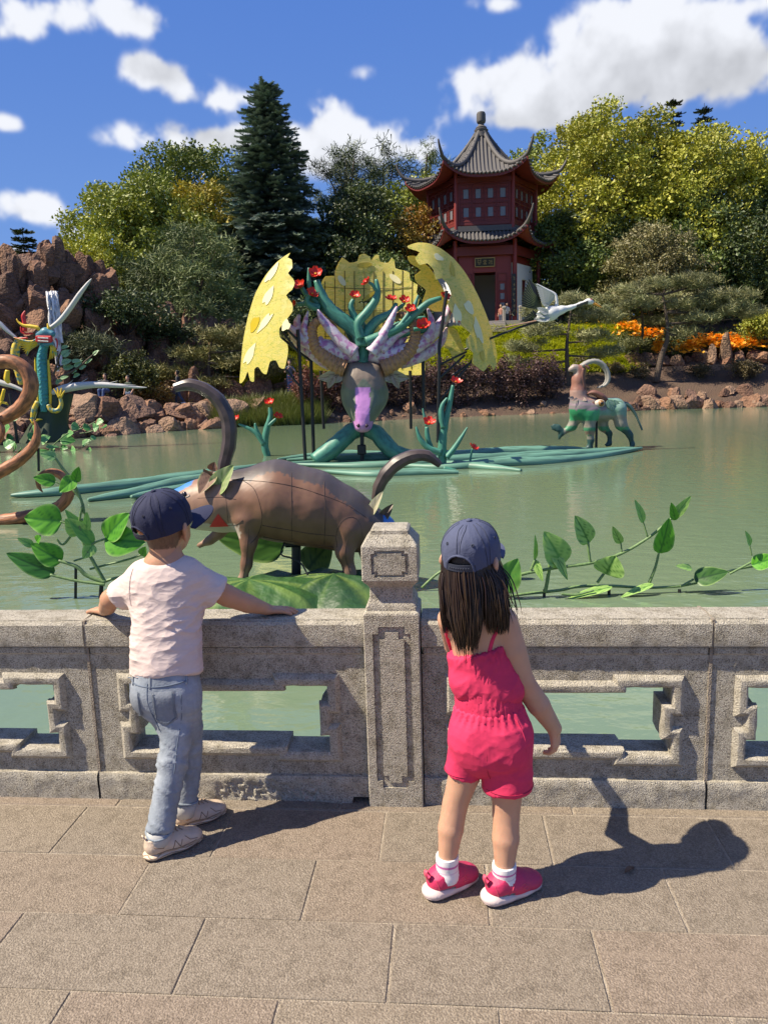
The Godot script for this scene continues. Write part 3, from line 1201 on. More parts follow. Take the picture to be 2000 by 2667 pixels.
func clump(kind: String) -> ArrayMesh:
	if clumps.has(kind):
		return clumps[kind]
	var m := MB.new()
	match kind:
		"broad":
			for i in 16:
				var b := rand_basis()
				var o := Vector3(rng.randfn(), rng.randfn(), rng.randfn()).normalized() * pow(rng.randf(), 0.4) * 0.55
				var l := rnd(0.20, 0.32)
				var w := l * 0.34
				m.col = Color.WHITE * rnd(0.92, 1.06)
				var k := m.p(o)
				m.p(o + b * Vector3(w, 0.03, l * 0.5))
				m.p(o + b * Vector3(0, 0, l))
				m.p(o + b * Vector3(-w, 0.03, l * 0.5))
				m.tri(k, k + 1, k + 2)
				m.tri(k, k + 2, k + 3)
		"needle":
			for i in 34:
				var d := Vector3(rng.randfn(), absf(rng.randfn()) * 0.8 - 0.15, rng.randfn()).normalized()
				var s := d.cross(Vector3(rng.randfn(), rng.randfn(), rng.randfn())).normalized() * rnd(0.018, 0.03)
				var o := Vector3(rng.randfn() * 0.28, rng.randfn() * 0.1, rng.randfn() * 0.28)
				m.col = Color.WHITE * rnd(0.75, 1.1)
				var k := m.p(o - s)
				m.p(o + s)
				m.p(o + d * rnd(0.3, 0.5))
				m.tri(k, k + 1, k + 2)
		"spray":
			# a drooping spruce spray along +x, one metre long
			for i in 22:
				var f := i / 22.0
				for sgn: float in [-1.0, 1.0]:
					var o := Vector3(f, -0.12 * sin(f * 2.2), 0)
					var d := Vector3(0.35, rnd(-0.28, 0.12), sgn * rnd(0.5, 0.9)).normalized() * (0.36 * (1.0 - f * 0.65) + 0.05)
					var q := Vector3(0.05, 0, 0)
					m.col = Color.WHITE * rnd(0.7, 1.15)
					var k := m.p(o - q)
					m.p(o + q)
					m.p(o + d)
					m.tri(k, k + 1, k + 2)
					if i % 2 == 0:
						k = m.p(o - q)
						m.p(o + q)
						m.p(o + Vector3(0.05, rnd(0.06, 0.14), sgn * 0.06))
						m.tri(k, k + 1, k + 2)
		"grass":
			for i in 14:
				var o := Vector3(rng.randfn() * 0.1, 0, rng.randfn() * 0.1)
				var d := Vector3(rng.randfn() * 0.28, 1.0, rng.randfn() * 0.28) * rnd(0.6, 1.1)
				var s := Vector3(rng.randfn(), 0, rng.randfn()).normalized() * 0.022
				m.col = Color.WHITE * rnd(0.8, 1.1)
				var k := m.p(o - s)
				m.p(o + s)
				m.p(o + d)
				m.tri(k, k + 1, k + 2)
		"spire":
			# upright twiggy shoots with small leaves
			for i in 26:
				var f := rng.randf()
				var o := Vector3(rng.randfn() * 0.10, f * 1.0 - 0.4, rng.randfn() * 0.10)
				var b := rand_basis()
				m.col = Color.WHITE * rnd(0.7, 1.15)
				var k := m.p(o)
				m.p(o + b * Vector3(0.04, 0.0, 0.07))
				m.p(o + b * Vector3(0, 0, 0.16))
				m.p(o + b * Vector3(-0.04, 0.0, 0.07))
				m.tri(k, k + 1, k + 2)
				m.tri(k, k + 2, k + 3)
	clumps[kind] = m.mesh(0)
	return clumps[kind]


func jitter(a: Color, b: Color, f: float) -> Color:
	var c := a.lerp(b, clampf(f, 0.0, 1.0))
	var v := rnd(0.87, 1.13)
	return Color(c.r * v * rnd(0.94, 1.06), c.g * v, c.b * v * rnd(0.9, 1.1))


# leaf clumps in the shells of ellipsoids; each puff is [centre, radii]
func foliage(parent: Node3D, puffs: Array, kind: String, per_m2: float, size: float, c0: Color, c1: Color, called := "crown", flat := 0.0) -> void:
	var where := []
	var tint := PackedColorArray()
	for q in puffs:
		var r: Vector3 = q[1]
		var n := int(per_m2 * (r.x * r.y + r.y * r.z + r.x * r.z) * 4.2)
		var hue := rng.randf()
		var tone := rnd(0.78, 1.25)
		for i in n:
			var d := Vector3(rng.randfn(), rng.randfn(), rng.randfn()).normalized()
			if d.y < -0.35 and rng.randf() < 0.6:
				d.y = -d.y
			var p: Vector3 = q[0] + d * r * pow(rng.randf(), 0.28) * (1.0 + 0.22 * noise.get_noise_3dv(q[0] + d * 1.6))
			var b := rand_basis()
			if flat > 0.0:
				b = Basis(Vector3.UP, rnd(0, TAU)) * Basis(Vector3.RIGHT, rnd(-flat, flat))
			where.append(Transform3D(b.scaled(Vector3.ONE * size * rnd(0.55, 1.45)), p))
			tint.append(jitter(c0, c1, hue * 0.6 + rng.randf() * 0.4) * tone)
	copies(called, clump(kind), M["needle" if kind in ["needle", "spray"] else "leaf"], parent, where, tint)


func tree(called: String, label: String, group: String, at: Vector3, height: float, wide: float, c0: Color, c1: Color, kind := "broad", n_puffs := 26, size := 1.0, bare := 0.22, dens := 1.0) -> Node3D:
	var t := thing(called, label, "tree", at, rnd(0, TAU), group)
	var m := MB.new()
	var r0 := height * 0.018 + 0.05
	limb(m, [Vector3.ZERO, Vector3(rnd(-.2, .2), height * 0.3, rnd(-.2, .2)), Vector3(rnd(-.3, .3), height * 0.62, rnd(-.3, .3)), Vector3(0, height * 0.9, 0)], [r0 * 1.3, r0, r0 * 0.6, r0 * 0.15], 8, 4)
	part("trunk", m.mesh(), M["bark"], t)
	var puffs := []
	var lm := MB.new()
	for i in n_puffs:
		var f := (i + 0.5) / n_puffs
		var y := lerpf(bare, 0.97, pow(f, 0.85))
		# crown outline: widest a little under the middle, rounded top
		var u := (y - bare) / (1.0 - bare)
		var out := wide * sqrt(maxf(0.0, 1.0 - pow(absf(u - 0.38) / 0.64, 2.2)))
		var a := i * 2.39996 + rnd(-0.3, 0.3)
		var rad := out * (0.72 + 0.25 * rng.randf())
		var s := wide * lerpf(0.40, 0.26, u) * rnd(0.8, 1.25)
		var c := Vector3(cos(a) * rad, y * height - s * 0.35, sin(a) * rad)
		puffs.append([c, Vector3(s, s * rnd(0.62, 0.85), s)])
		if i % 2 == 0:
			limb(lm, [Vector3(0, c.y * 0.62, 0), c * Vector3(0.5, 0.86, 0.5), c], [r0 * 0.42, r0 * 0.25, r0 * 0.06], 5, 3)
	for i in 5:
		puffs.append([Vector3(rnd(-.2, .2) * wide, height * lerpf(bare + 0.15, 0.85, i / 4.0), rnd(-.2, .2) * wide), Vector3.ONE * wide * 0.4])
	part("limb", lm.mesh(), M["bark"], t).set_meta("kind", "stuff")
	foliage(t, puffs, kind, 1.7 * dens / (size * size), size, c0, c1)
	return t


# spruce: whorls of drooping boughs set with sprays
func spruce(called: String, label: String, group: String, at: Vector3, height: float, wide: float, c0: Color, c1: Color, whorls := 34, fat := 1.0) -> Node3D:
	var t := thing(called, label, "tree", at, rnd(0, TAU), group)
	var m := MB.new()
	m.tube([Vector3.ZERO, Vector3(0, height * 0.5, 0), Vector3(0, height * 0.99, 0)], [height * 0.016, height * 0.009, 0.02], 7)
	part("trunk", m.mesh(), M["dark_bark"], t)
	var bm := MB.new()
	var where := []
	var tint := PackedColorArray()
	for i in whorls:
		var f := (i + 0.3) / whorls
		var y := height * (lerpf(0.05, 0.985, pow(f, 0.92)) + rnd(-0.006, 0.006))
		var reach := wide * pow(1.0 - f, 0.8) * rnd(0.85, 1.1) + 0.15
		var n := 6 + int(9.0 * (1.0 - f))
		for j in n:
			var a := TAU * (j + rnd(-0.3, 0.3)) / n + i * 1.3
			var l := reach * rnd(0.72, 1.12)
			var dir := Vector3(cos(a), 0, sin(a))
			var droop := lerpf(-0.22, 0.55, f) + rnd(-0.08, 0.08)
			var tip := dir * l + Vector3(0, l * droop, 0)
			y += rnd(-0.3, 0.3) * (1.0 - f)
			bm.tube([Vector3(0, y, 0), Vector3(0, y, 0) + tip], [0.05 * (1.0 - f) + 0.01, 0.008], 3)
			var steps := maxi(2, int(l / 0.42))
			for k in steps:
				var g := (k + 0.6) / steps
				if g < 0.18 and l > 1.5:
					continue
				var p := Vector3(0, y, 0) + tip * g + Vector3(0, -0.10 * l * sin(g * 2.6), 0)
				for side in [-0.75, 0.0, 0.75]:
					if side != 0.0 and rng.randf() < 0.15:
						continue
					var sc := fat * (0.55 + 0.30 * (1.0 - f)) * rnd(0.8, 1.25) * (1.0 if side == 0.0 else 0.8)
					var b := Basis(Vector3.UP, -a + side + rnd(-0.25, 0.25)) * Basis(Vector3.BACK, droop * 0.6 - 0.18 + rnd(-0.2, 0.2)) * Basis(Vector3.RIGHT, rnd(-0.4, 0.4))
					where.append(Transform3D(b.scaled(Vector3.ONE * sc), p))
					tint.append(jitter(c0, c1, rng.randf()))
	part("bough", bm.mesh(), M["dark_bark"], t).set_meta("kind", "stuff")
	copies("crown", clump("spray"), M["needle"], t, where, tint)
	return t


# garden pine: bent trunk and level clouds of needles; pads are [x, y, z, half width, half height] from the foot
func pine(label: String, at: Vector3, trunk: Array, pads: Array, c0: Color, c1: Color, r0 := 0.16, size := 0.8) -> Node3D:
	var t := thing("garden_pine", label, "tree", at, 0.0, "clipped pines on the far bank")
	t.rotation.y = deg_to_rad(5.0)
	var m := MB.new()
	limb(m, trunk, [r0, r0 * 0.85, r0 * 0.6, r0 * 0.3], 8, 5, 1.0, 0.06)
	part("trunk", m.mesh(), M["bark"], t)
	var lm := MB.new()
	var puffs := []
	for q in pads:
		var c := Vector3(q[0], q[1], q[2])
		var near: Vector3 = trunk[0]
		for p: Vector3 in curve(trunk, 4):
			if p.y < c.y + 0.1 and p.distance_to(c) < near.distance_to(c) + 0.2:
				near = p
		limb(lm, [near, near.lerp(c, 0.5) + Vector3(0, -0.12, 0), c + Vector3(0, -q[4] * 0.5, 0)], [r0 * 0.45, r0 * 0.3, r0 * 0.1], 5, 4)
		for k in 9:
			var a := k * 2.4 + rnd(-.3, .3)
			var rr := sqrt((k + 0.5) / 9.0) * 0.95
			puffs.append([c + Vector3(cos(a) * q[3] * rr, rnd(-.6, .6) * q[4], sin(a) * q[3] * rr * 0.8), Vector3(q[3] * rnd(0.22, 0.42), q[4] * rnd(0.35, 0.7), q[3] * rnd(0.22, 0.4))])
	part("limb", lm.mesh(), M["bark"], t).set_meta("kind", "stuff")
	foliage(t, puffs, "needle", 3.4 / (size * size), size, c0, c1, "crown", 0.5)
	return t


func shrub(called: String, label: String, group: String, at: Vector3, size: Vector3, c0: Color, c1: Color, kind := "broad", leaf := 0.6, dens := 1.6, n := 9) -> Node3D:
	var t := thing(called, label, "shrub", at, 0.0, group)
	var lm := MB.new()
	var puffs := []
	for i in n:
		var a := i * 2.4
		var r := sqrt((i + 0.5) / n) * 0.72
		var c := Vector3(cos(a) * r * size.x, size.y * (0.30 + 0.36 * rng.randf() * (1.2 - r)), sin(a) * r * size.z)
		puffs.append([c, Vector3(size.x, size.y, size.z) * rnd(0.30, 0.44)])
		lm.tube([Vector3(c.x * 0.2, -0.1, c.z * 0.2), c], [0.03, 0.01], 4)
	part("stem", lm.mesh(), M["dark_bark"], t).set_meta("kind", "stuff")
	foliage(t, puffs, kind, dens / (leaf * leaf), leaf, c0, c1, "foliage", 0.25 if kind == "spire" else 0.0)
	return t


func grow(called: String, label: String, group: String, deg: float, s: float, top: float, wide: float, c0: Color, c1: Color, kind := "broad", n := 26, size := 1.0, bare := 0.2, dens := 1.0) -> void:
	var at := bank(deg, s, -0.2)
	tree(called, label, group, at, top - at.y, wide, c0, c1, kind, n, size, bare, dens)


func make_plants() -> void:
	var yel := Color(0.40, 0.385, 0.042)
	var yel2 := Color(0.275, 0.305, 0.038)
	var mid := Color(0.120, 0.172, 0.030)
	var mid2 := Color(0.170, 0.215, 0.034)
	var dark := Color(0.034, 0.054, 0.018)
	var dark2 := Color(0.080, 0.112, 0.034)
	var back := "trees behind the lake garden"
	var at := bank(-12.4, 21.1, -0.2)
	spruce("blue_spruce", "tall dark blue-green spruce rising highest left of the pagoda", "", at, 23.4 - at.y, 4.9, Color(0.115, 0.170, 0.125), Color(0.260, 0.330, 0.250), 50, 1.6)
	grow("leafy_tree", "tall loose green tree with poplar-like top behind the yellow crown, left of the spruce", back, -18.1, 33.0, 22.6, 5.6, mid, mid2, "broad", 34, 1.0, 0.15)
	grow("leafy_tree", "broad yellowish green tree sloping down behind the rockery", back, -21.8, 25.0, 16.6, 5.6, mid2, yel2, "broad", 30, 0.9, 0.15)
	grow("leafy_tree", "golden yellow crown close beside the left edge of the tall spruce", back, -16.6, 23.0, 17.3, 3.4, yel2, Color(0.34, 0.26, 0.02), "broad", 22, 0.85)
	grow("leafy_tree", "small yellow-green tree at the right end of the rockery skyline", back, -24.3, 20.5, 12.0, 3.0, yel2, yel, "broad", 18, 0.8)
	grow("soft_pine", "soft grey-green pine below the golden crown, left of the spruce foot", back, -17.9, 13.0, 12.0, 3.2, Color(0.095, 0.135, 0.038), Color(0.165, 0.200, 0.062), "needle", 26, 1.0, 0.1, 0.9)
	grow("soft_pine", "dark pine above the shrubs right of the rockery peak", back, -21.3, 16.0, 9.8, 3.0, Color(0.06, 0.09, 0.026), Color(0.10, 0.135, 0.040), "needle", 20, 1.0, 0.1, 0.9)
	grow("dark_tree", "dark round-topped pine right of the tall spruce, seen over the middle eggshell", back, -6.9, 28.0, 21.8, 3.4, dark, dark2, "needle", 26, 1.2, 0.1, 1.1)
	grow("dark_tree", "dark pointed pine left of the pagoda's upper roof, second from the spruce", back, -4.3, 30.0, 22.3, 3.2, dark, dark2, "needle", 24, 1.2, 0.1, 1.1)
	grow("dark_tree", "black-green tree filling the gap low between spruce and pagoda", back, -6.2, 20.0, 16.0, 3.9, dark, dark2, "broad", 26, 0.9, 0.05, 1.2)
	grow("dark_tree", "dark undergrowth tree just right of the spruce trunk", back, -9.0, 22.5, 14.0, 3.2, dark, dark2, "broad", 22, 0.9, 0.05, 1.2)
	grow("dark_tree", "dark tree behind the middle eggshell, nearest the pagoda", back, -4.4, 14.0, 10.0, 2.8, dark, mid, "broad", 22, 0.8, 0.05, 1.1)
	grow("leafy_tree", "light green tree with yellow tips touching the pagoda's left eaves", back, -2.6, 25.5, 18.8, 3.2, mid, yel2, "broad", 24, 0.85)
	grow("dark_tree", "dark pine top peeping over the light tree left of the pagoda roof", back, -1.2, 36.0, 25.0, 2.4, dark2, mid, "needle", 18, 1.2, 0.3)
	grow("maple_tree", "small orange turning maple left of the pagoda's upper windows", back, -2.0, 18.5, 14.8, 2.1, Color(0.30, 0.135, 0.018), Color(0.26, 0.20, 0.025), "broad", 18, 0.75)
	grow("leafy_tree", "light tree top showing right behind the pagoda roof", back, 6.4, 31.0, 23.6, 2.8, mid2, yel2, "broad", 20, 0.9)
	grow("leafy_tree", "thin tree top behind the left slope of the pagoda roof", back, 3.6, 36.0, 24.2, 2.6, mid, yel2, "broad", 16, 0.9)
	grow("leafy_tree", "large yellow-green tree with pale trunk right of the pagoda", back, 11.2, 20.0, 21.6, 5.6, yel2, yel, "broad", 40, 0.9, 0.3, 0.9)
	grow("leafy_tree", "wide yellow-green tree between the big one by the pagoda and the right edge", back, 17.2, 18.5, 19.6, 5.2, yel2, yel, "broad", 38, 0.9, 0.28, 0.9)
	grow("leafy_tree", "tall thin green top rising above the yellow tree right of the pagoda", back, 10.3, 42.0, 29.2, 2.6, mid, mid2, "needle", 18, 1.4, 0.3)
	for q in [[15.3, 31.6, "left of the thin spruce pair over the yellow trees at right"], [17.2, 30.8, "right of the thin spruce pair over the yellow trees at right"]]:
		at = bank(q[0], 48.0, -0.2)
		spruce("distant_spruce", "small dark spire " + q[2], "", at, q[1] - at.y, 2.6, dark2, Color(0.045, 0.07, 0.05), 22, 1.5)
	grow("dark_tree", "dark green tree at the right edge below the sky", back, 20.9, 21.0, 18.6, 4.2, dark2, mid, "needle", 26, 1.2, 0.1)
	grow("dark_tree", "deep green tree behind the right end of the crane, next to the pagoda", back, 8.2, 17.0, 13.6, 3.0, dark, mid, "broad", 24, 0.85, 0.03, 1.1)
	grow("dark_tree", "deep green tree under the first big yellow tree at right", back, 12.4, 15.5, 12.6, 3.8, dark, mid, "broad", 28, 0.85, 0.03, 1.1)
	grow("dark_tree", "deep green tree under the second yellow tree at right", back, 18.4, 14.5, 13.8, 4.2, dark, mid, "broad", 28, 0.85, 0.03, 1.1)
	grow("leafy_tree", "yellow-green lower branches at the right edge", back, 21.6, 16.0, 13.4, 3.0, mid2, yel2, "broad", 18, 0.8, 0.15)
	grow("twiggy_tree", "low olive brown twiggy tree above the pines at right", back, 14.4, 11.5, 11.6, 3.4, Color(0.165, 0.155, 0.062), Color(0.245, 0.220, 0.095), "broad", 26, 0.55, 0.15, 0.9)
	at = bank(-28.9, 27.0, -0.2)
	spruce("small_spruce", "little dark spruce standing over the top of the rockery", "", at, 13.3 - at.y, 1.9, dark2, Color(0.05, 0.075, 0.04), 16, 1.1)
	grow("dark_tree", "dark bush tree at the left edge behind the rockery", back, -31.2, 22.0, 10.4, 2.6, dark2, mid, "needle", 16, 1.0, 0.1)
	# woods that close the view to both sides
	for q in [[-36.0, 26.0, 15.0, 5.0], [-43.0, 24.0, 17.0, 6.0], [-40.0, 14.0, 9.0, 4.0], [-47.0, 12.0, 10.0, 4.5], [-53.0, 20.0, 15.0, 6.0], [-60.0, 14.0, 13.0, 5.5], [40.0, 15.0, 17.0, 5.5], [26.5, 18.0, 18.5, 5.5], [33.0, 18.0, 20.0, 6.0], [-14.5, 40.0, 17.0, 5.0], [-9.5, 42.0, 17.5, 5.0], [1.0, 46.0, 18.0, 5.0], [7.5, 44.0, 18.5, 5.0], [14.0, 44.0, 18.0, 5.0], [20.5, 40.0, 18.0, 5.0]]:
		grow("background_tree", "dark green tree of the wood closing the view behind the garden", "trees of the wood behind the garden", q[0], q[1], q[2], q[3], dark, mid, "broad", 20, 1.3, 0.02, 1.1)
	# garden pines on the right bank
	var pg := Color(0.150, 0.160, 0.062)
	var pg2 := Color(0.290, 0.290, 0.130)
	pine("low spreading pine with dark trunk on the bright grass under the crane", bank(8.6, 3.6, -0.1), [Vector3(0, 0, 0), Vector3(0.05, 1.2, 0), Vector3(0.0, 2.6, 0.1), Vector3(0.25, 4.6, 0)],
		[[-2.6, 2.35, 0, 1.2, 0.45], [-1.5, 3.3, 0.3, 1.1, 0.5], [1.5, 2.9, 0.2, 1.1, 0.45], [2.3, 1.9, 0, 0.9, 0.4], [-1.7, 4.5, -0.3, 1.0, 0.5], [0.3, 5.0, 0, 1.1, 0.5], [1.6, 4.2, 0.1, 1.2, 0.5], [-3.0, 1.5, 0.4, 0.8, 0.35]], pg, pg2, 0.17, 0.65)
	pine("pine with two grey trunks behind the leaning one, above the flower bed", bank(13.4, 6.4, -0.1), [Vector3(0, 0, 0), Vector3(0.0, 1.0, 0), Vector3(0.35, 2.0, 0), Vector3(0.2, 4.0, 0)],
		[[-1.6, 3.0, 0, 1.0, 0.45], [1.3, 2.7, 0, 1.1, 0.4], [-0.4, 4.0, 0.2, 1.3, 0.5], [-2.2, 3.9, -0.2, 0.9, 0.45], [1.6, 4.2, 0, 1.0, 0.45], [-0.6, 1.3, 0.7, 0.7, 0.3]], pg, pg2, 0.15, 0.65)
	pine("wide pine with leaning grey trunk by the path, biggest on the right bank", bank(14.9, 3.4, -0.1), [Vector3(-0.15, 0, 0), Vector3(0.15, 1.6, 0), Vector3(0.45, 2.9, 0.1), Vector3(0.1, 5.2, 0)],
		[[2.4, 3.8, 0, 1.4, 0.42], [3.9, 4.3, 0.2, 1.2, 0.42], [1.6, 4.6, 0, 1.3, 0.45], [3.3, 5.0, -0.2, 1.3, 0.45], [-1.4, 4.7, 0, 1.1, 0.45], [0.3, 5.9, 0, 1.4, 0.5], [-1.9, 5.6, -0.2, 1.0, 0.4], [2.2, 5.9, -0.2, 1.2, 0.42], [5.1, 3.9, 0, 1.1, 0.4], [4.6, 4.9, 0, 1.0, 0.4], [1.3, 2.9, 0.2, 0.8, 0.3]], pg, pg2, 0.21, 0.65)
	var lg := Color(0.125, 0.128, 0.034)
	var lg2 := Color(0.235, 0.210, 0.060)
	pine("layered yellowish pine on the left bank above the grey horn", bank(-17.2, 4.6, -0.1), [Vector3(0, 0, 0), Vector3(0.1, 1.0, 0), Vector3(-0.2, 2.0, 0.1), Vector3(0.1, 3.8, 0)],
		[[-2.2, 1.9, 0.2, 1.1, 0.32], [-1.2, 2.9, 0, 1.2, 0.35], [1.5, 2.4, 0.3, 1.2, 0.33], [2.3, 3.3, 0, 1.1, 0.35], [0.3, 3.9, 0, 1.3, 0.4], [-0.2, 1.3, 0.6, 0.9, 0.3], [2.9, 1.8, 0.2, 0.9, 0.3]], lg, lg2, 0.14)
	pine("layered pine left of the yellow eggshell, under the spruce", bank(-14.6, 5.6, -0.1), [Vector3(0, 0, 0), Vector3(0.0, 1.0, 0), Vector3(0.2, 2.0, 0.1), Vector3(0, 3.4, 0)],
		[[-1.5, 2.0, 0.2, 1.0, 0.32], [1.3, 1.8, 0, 1.1, 0.35], [-0.9, 3.0, 0.1, 1.1, 0.35], [1.0, 3.1, 0, 1.0, 0.33], [0.1, 3.8, 0, 1.0, 0.35]], lg, lg2, 0.12)
	# shrubs
	var by := "shrubs on the left bank"
	shrub("spreading_juniper", "grey-green juniper spilling over the rocks right of the waterfall", by, bank(-25.4, 7.4, 1.7), Vector3(1.8, 1.5, 1.1), Color(0.07, 0.088, 0.035), Color(0.13, 0.145, 0.06), "needle", 0.7, 2.4, 10)
	shrub("dark_shrub", "nearly black shrub on the rocks right of the rockery peak", by, bank(-23.0, 8.6, 2.6), Vector3(3.0, 2.4, 1.3), dark, dark2, "broad", 0.6, 1.6, 12)
	shrub("dark_shrub", "dark shrub below the soft pine, left of the standing stone", by, bank(-20.6, 9.5, 1.6), Vector3(2.4, 2.2, 1.3), dark, dark2, "broad", 0.6, 1.6, 10)
	shrub("round_shrub", "rounded green shrub at the foot of the rocks behind the lantern leaves", by, bank(-22.8, 5.4, 0.4), Vector3(1.6, 2.3, 1.2), Color(0.05, 0.07, 0.018), Color(0.125, 0.125, 0.022), "broad", 0.45, 1.7, 11)
	shrub("round_shrub", "orange-brown low shrub above the path visitors", by, bank(-21.9, 5.0, 0.1), Vector3(1.5, 1.3, 0.9), Color(0.17, 0.095, 0.02), Color(0.26, 0.17, 0.03), "broad", 0.45, 1.7, 9)
	shrub("round_shrub", "rust brown low shrub right of the orange one", by, bank(-19.8, 5.6, 0.1), Vector3(1.1, 1.4, 0.9), Color(0.12, 0.07, 0.03), Color(0.2, 0.12, 0.04), "broad", 0.45, 1.7, 9)
	shrub("round_shrub", "pale green low shrub between the path rocks left of the eggshell", by, bank(-18.0, 6.2, 0.3), Vector3(1.0, 1.0, 0.8), mid, mid2, "broad", 0.4, 1.7, 8)
	shrub("dark_shrub", "dark shrub mass under the layered pines, left of the eggshell", by, bank(-15.6, 8.0, 0.2), Vector3(3.2, 2.6, 1.2), dark, dark2, "broad", 0.6, 1.5, 12)
	shrub("dark_shrub", "dark shrub mass at the foot of the spruce behind the left eggshell", by, bank(-11.5, 9.5, 0.0), Vector3(3.4, 3.6, 1.6), dark, dark2, "broad", 0.7, 1.5, 12)
	shrub("dark_shrub", "dark shrub mass behind the ox lantern's antlers", by, bank(-7.0, 10.0, 0.0), Vector3(3.4, 4.0, 1.6), dark, dark2, "broad", 0.7, 1.5, 12)
	# barberry hedge along the water
	var hp := "purple barberry bushes along the water"
	var deg := -10.6
	var i := 0
	var where_ := ["reddest one behind the left lantern poles", "second from the left, red-brown", "half hidden by the ox's left ear", "behind the ox's head", "just right of the ox's cheek", "below the right eggshell", "under the brace poles", "fifth from its right end", "fourth from its right end", "third from its right end", "tall one left of the goat lantern", "last one behind the goat lantern"]
	while i < 12:
		var w := rnd(0.75, 1.0)
		var red := 1.0 if i < 3 else 0.0
		shrub("barberry_bush", "purple-brown barberry bush on the far shore, " + where_[i], hp, bank(deg + i * 1.62, 1.5 + rnd(-0.2, 0.3), -0.25), Vector3(w, 2.5 if i < 3 else rnd(2.6, 3.0), 0.85),
			Color(0.085, 0.040, 0.036).lerp(Color(0.15, 0.045, 0.035), red), Color(0.150, 0.085, 0.078).lerp(Color(0.20, 0.09, 0.06), red), "spire", 0.8, 4.2, 9)
		i += 1
	shrub("yellow_shrub", "bright yellow-green shrub at the right edge above the flowers", "", bank(21.6, 6.8, 0.9), Vector3(1.9, 2.3, 1.2), Color(0.21, 0.24, 0.02), Color(0.32, 0.32, 0.03), "broad", 0.45, 1.7, 11)
	for q in [[11.9, 5.2, 0.8, "dry olive shrub at the right end of the bright grass"], [13.6, 4.2, 0.7, "dry olive shrub at the foot of the leaning pine"], [17.6, 4.3, 0.8, "low dark shrub beside the path, right of the standing stone"], [20.4, 3.4, 1.2, "brown twiggy shrub on the bank by the right edge"], [9.6, 6.4, 0.6, "small brown shrub on the bright grass"]]:
		shrub("low_shrub", q[3], "low shrubs on the right bank", bank(q[0], q[1], -0.05), Vector3(q[2], q[2] * 1.1, q[2] * 0.8), Color(0.07, 0.055, 0.025), Color(0.14, 0.11, 0.045), "broad", 0.35, 1.8, 7)
	flower_bed()
	grass()


func flower_bed() -> void:
	var t := thing("flower_bed", "long bed of orange flowers above the stone edging at right", "flower bed")
	var where := []
	var tint := PackedColorArray()
	for i in 1500:
		var d := rnd(12.0, 27.0)
		var s := rnd(6.9, 9.6)
		where.append(Transform3D(rand_basis().scaled(Vector3.ONE * rnd(0.35, 0.6)), bank(d, s, rnd(0.1, 0.75))))
		tint.append(jitter(Color(0.06, 0.07, 0.02), Color(0.15, 0.17, 0.04), rng.randf()))
	copies("foliage", clump("broad"), M["leaf"], t, where, tint)
	var m := MB.new()
	for k in 7:
		var a := TAU * k / 7
		var c := m.p(Vector3.ZERO)
		m.p(Vector3(cos(a - 0.4), 0.25, sin(a - 0.4)) * 0.5)
		m.p(Vector3(cos(a), 0.15, sin(a)))
		m.p(Vector3(cos(a + 0.4), 0.25, sin(a + 0.4)) * 0.5)
		m.tri(c, c + 1, c + 2)
		m.tri(c, c + 2, c + 3)
	where = []
	tint = PackedColorArray()
	for q in [[14.3, 8.6, 0.9, 120], [13.2, 9.4, 0.7, 60], [14.9, 6.8, 0.5, 110], [17.1, 6.7, 0.75, 300], [18.4, 7.0, 0.6, 120], [19.5, 7.1, 0.6, 170], [20.6, 6.9, 0.7, 220], [22.2, 7.0, 0.8, 180], [24.5, 8.0, 0.9, 100], [12.4, 9.9, 0.5, 40]]:
		for i in int(q[3] * 1.15):
			var d: float = q[0] + rng.randfn() * q[2] * 0.55
			var s: float = q[1] + rng.randfn() * 0.35
			where.append(Transform3D(Basis(Vector3.UP, rnd(0, TAU)) * Basis(Vector3.RIGHT, rnd(-0.2, 1.0)).scaled(Vector3.ONE * rnd(0.12, 0.20)), bank(d, s, rnd(0.75, 1.15))))
			tint.append(jitter(Color(0.90, 0.33, 0.012), Color(0.95, 0.50, 0.03), rng.randf()))
	copies("orange_flower", m.mesh(0), M["leaf"], t, where, tint)
	where = []
	tint = PackedColorArray()
	for i in 60:
		where.append(Transform3D(rand_basis().scaled(Vector3.ONE * rnd(0.08, 0.13)), bank(rnd(9.0, 14.0), rnd(9.3, 12.0), rnd(0.4, 1.4))))
		tint.append(jitter(Color(0.8, 0.66, 0.05), Color(0.9, 0.5, 0.03), rng.randf()))
	copies("yellow_flower", m.mesh(0), M["leaf"], t, where, tint)


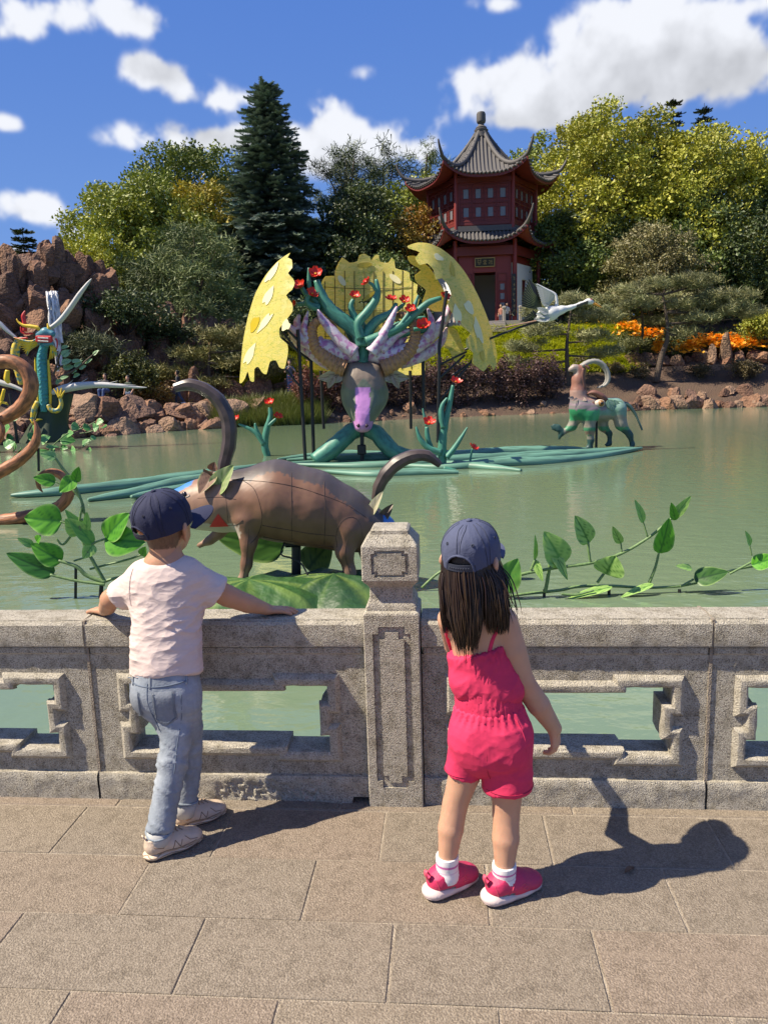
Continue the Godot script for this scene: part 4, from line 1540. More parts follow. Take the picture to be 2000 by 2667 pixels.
func grass() -> void:
	var where := []
	var tint := PackedColorArray()
	for i in 9000:
		var d := rnd(-16.5, 13.8)
		var s := rnd(5.3, 13.0)
		where.append(Transform3D(Basis(Vector3.UP, rnd(0, TAU)).scaled(Vector3(1.5, 0.32, 1.5) * rnd(0.7, 1.2)), bank(d, s, -0.03)))
		tint.append(jitter(Color(0.36, 0.41, 0.018), Color(0.50, 0.52, 0.028), rng.randf()))
	copies("lawn_grass", clump("grass"), M["leaf"], self, where, tint)
	tag(get_child(-1), "bright short grass on the mound before the pagoda", "grass")
	where = []
	tint = PackedColorArray()
	for i in 2600:
		var d := rnd(-17.3, -9.4)
		var s := rnd(-0.15, 1.9)
		where.append(Transform3D(Basis(Vector3.UP, rnd(0, TAU)).scaled(Vector3.ONE * rnd(0.55, 1.05)), bank(d, s, -0.05)))
		tint.append(jitter(Color(0.10, 0.14, 0.02), Color(0.20, 0.21, 0.05), rng.randf()))
	copies("shore_grass", clump("grass"), M["leaf"], self, where, tint)
	tag(get_child(-1), "tall wild grass at the water's edge left of the ox lantern", "grass")
	where = []
	tint = PackedColorArray()
	for i in 5000:
		var d := rnd(-23.0, -8.0)
		var s := rnd(4.6, 9.0)
		where.append(Transform3D(Basis(Vector3.UP, rnd(0, TAU)).scaled(Vector3(1.4, 0.3, 1.4) * rnd(0.7, 1.2)), bank(d, s, -0.03)))
		tint.append(jitter(Color(0.19, 0.22, 0.030), Color(0.30, 0.29, 0.06), rng.randf()))
	copies("slope_grass", clump("grass"), M["leaf"], self, where, tint)
	tag(get_child(-1), "mown grass on the slope above the left path", "grass")


# ---------------------------------------------------------------- the six-sided pagoda
func hex_point(face_: int, s: float, r: float, y: float) -> Vector3:
	var a0 := deg_to_rad(60.0 * face_ - 30.0)
	var a1 := deg_to_rad(60.0 * face_ + 30.0)
	var p := Vector3(sin(a0), 0, cos(a0)).lerp(Vector3(sin(a1), 0, cos(a1)), s * 0.5 + 0.5) * r
	p.y = y
	return p


# [inner radius, eave radius, inner height, eave height, corner rise, steepness]
func roof_point(q: Array, face_: int, s: float, t: float) -> Vector3:
	var k := pow(absf(s), 3.2) * pow(t, 2.2)
	var r: float = lerpf(q[0], q[1], t) * (1.0 + 0.05 * k)
	var y: float = q[2] - (q[2] - q[3]) * (1.0 - pow(1.0 - t, q[5])) + q[4] * k
	return hex_point(face_, s, r, y)


func roof(t: Node3D, q: Array, tile: Material, red: Material) -> void:
	for f in 6:
		var m := MB.new()
		var rows := []
		var under := []
		for i in 15:
			var row := PackedVector3Array()
			var low := PackedVector3Array()
			for j in 21:
				var p := roof_point(q, f, j / 10.0 - 1.0, i / 14.0)
				row.append(p)
				low.append(p - Vector3(0, 0.16 + 0.10 * i / 14.0, 0))
			rows.append(row)
			under.append(low)
		under.reverse()
		var o := MB.new()
		o.grid(rows)
		part("roof", o.mesh(), tile, t)
		m.grid(under)
		m.grid([rows[14], under[0]])
		part("eave", m.mesh(40), red, t)
		# rows of round tiles running down to the eave
		var ribs := MB.new()
		var lips := MB.new()
		var half: float = q[1] * 0.5
		var n := int(half / 0.27)
		for k in range(-n, n + 1):
			var x := k * 0.27
			var pts := []
			for i in 17:
				var tt := i / 16.0
				var hw: float = lerpf(q[0], q[1], tt) * 0.5
				if hw < absf(x) * 1.02:
					continue
				pts.append(roof_point(q, f, x / hw, tt) + Vector3(0, 0.02, 0))
			if pts.size() < 2:
				continue
			pts.append(pts[-1] + (pts[-1] - pts[-2]).normalized() * 0.12)
			ribs.tube(pts, [0.085], 7)
			if k < n:
				var e := roof_point(q, f, (x + 0.135) / half, 1.0)
				lips.box(e + Vector3(0, -0.05, 0) + e.normalized() * Vector3(0.06, 0, 0.06), Vector3(0.15, 0.12, 0.05), 0.02, Basis(Vector3.UP, deg_to_rad(60.0 * f)))
		part("tile_rows", ribs.mesh(), tile, t).set_meta("kind", "stuff")
		part("drip_tiles", lips.mesh(0), tile, t).set_meta("kind", "stuff")
		# hip ridge ending in an upturned horn
		var rp := []
		for i in 15:
			rp.append(roof_point(q, f, 1.0, i / 14.0) + Vector3(0, 0.10, 0))
		var d: Vector3 = (rp[14] * Vector3(1, 0, 1)).normalized()
		var e: Vector3 = rp[14]
		for h in [[0.22, 0.24], [0.40, 0.52], [0.54, 0.80], [0.62, 1.05]]:
			rp.append(e + d * h[0] + Vector3(0, h[1], 0))
		var hm := MB.new()
		limb(hm, rp, [0.14, 0.17, 0.17, 0.16, 0.15, 0.12, 0.05], 8, 2)
		part("hip_ridge", hm.mesh(), tile, t)
		var lm := MB.new()
		for i in range(2, 14):
			lm.box(rp[i] + Vector3(0, 0.15, 0), Vector3(0.09, 0.10, 0.2), 0.02, Basis(Vector3.UP, deg_to_rad(60.0 * f + 30.0)))
		part("ridge_crest", lm.mesh(0), tile, t).set_meta("kind", "stuff")


func hex_ring(m: MB, r0: float, r1: float, y0: float, y1: float) -> void:
	var rows := []
	for q in [[r0, y0], [r1, y0], [r1, y1], [r0, y1], [r0, y0]]:
		var row := PackedVector3Array()
		for f in 6:
			row.append(hex_point(f, -1.0, q[0], q[1]))
		rows.append(row)
	rows.reverse()
	m.grid(rows, true)


func make_pagoda() -> void:
	var red := mat("red_lacquer", lin(0.215, 0.026, 0.019), 0.5)
	var red2 := mat("dark_red_wood", lin(0.150, 0.019, 0.015), 0.55)
	var tile := mat("grey_tile", lin(0.115, 0.108, 0.104), 0.7)
	tile.albedo_texture = tex(256, 0.06, SIMPLEX, 4, [0.0, grey(0.55), 1.0, grey(1.0)], 41)
	world_tri(tile, 1.1)
	var paper := mat("window_glass", lin(0.16, 0.165, 0.18), 0.25)
	var white := mat("white_plaster", lin(0.80, 0.79, 0.77), 0.9)
	var black := mat("black_board", lin(0.012, 0.011, 0.010), 0.5)
	var gold := mat("dull_gold", lin(0.36, 0.25, 0.10), 0.5)
	var stonem := mat("terrace_stone", lin(0.30, 0.27, 0.24), 0.85)
	var t := thing("pagoda", "two-storey red hexagonal pagoda with grey tiled roofs and upturned eaves", "pagoda", Vector3(2.75, 5.75, -60.2), deg_to_rad(0.5))
	roof(t, [0.34, 5.45, 13.75, 9.85, 0.95, 2.0], tile, red2)
	roof(t, [3.70, 5.45, 6.45, 5.45, 0.95, 1.7], tile, red2)
	var m := MB.new()
	hex_ring(m, 3.3, 4.12, 6.25, 6.62)
	part("roof_collar", m.mesh(0), tile, t)
	# finial
	m = MB.new()
	var prof := [[0.62, 13.45], [0.60, 13.75], [0.46, 13.80], [0.50, 13.9], [0.52, 14.0], [0.40, 14.06], [0.42, 14.16], [0.34, 14.24], [0.24, 14.3], [0.20, 14.42], [0.30, 14.5], [0.34, 14.62], [0.33, 15.1], [0.28, 15.22], [0.12, 15.28], [0.0, 15.29]]
	var rows := []
	for q in prof:
		var row := PackedVector3Array()
		for i in 14:
			row.append(Vector3(cos(TAU * i / 14) * q[0], q[1], -sin(TAU * i / 14) * q[0]))
		rows.append(row)
	rows.reverse()
	m.grid(rows, true)
	part("finial", m.mesh(40), tile, t)
	# storeys
	for f in 6:
		var turn := Basis(Vector3.UP, deg_to_rad(60.0 * f))
		var w := 3.95
		var apo := 3.95 * 0.866
		# upper storey
		var wall := part("upper_wall", box_mesh(Vector3(w - 0.1, 3.6, 0.18)), red, t)
		wall.transform = Transform3D(turn, turn * Vector3(0, 8.25, apo - 0.12))
		var post := MB.new()
		var pv := hex_point(f, -1.0, 3.98, 0)
		post.tube([pv + Vector3(0, 6.4, 0), pv + Vector3(0, 10.3, 0)], [0.15], 10)
		part("column", post.mesh(60), red, t)
		post = MB.new()
		pv = hex_point(f, -1.0, 4.2, 0)
		post.tube([pv + Vector3(0, -0.1, 0), pv + Vector3(0, 5.6, 0)], [0.16], 10)
		part("column", post.mesh(60), red, t)
		var beam := part("beam", box_mesh(Vector3(4.1, 0.62, 0.16)), red2, t)
		beam.transform = Transform3D(turn, turn * Vector3(0, 4.88, 3.64))
		var beam2 := part("beam", box_mesh(Vector3(3.9, 0.34, 0.2)), red2, t)
		beam2.transform = Transform3D(turn, turn * Vector3(0, 9.72, apo + 0.02))
		var rail := part("sill_panel", box_mesh(Vector3(3.5, 0.34, 0.06)), red2, t)
		rail.transform = Transform3D(turn, turn * Vector3(0, 6.86, apo + 0.0))
		if f in [0, 1, 5]:
			for k in 4:
				var wn := part("window", lattice_mesh(), red2, t)
				wn.transform = Transform3D(turn, turn * Vector3((k - 1.5) * 0.86, 8.18, apo + 0.0))
				for r in [-0.62, 0.62]:
					var pane := part("pane", box_mesh(Vector3(0.36, 0.62, 0.012)), paper, wn)
					pane.position = Vector3(0, r, -0.012)
		# lower storey: front with doorway, white side walls
		if f == 0:
			for s in [-1.0, 1.0]:
				var lw := part("lower_wall", box_mesh(Vector3(1.05, 4.6, 0.16)), red, t)
				lw.transform = Transform3D(turn, Vector3(s * 1.36, 2.3, 3.26))
				var wn := part("door_lattice", door_lattice(), red2, t)
				wn.position = Vector3(s * 1.24, 1.75, 3.36)
				for r in 3:
					var pane := part("pane", box_mesh(Vector3(0.30, 0.42, 0.012)), paper, wn)
					pane.position = Vector3(0, (r - 1) * 0.66, -0.006)
				var bd := part("couplet_board", box_mesh(Vector3(0.30, 2.9, 0.05)), black, t)
				bd.position = Vector3(s * 2.02, 1.75, 3.86)
				var ch := MB.new()
				for c in 7:
					for b in 4:
						ch.box(Vector3(rnd(-0.05, 0.05), 1.15 - c * 0.38 + rnd(-0.1, 0.1), 0.03), Vector3(rnd(0.05, 0.14), 0.025, 0.012) if b % 2 else Vector3(0.025, rnd(0.06, 0.16), 0.012))
				part("lettering", ch.mesh(0), gold, bd).set_meta("kind", "stuff")
			var hd := part("lower_wall", box_mesh(Vector3(1.68, 1.15, 0.16)), red, t)
			hd.position = Vector3(0, 4.02, 3.26)
			for s in [-1.0, 1.0]:
				var fr := part("door_frame", box_mesh(Vector3(0.12, 3.42, 0.22)), red2, t)
				fr.position = Vector3(s * 0.80, 1.71, 3.27)
			var sg := part("sign", box_mesh(Vector3(1.36, 0.62, 0.08)), black, t)
			sg.transform = Transform3D(Basis(Vector3.RIGHT, 0.16), Vector3(0, 4.12, 3.50))
			for e in [[0, 0.29, 1.42, 0.06], [0, -0.29, 1.42, 0.06], [-0.68, 0, 0.06, 0.52], [0.68, 0, 0.06, 0.52]]:
				var fr := part("frame", box_mesh(Vector3(e[2], e[3], 0.11)), gold, sg)
				fr.position = Vector3(e[0], e[1], 0)
			# the three characters on the board, stroke by stroke
			var glyphs := [
				[[-.1, .1, .03, .3], [.1, .1, .03, .3], [-.06, .13, .1, .025], [.06, .13, .1, .025], [0, 0, .14, .025], [0, -.07, .12, .025], [0, -.13, .12, .025], [-.05, -.1, .025, .08], [.05, -.1, .025, .08]],
				[[0, .14, .2, .025], [0, .08, .25, .025], [0, .06, .025, .14], [-.1, .05, .025, .06], [.1, .05, .025, .06], [0, -.03, .14, .025], [0, -.08, .22, .025], [-.05, -.13, .1, .025], [.06, -.13, .05, .06]],
				[[-.1, .1, .04, .05], [-.1, -.06, .025, .12], [0, .1, .1, .025], [0.0, .02, .1, .025], [0, -.05, .025, .2], [.09, .12, .08, .025], [.09, .03, .1, .025], [.09, -.06, .025, .18], [.1, -.13, .12, .025]]]
			for g in 3:
				var ch := MB.new()
				for b in glyphs[g]:
					ch.box(Vector3(b[0], b[1], 0.045), Vector3(b[2], b[3], 0.014))
				part("character", ch.mesh(0), gold, sg).position = Vector3((g - 1) * 0.40, 0, 0)
		else:
			var ww := part("plaster_wall", box_mesh(Vector3(3.3, 4.1, 0.2)) if f != 1 else wall_with_opening(), white, t)
			ww.transform = Transform3D(turn, turn * Vector3(0, 2.05, 3.24))
			var top := part("lower_wall", box_mesh(Vector3(3.7, 0.5, 0.16)), red, t)
			top.transform = Transform3D(turn, turn * Vector3(0, 4.36, 3.22))
			if f == 1:
				var fr := part("window_frame", box_mesh(Vector3(1.0, 2.1, 0.05)), red2, t)
				fr.transform = Transform3D(turn, turn * Vector3(0.25, 2.05, 3.16))
	# floor, dark room within, terrace
	m = MB.new()
	hex_ring(m, 0.01, 3.5, 5.3, 5.5)
	part("ceiling", m.mesh(0), red2, t)
	m = MB.new()
	hex_ring(m, 0.01, 5.3, -0.75, -0.06)
	part("terrace", m.mesh(0), stonem, t)
	for k in 5:
		var st := part("step", box_mesh(Vector3(2.6, 0.17, 0.34)), stonem, t)
		st.position = Vector3(0, -0.16 - k * 0.17, 4.75 + k * 0.32)
	for k in 6:
		var ps := MB.new()
		ps.box(Vector3(0, 0.4, 0), Vector3(0.22, 0.95, 0.22), 0.03)
		ps.box(Vector3(0, 0.95, 0), Vector3(0.28, 0.2, 0.28), 0.05)
		part("terrace_post", ps.mesh(0), stonem, t).position = hex_point(0 if k < 4 else 1, [-0.95, -0.5, 0.5, 0.95, 0.0, 0.9][k], 5.1, -0.1)


var boxes := {}


func box_mesh(s: Vector3, ch := 0.012) -> ArrayMesh:
	if not boxes.has(s):
		var m := MB.new()
		m.box(Vector3.ZERO, s, ch)
		boxes[s] = m.mesh(0)
	return boxes[s]


func wall_with_opening() -> ArrayMesh:
	var m := MB.new()
	for z in [0.1, -0.1]:
		plate(m, rect(-1.65, -2.05, 1.65, 2.05), rect(-0.2, -0.95, 0.7, 1.0), Vector3(0, 0, z))
	skins(m, [[rect(-0.2, -0.95, 0.7, 1.0), 0.1], [rect(-0.2, -0.95, 0.7, 1.0), -0.1]], Vector3.ZERO)
	skins(m, [[rect(-1.65, -2.05, 1.65, 2.05), -0.1], [rect(-1.65, -2.05, 1.65, 2.05), 0.1]], Vector3.ZERO)
	return m.mesh(20)


func lattice_mesh() -> ArrayMesh:
	if boxes.has("lattice"):
		return boxes["lattice"]
	var m := MB.new()
	for x in [-0.40, 0.40]:
		m.box(Vector3(x, 0, 0), Vector3(0.06, 2.5, 0.08), 0.01)
	for y in [-1.24, 0.0, 1.24]:
		m.box(Vector3(0, y, 0), Vector3(0.74, 0.07, 0.08), 0.01)
	for r in [-0.62, 0.62]:
		for x in [-0.21, 0.21]:
			m.box(Vector3(x, r, 0.005), Vector3(0.035, 1.16, 0.05))
		for y in [-0.34, 0.34]:
			m.box(Vector3(0, r + y, 0.008), Vector3(0.73, 0.035, 0.05))
		for x in [-0.30, 0.30]:
			m.box(Vector3(x, r, 0.004), Vector3(0.16, 0.03, 0.04))
		for y in [-0.47, 0.47]:
			m.box(Vector3(0, r + y, 0.004), Vector3(0.03, 0.22, 0.04))
	boxes["lattice"] = m.mesh(0)
	return boxes["lattice"]


func door_lattice() -> ArrayMesh:
	if boxes.has("door"):
		return boxes["door"]
	var m := MB.new()
	for x in [-0.30, 0.30]:
		m.box(Vector3(x, 0, 0), Vector3(0.07, 3.2, 0.06), 0.01)
	for y in [-1.57, -1.03, -0.33, 0.33, 1.03, 1.57]:
		m.box(Vector3(0, y, 0), Vector3(0.53, 0.06, 0.06), 0.01)
	for x in [-0.18, 0.18]:
		m.box(Vector3(x, 0, 0.004), Vector3(0.03, 2.0, 0.04))
	boxes["door"] = m.mesh(0)
	return boxes["door"]


# ---------------------------------------------------------------- fabric lanterns on the lake
# Each sculpture was drawn flat at its own scale; sk turns drawing units into metres right of and above its foot, w is depth towards the viewer.
const STALK_RIGHT := Transform2D(Vector2(0.003900, -0.000115), Vector2(-0.000064, -0.003879), Vector2(-4.8297, 5.3979))
const STALK_LEFT := Transform2D(Vector2(0.004922, -0.000145), Vector2(-0.000277, -0.004894), Vector2(-0.8879, 6.3165))
var sk := Transform2D.IDENTITY


func S(x: float, y: float, w := 0.0) -> Vector3:
	var p := sk * Vector2(x, y)
	return Vector3(p.x, p.y, w)


func unit() -> float:
	return sk.x.length()


# points [x, y] or [x, y, w] of a drawing
func line(list: Array, w := 0.0) -> Array:
	var out := []
	for q in list:
		out.append(S(q[0], q[1], q[2] if q.size() > 2 else w))
	return out


func bend(m: MB, list: Array, radii: Array, sides := 10, w := 0.0, flat := 1.0, wob := 0.0, n := 5) -> void:
	var r := []
	for q in radii:
		r.append(q * unit())
	limb(m, line(list, w), r, sides, n, flat, wob)


func stand(called: String, label: String, at: Vector3, t: Transform2D, group := "") -> Node3D:
	sk = t
	return thing(called, label, "lantern" if called.contains("lantern") else called.replace("_", " "), at, deg_to_rad(5.0), group)


var poppy: Array = []


# red flower of five cupped petals round a yellow heart, r metres across the half, facing dir
func flower(parent: Node3D, at: Vector3, r: float, dir: Vector3) -> void:
	if poppy.is_empty():
		var m := MB.new()
		var rows := []
		for i in 6:
			var row := PackedVector3Array()
			var f := i / 5.0
			for j in 7:
				var g := j / 6.0 * 2.0 - 1.0
				var wid := 0.52 * pow(sin(PI * (0.08 + 0.80 * f)), 0.7)
				row.append(Vector3(g * wid, 0.10 + 0.55 * f * f + 0.14 * g * g - 0.05 * cos(g * 5.0) * f, f * (1.0 - 0.10 * g * g)))
			rows.append(row)
		m.grid(rows)
		var back := MB.new()
		for q in rows:
			for j in 7:
				q[j].y -= 0.035
		back.grid(rows)
		m.add(back)
		var h := MB.new()
		for i in 7:
			var a := i * 2.4
			h.tube([Vector3.ZERO, Vector3(cos(a) * 0.12, 0.3, sin(a) * 0.12)], [0.05, 0.07], 6)
		poppy = [m.mesh(), h.mesh()]
	var fl := Node3D.new()
	fl.name = numbered(parent, "flower")
	parent.add_child(fl)
	var y := dir.normalized()
	var x := y.cross(Vector3(0.3, 0.2, 1.0)).normalized()
	fl.transform = Transform3D(Basis(x, y, x.cross(y)).scaled(Vector3.ONE * r), at)
	var turn := rnd(0, 1.2)
	for k in 5:
		var p := part("petal", poppy[0], M["petal_red"], fl)
		p.transform = Transform3D(Basis(Vector3.UP, turn + k * TAU / 5.0) * Basis(Vector3.RIGHT, rnd(-0.1, 0.15)), Vector3(0, 0.004 * k, 0))
	part("heart", poppy[1], M["petal_yellow"], fl)


# padded lantern leaf with painted veins and a pale wired edge; from base to tip, face towards nrm
func leaf(parent: Node3D, base: Vector3, tip: Vector3, half: float, nrm: Vector3, dark: Color, light: Color, fold := 0.25, curl := 0.1, called := "leaf") -> MeshInstance3D:
	var l := base.distance_to(tip)
	var z := (tip - base) / l
	var x := nrm.cross(z).normalized()
	var y := z.cross(x)
	var m := MB.new()
	var sides := [MB.new(), MB.new()]
	var n := 15
	var c := 12
	var rim := []
	for sgn: float in [1.0, -1.0]:
		var b: MB = sides[0 if sgn > 0 else 1]
		for i in n + 1:
			var f := float(i) / n
			var wid := half * pow(sin(PI * pow(clampf(f, 0.004, 0.996), 0.62)), 0.72)
			for j in c + 1:
				var g := float(j) / c * 2.0 - 1.0
				var thick := 0.05 * half * (1.0 - g * g) * sin(PI * clampf(f, 0.02, 0.98))
				var py := absf(g) * wid * fold + sgn * thick - curl * l * f * f - 0.03 * half * sin(f * 16.0 - absf(g) * 5.0) * absf(g)
				var vein := absf(fposmod(f * 4.6 - absf(g) * 1.5, 1.0) - 0.5) * 2.0
				var k := smoothstep(0.65, 1.0, vein) * 0.75 + (0.8 if absf(g) < 0.07 else 0.0)
				var col := light.lerp(dark, clampf(k + 0.35 * absf(noise.get_noise_2d(f * 3.0 + base.x * 5.0, g * 2.0)), 0.0, 1.0))
				if absf(g) > 0.96:
					col = light.lerp(Color(0.45, 0.62, 0.22), 0.6)
				b.col = col
				b.p(base + z * (f * l) + x * (g * wid) + y * py)
		for i in n:
			for j in c:
				var a := i * (c + 1) + j
				if sgn > 0:
					b.quad(a, a + c + 1, a + c + 2, a + 1)
				else:
					b.quad(a, a + 1, a + c + 2, a + c + 1)
	m.add(sides[0])
	m.add(sides[1])
	return part(called, m.mesh(), M["lantern_leaf"], parent)


# thick fabric sheet with a drawn outline; deep(p) gives its depth at a point in metres
func shell(parent: Node3D, called: String, outline: Array, deep: Callable, mat_: Material, step := 40.0, thick := 0.02, holes := []) -> MeshInstance3D:
	var poly := PackedVector2Array()
	for q in outline:
		poly.append(Vector2(q[0], q[1]))
	var edge := PackedVector2Array()
	for i in poly.size():
		var a := poly[maxi(i - 1, 0)] if i > 0 else poly[-1]
		var b := poly[i]
		var c := poly[(i + 1) % poly.size()]
		var d := poly[(i + 2) % poly.size()]
		var n := maxi(2, int(b.distance_to(c) / (step * 0.5)))
		for k in n:
			edge.append(b.cubic_interpolate(c, a.lerp(b, 0.35), d.lerp(c, 0.35), float(k) / n))
	var pts := edge.duplicate()
	var lo := edge[0]
	var hi := edge[0]
	for q in edge:
		lo = lo.min(q)
		hi = hi.max(q)
	var y := lo.y
	while y < hi.y:
		var x := lo.x
		while x < hi.x:
			var p := Vector2(x + rnd(-6, 6), y + rnd(-6, 6))
			if Geometry2D.is_point_in_polygon(p, edge):
				var far := true
				for e in edge:
					if e.distance_squared_to(p) < step * step * 0.12:
						far = false
						break
				if far:
					pts.append(p)
			x += step
		y += step
	var ids := Geometry2D.triangulate_delaunay(pts)
	var m := MB.new()
	for sgn: float in [1.0, -1.0]:
		for p in pts:
			m.p(S(p.x, p.y, deep.call(p) + sgn * thick * 0.5), p * unit())
	var np := pts.size()
	for i in range(0, ids.size(), 3):
		var mid := (pts[ids[i]] + pts[ids[i + 1]] + pts[ids[i + 2]]) / 3.0
		if not Geometry2D.is_point_in_polygon(mid, edge):
			continue
		var gap := false
		for h in holes:
			if Vector2((mid.x - h[0]) / h[2], (mid.y - h[1]) / h[3]).rotated(-h[4]).length() < 1.0:
				gap = true
		if gap:
			continue
		var ccw := (pts[ids[i + 1]] - pts[ids[i]]).cross(pts[ids[i + 2]] - pts[ids[i]]) > 0.0
		var b := ids[i + 1] if ccw else ids[i + 2]
		var c := ids[i + 2] if ccw else ids[i + 1]
		m.tri(ids[i], b, c)
		m.tri(np + ids[i], np + c, np + b)
	for i in edge.size():
		var j := (i + 1) % edge.size()
		m.quad(i, j, np + j, np + i)
	return part(called, m.mesh(60), mat_, parent)


func make_lanterns() -> void:
	var teal := mat("teal_cloth", lin(0.060, 0.235, 0.170), 0.5)
	teal.albedo_texture = tex(256, 0.03, SIMPLEX, 4, [0.0, grey(0.40), 0.45, grey(0.85), 0.65, grey(1.0), 1.0, grey(1.2)], 51)
	teal.uv1_scale = Vector3(1.0, 0.03, 1.0)
	var pr := mat("petal_red", lin(0.62, 0.030, 0.014), 0.4)
	pr.backlight_enabled = true
	pr.backlight = Color(0.5, 0.1, 0.06)
	mat("petal_yellow", lin(0.70, 0.42, 0.04), 0.5)
	var ll := mat("lantern_leaf", Color.WHITE, 0.42, true)
	ll.backlight_enabled = true
	ll.backlight = Color(0.75, 0.8, 0.45)
	var stem := mat("stem_green", lin(0.155, 0.255, 0.090), 0.5)
	stem.albedo_texture = tex(128, 0.06, SIMPLEX, 3, [0.0, grey(0.5), 0.6, grey(0.95), 1.0, grey(1.0)], 52)
	world_tri(stem, 4.0)
	ox_lantern()
	flower_stalks()
	pig_lantern()
	lily_pads()
	vines()
	goat_lantern()
	crane_lantern()
	dragon_lantern()
	curls()


func ox_lantern() -> void:
	var t := stand("ox_lantern", "giant ox head lantern with purple nose, ridged horns and red-flowered teal branches", Vector3(-2.158, LAKE, -19.101), Transform2D(Vector2(0.004372, -0.000127), Vector2(-0.000140, -0.004287), Vector2(-3.3084, 5.7289)))
	# face, lofted from the poll down to the muzzle: [y, centre x, half width, front, back]
	var lev := curve2([[732, 800, 40, 0.02, 0.30], [740, 800, 82, 0.12, 0.36], [762, 800, 112, 0.28, 0.42], [815, 802, 118, 0.40, 0.42], [860, 804, 126, 0.44, 0.42], [915, 807, 138, 0.46, 0.40], [975, 806, 128, 0.54, 0.34], [1030, 802, 98, 0.60, 0.24], [1070, 799, 72, 0.62, 0.10], [1100, 798, 56, 0.63, 0.0], [1125, 797, 47, 0.58, -0.05], [1138, 797, 30, 0.48, -0.1], [1142, 797, 6, 0.3, -0.15]], 8)
	var m := MB.new()
	var n := 120
	var rows := lev.size()
	for q in lev:
		for j in n:
			var a := TAU * j / n
			var cx := signf(cos(a)) * pow(absf(cos(a)), 0.8)
			var cz := signf(sin(a)) * pow(absf(sin(a)), 0.9)
			var x: float = q[1] + q[2] * cx
			var y: float = q[0]
			var z: float = cz * (q[3] if cz > 0.0 else q[4])
			# flat bridge of the nose and hollowed cheeks
			var side := absf(cx)
			if cz > 0.0 and y > 880.0:
				z -= 0.10 * smoothstep(0.35, 0.75, side) * smoothstep(880.0, 960.0, y) * (1.0 - smoothstep(1060.0, 1110.0, y))
			var col := Color(0.125, 0.150, 0.112)
			if y < 862.0 - 26.0 * cos(side * 6.0) + 20.0 * side:
				col = Color(0.190, 0.150, 0.118)
			if cz > 0.0 and y > 884.0 + 4.0 * noise.get_noise_1d(x * 0.06) and absf(x - (797.0 + (y - 1000.0) * -0.015)) < lerpf(40.0, 52.0, smoothstep(1060.0, 1110.0, y)):
				col = Color(0.47, 0.215, 0.52)
			if cz > 0.0 and y > 1075.0 and y < 1142.0 and absf(x - 797.0) < 58.0:
				col = Color(0.47, 0.22, 0.48) if y < 1120.0 else Color(0.46, 0.27, 0.42)
			m.col = col * (1.0 + 0.22 * noise.get_noise_3d(x * 0.03, y * 0.012, z))
			m.p(S(x, y, z))
	for r in rows - 1:
		for j in n:
			var a := r * n + j
			var b := r * n + (j + 1) % n
			m.quad(a, b, b + n, a + n)
	var cloth := mat("painted_cloth", Color.WHITE, 0.5, true)
	relief(cloth, tex(256, 0.012, SIMPLEX, 2, [], 53), 0.7)
	world_tri(cloth, 1.5)
	var face := part("face", m.mesh(), cloth, t)
	var dk := mat("dark_hollow", lin(0.03, 0.012, 0.03), 0.6)
	for s in [-1.0, 1.0]:
		var b := MB.new()
		b.tube([S(797 + s * 20, 1090, 0.60), S(797 + s * 25, 1099, 0.635), S(797 + s * 21, 1108, 0.62)], [0.02, 0.045, 0.02], 8)
		part("nostril", b.mesh(), dk, face)
		var e := SphereMesh.new()
		e.radius = 0.075
		e.height = 0.15
		var ey := part("eye", e, mat("amber_eye_%d" % int(s), lin(0.30, 0.24, 0.05), 0.2), face)
		ey.position = S(806 + s * 103, 882, 0.16)
		e = SphereMesh.new()
		e.radius = 0.042
		e.height = 0.084
		part("pupil", e, dk, face).position = S(806 + s * 107, 882, 0.205)
		b = MB.new()
		limb(b, [S(806 + s * 120, 876, 0.12), S(806 + s * 106, 862, 0.22), S(806 + s * 86, 872, 0.28)], [0.02, 0.035, 0.02], 6, 4)
		part("eyelid", b.mesh(), mat("eyelid_%d" % int(s), lin(0.20, 0.19, 0.15), 0.6), face)
	# ridged horns
	var hm := mat("horn", lin(0.44, 0.235, 0.115), 0.6)
	hm.albedo_texture = tex(256, 0.03, SIMPLEX, 4, [0.0, grey(0.3), 0.45, grey(0.8), 1.0, grey(1.0)], 54)
	world_tri(hm, 1.2)
	for q in [[[700, 775], [640, 750], [575, 705], [530, 650], [512, 590], [522, 535], [560, 505], [610, 510, -0.25], [640, 545, -0.35]], [[905, 775], [970, 745], [1035, 700], [1080, 645], [1092, 585], [1075, 525], [1030, 480], [985, 478, -0.25], [1005, 520, -0.4]]]:
		m = MB.new()
		var pts := curve(line(q, 0.12), 9)
		var rr := []
		for i in pts.size():
			var f := float(i) / (pts.size() - 1)
			rr.append((lerpf(0.225, 0.05, pow(f, 0.95))) * (1.0 + 0.10 * (1.0 if i % 3 == 0 else -0.4)))
		m.tube(pts, rr, 12)
		part("horn", m.mesh(50), hm, t)
	# drooping pale ears
	for s in [-1.0, 1.0]:
		leaf(t, S(800 + s * 108, 806, 0.1), S(800 + s * 262, 838, 0.05), 0.17, Vector3(0.1 * s, -0.25, 1.0), Color(0.20, 0.13, 0.10), Color(0.52, 0.44, 0.38), 0.45, 0.18, "ear")
		leaf(t, S(800 + s * 165, 815, 0.12), S(800 + s * 205, 892, 0.05), 0.10, Vector3(0.1 * s, 0.1, 1.0), Color(0.20, 0.13, 0.10), Color(0.42, 0.35, 0.31), 0.4, 0.1, "ear")
	# white antlers blotched with magenta
	var am := mat("blotched_cloth", Color.WHITE, 0.55)
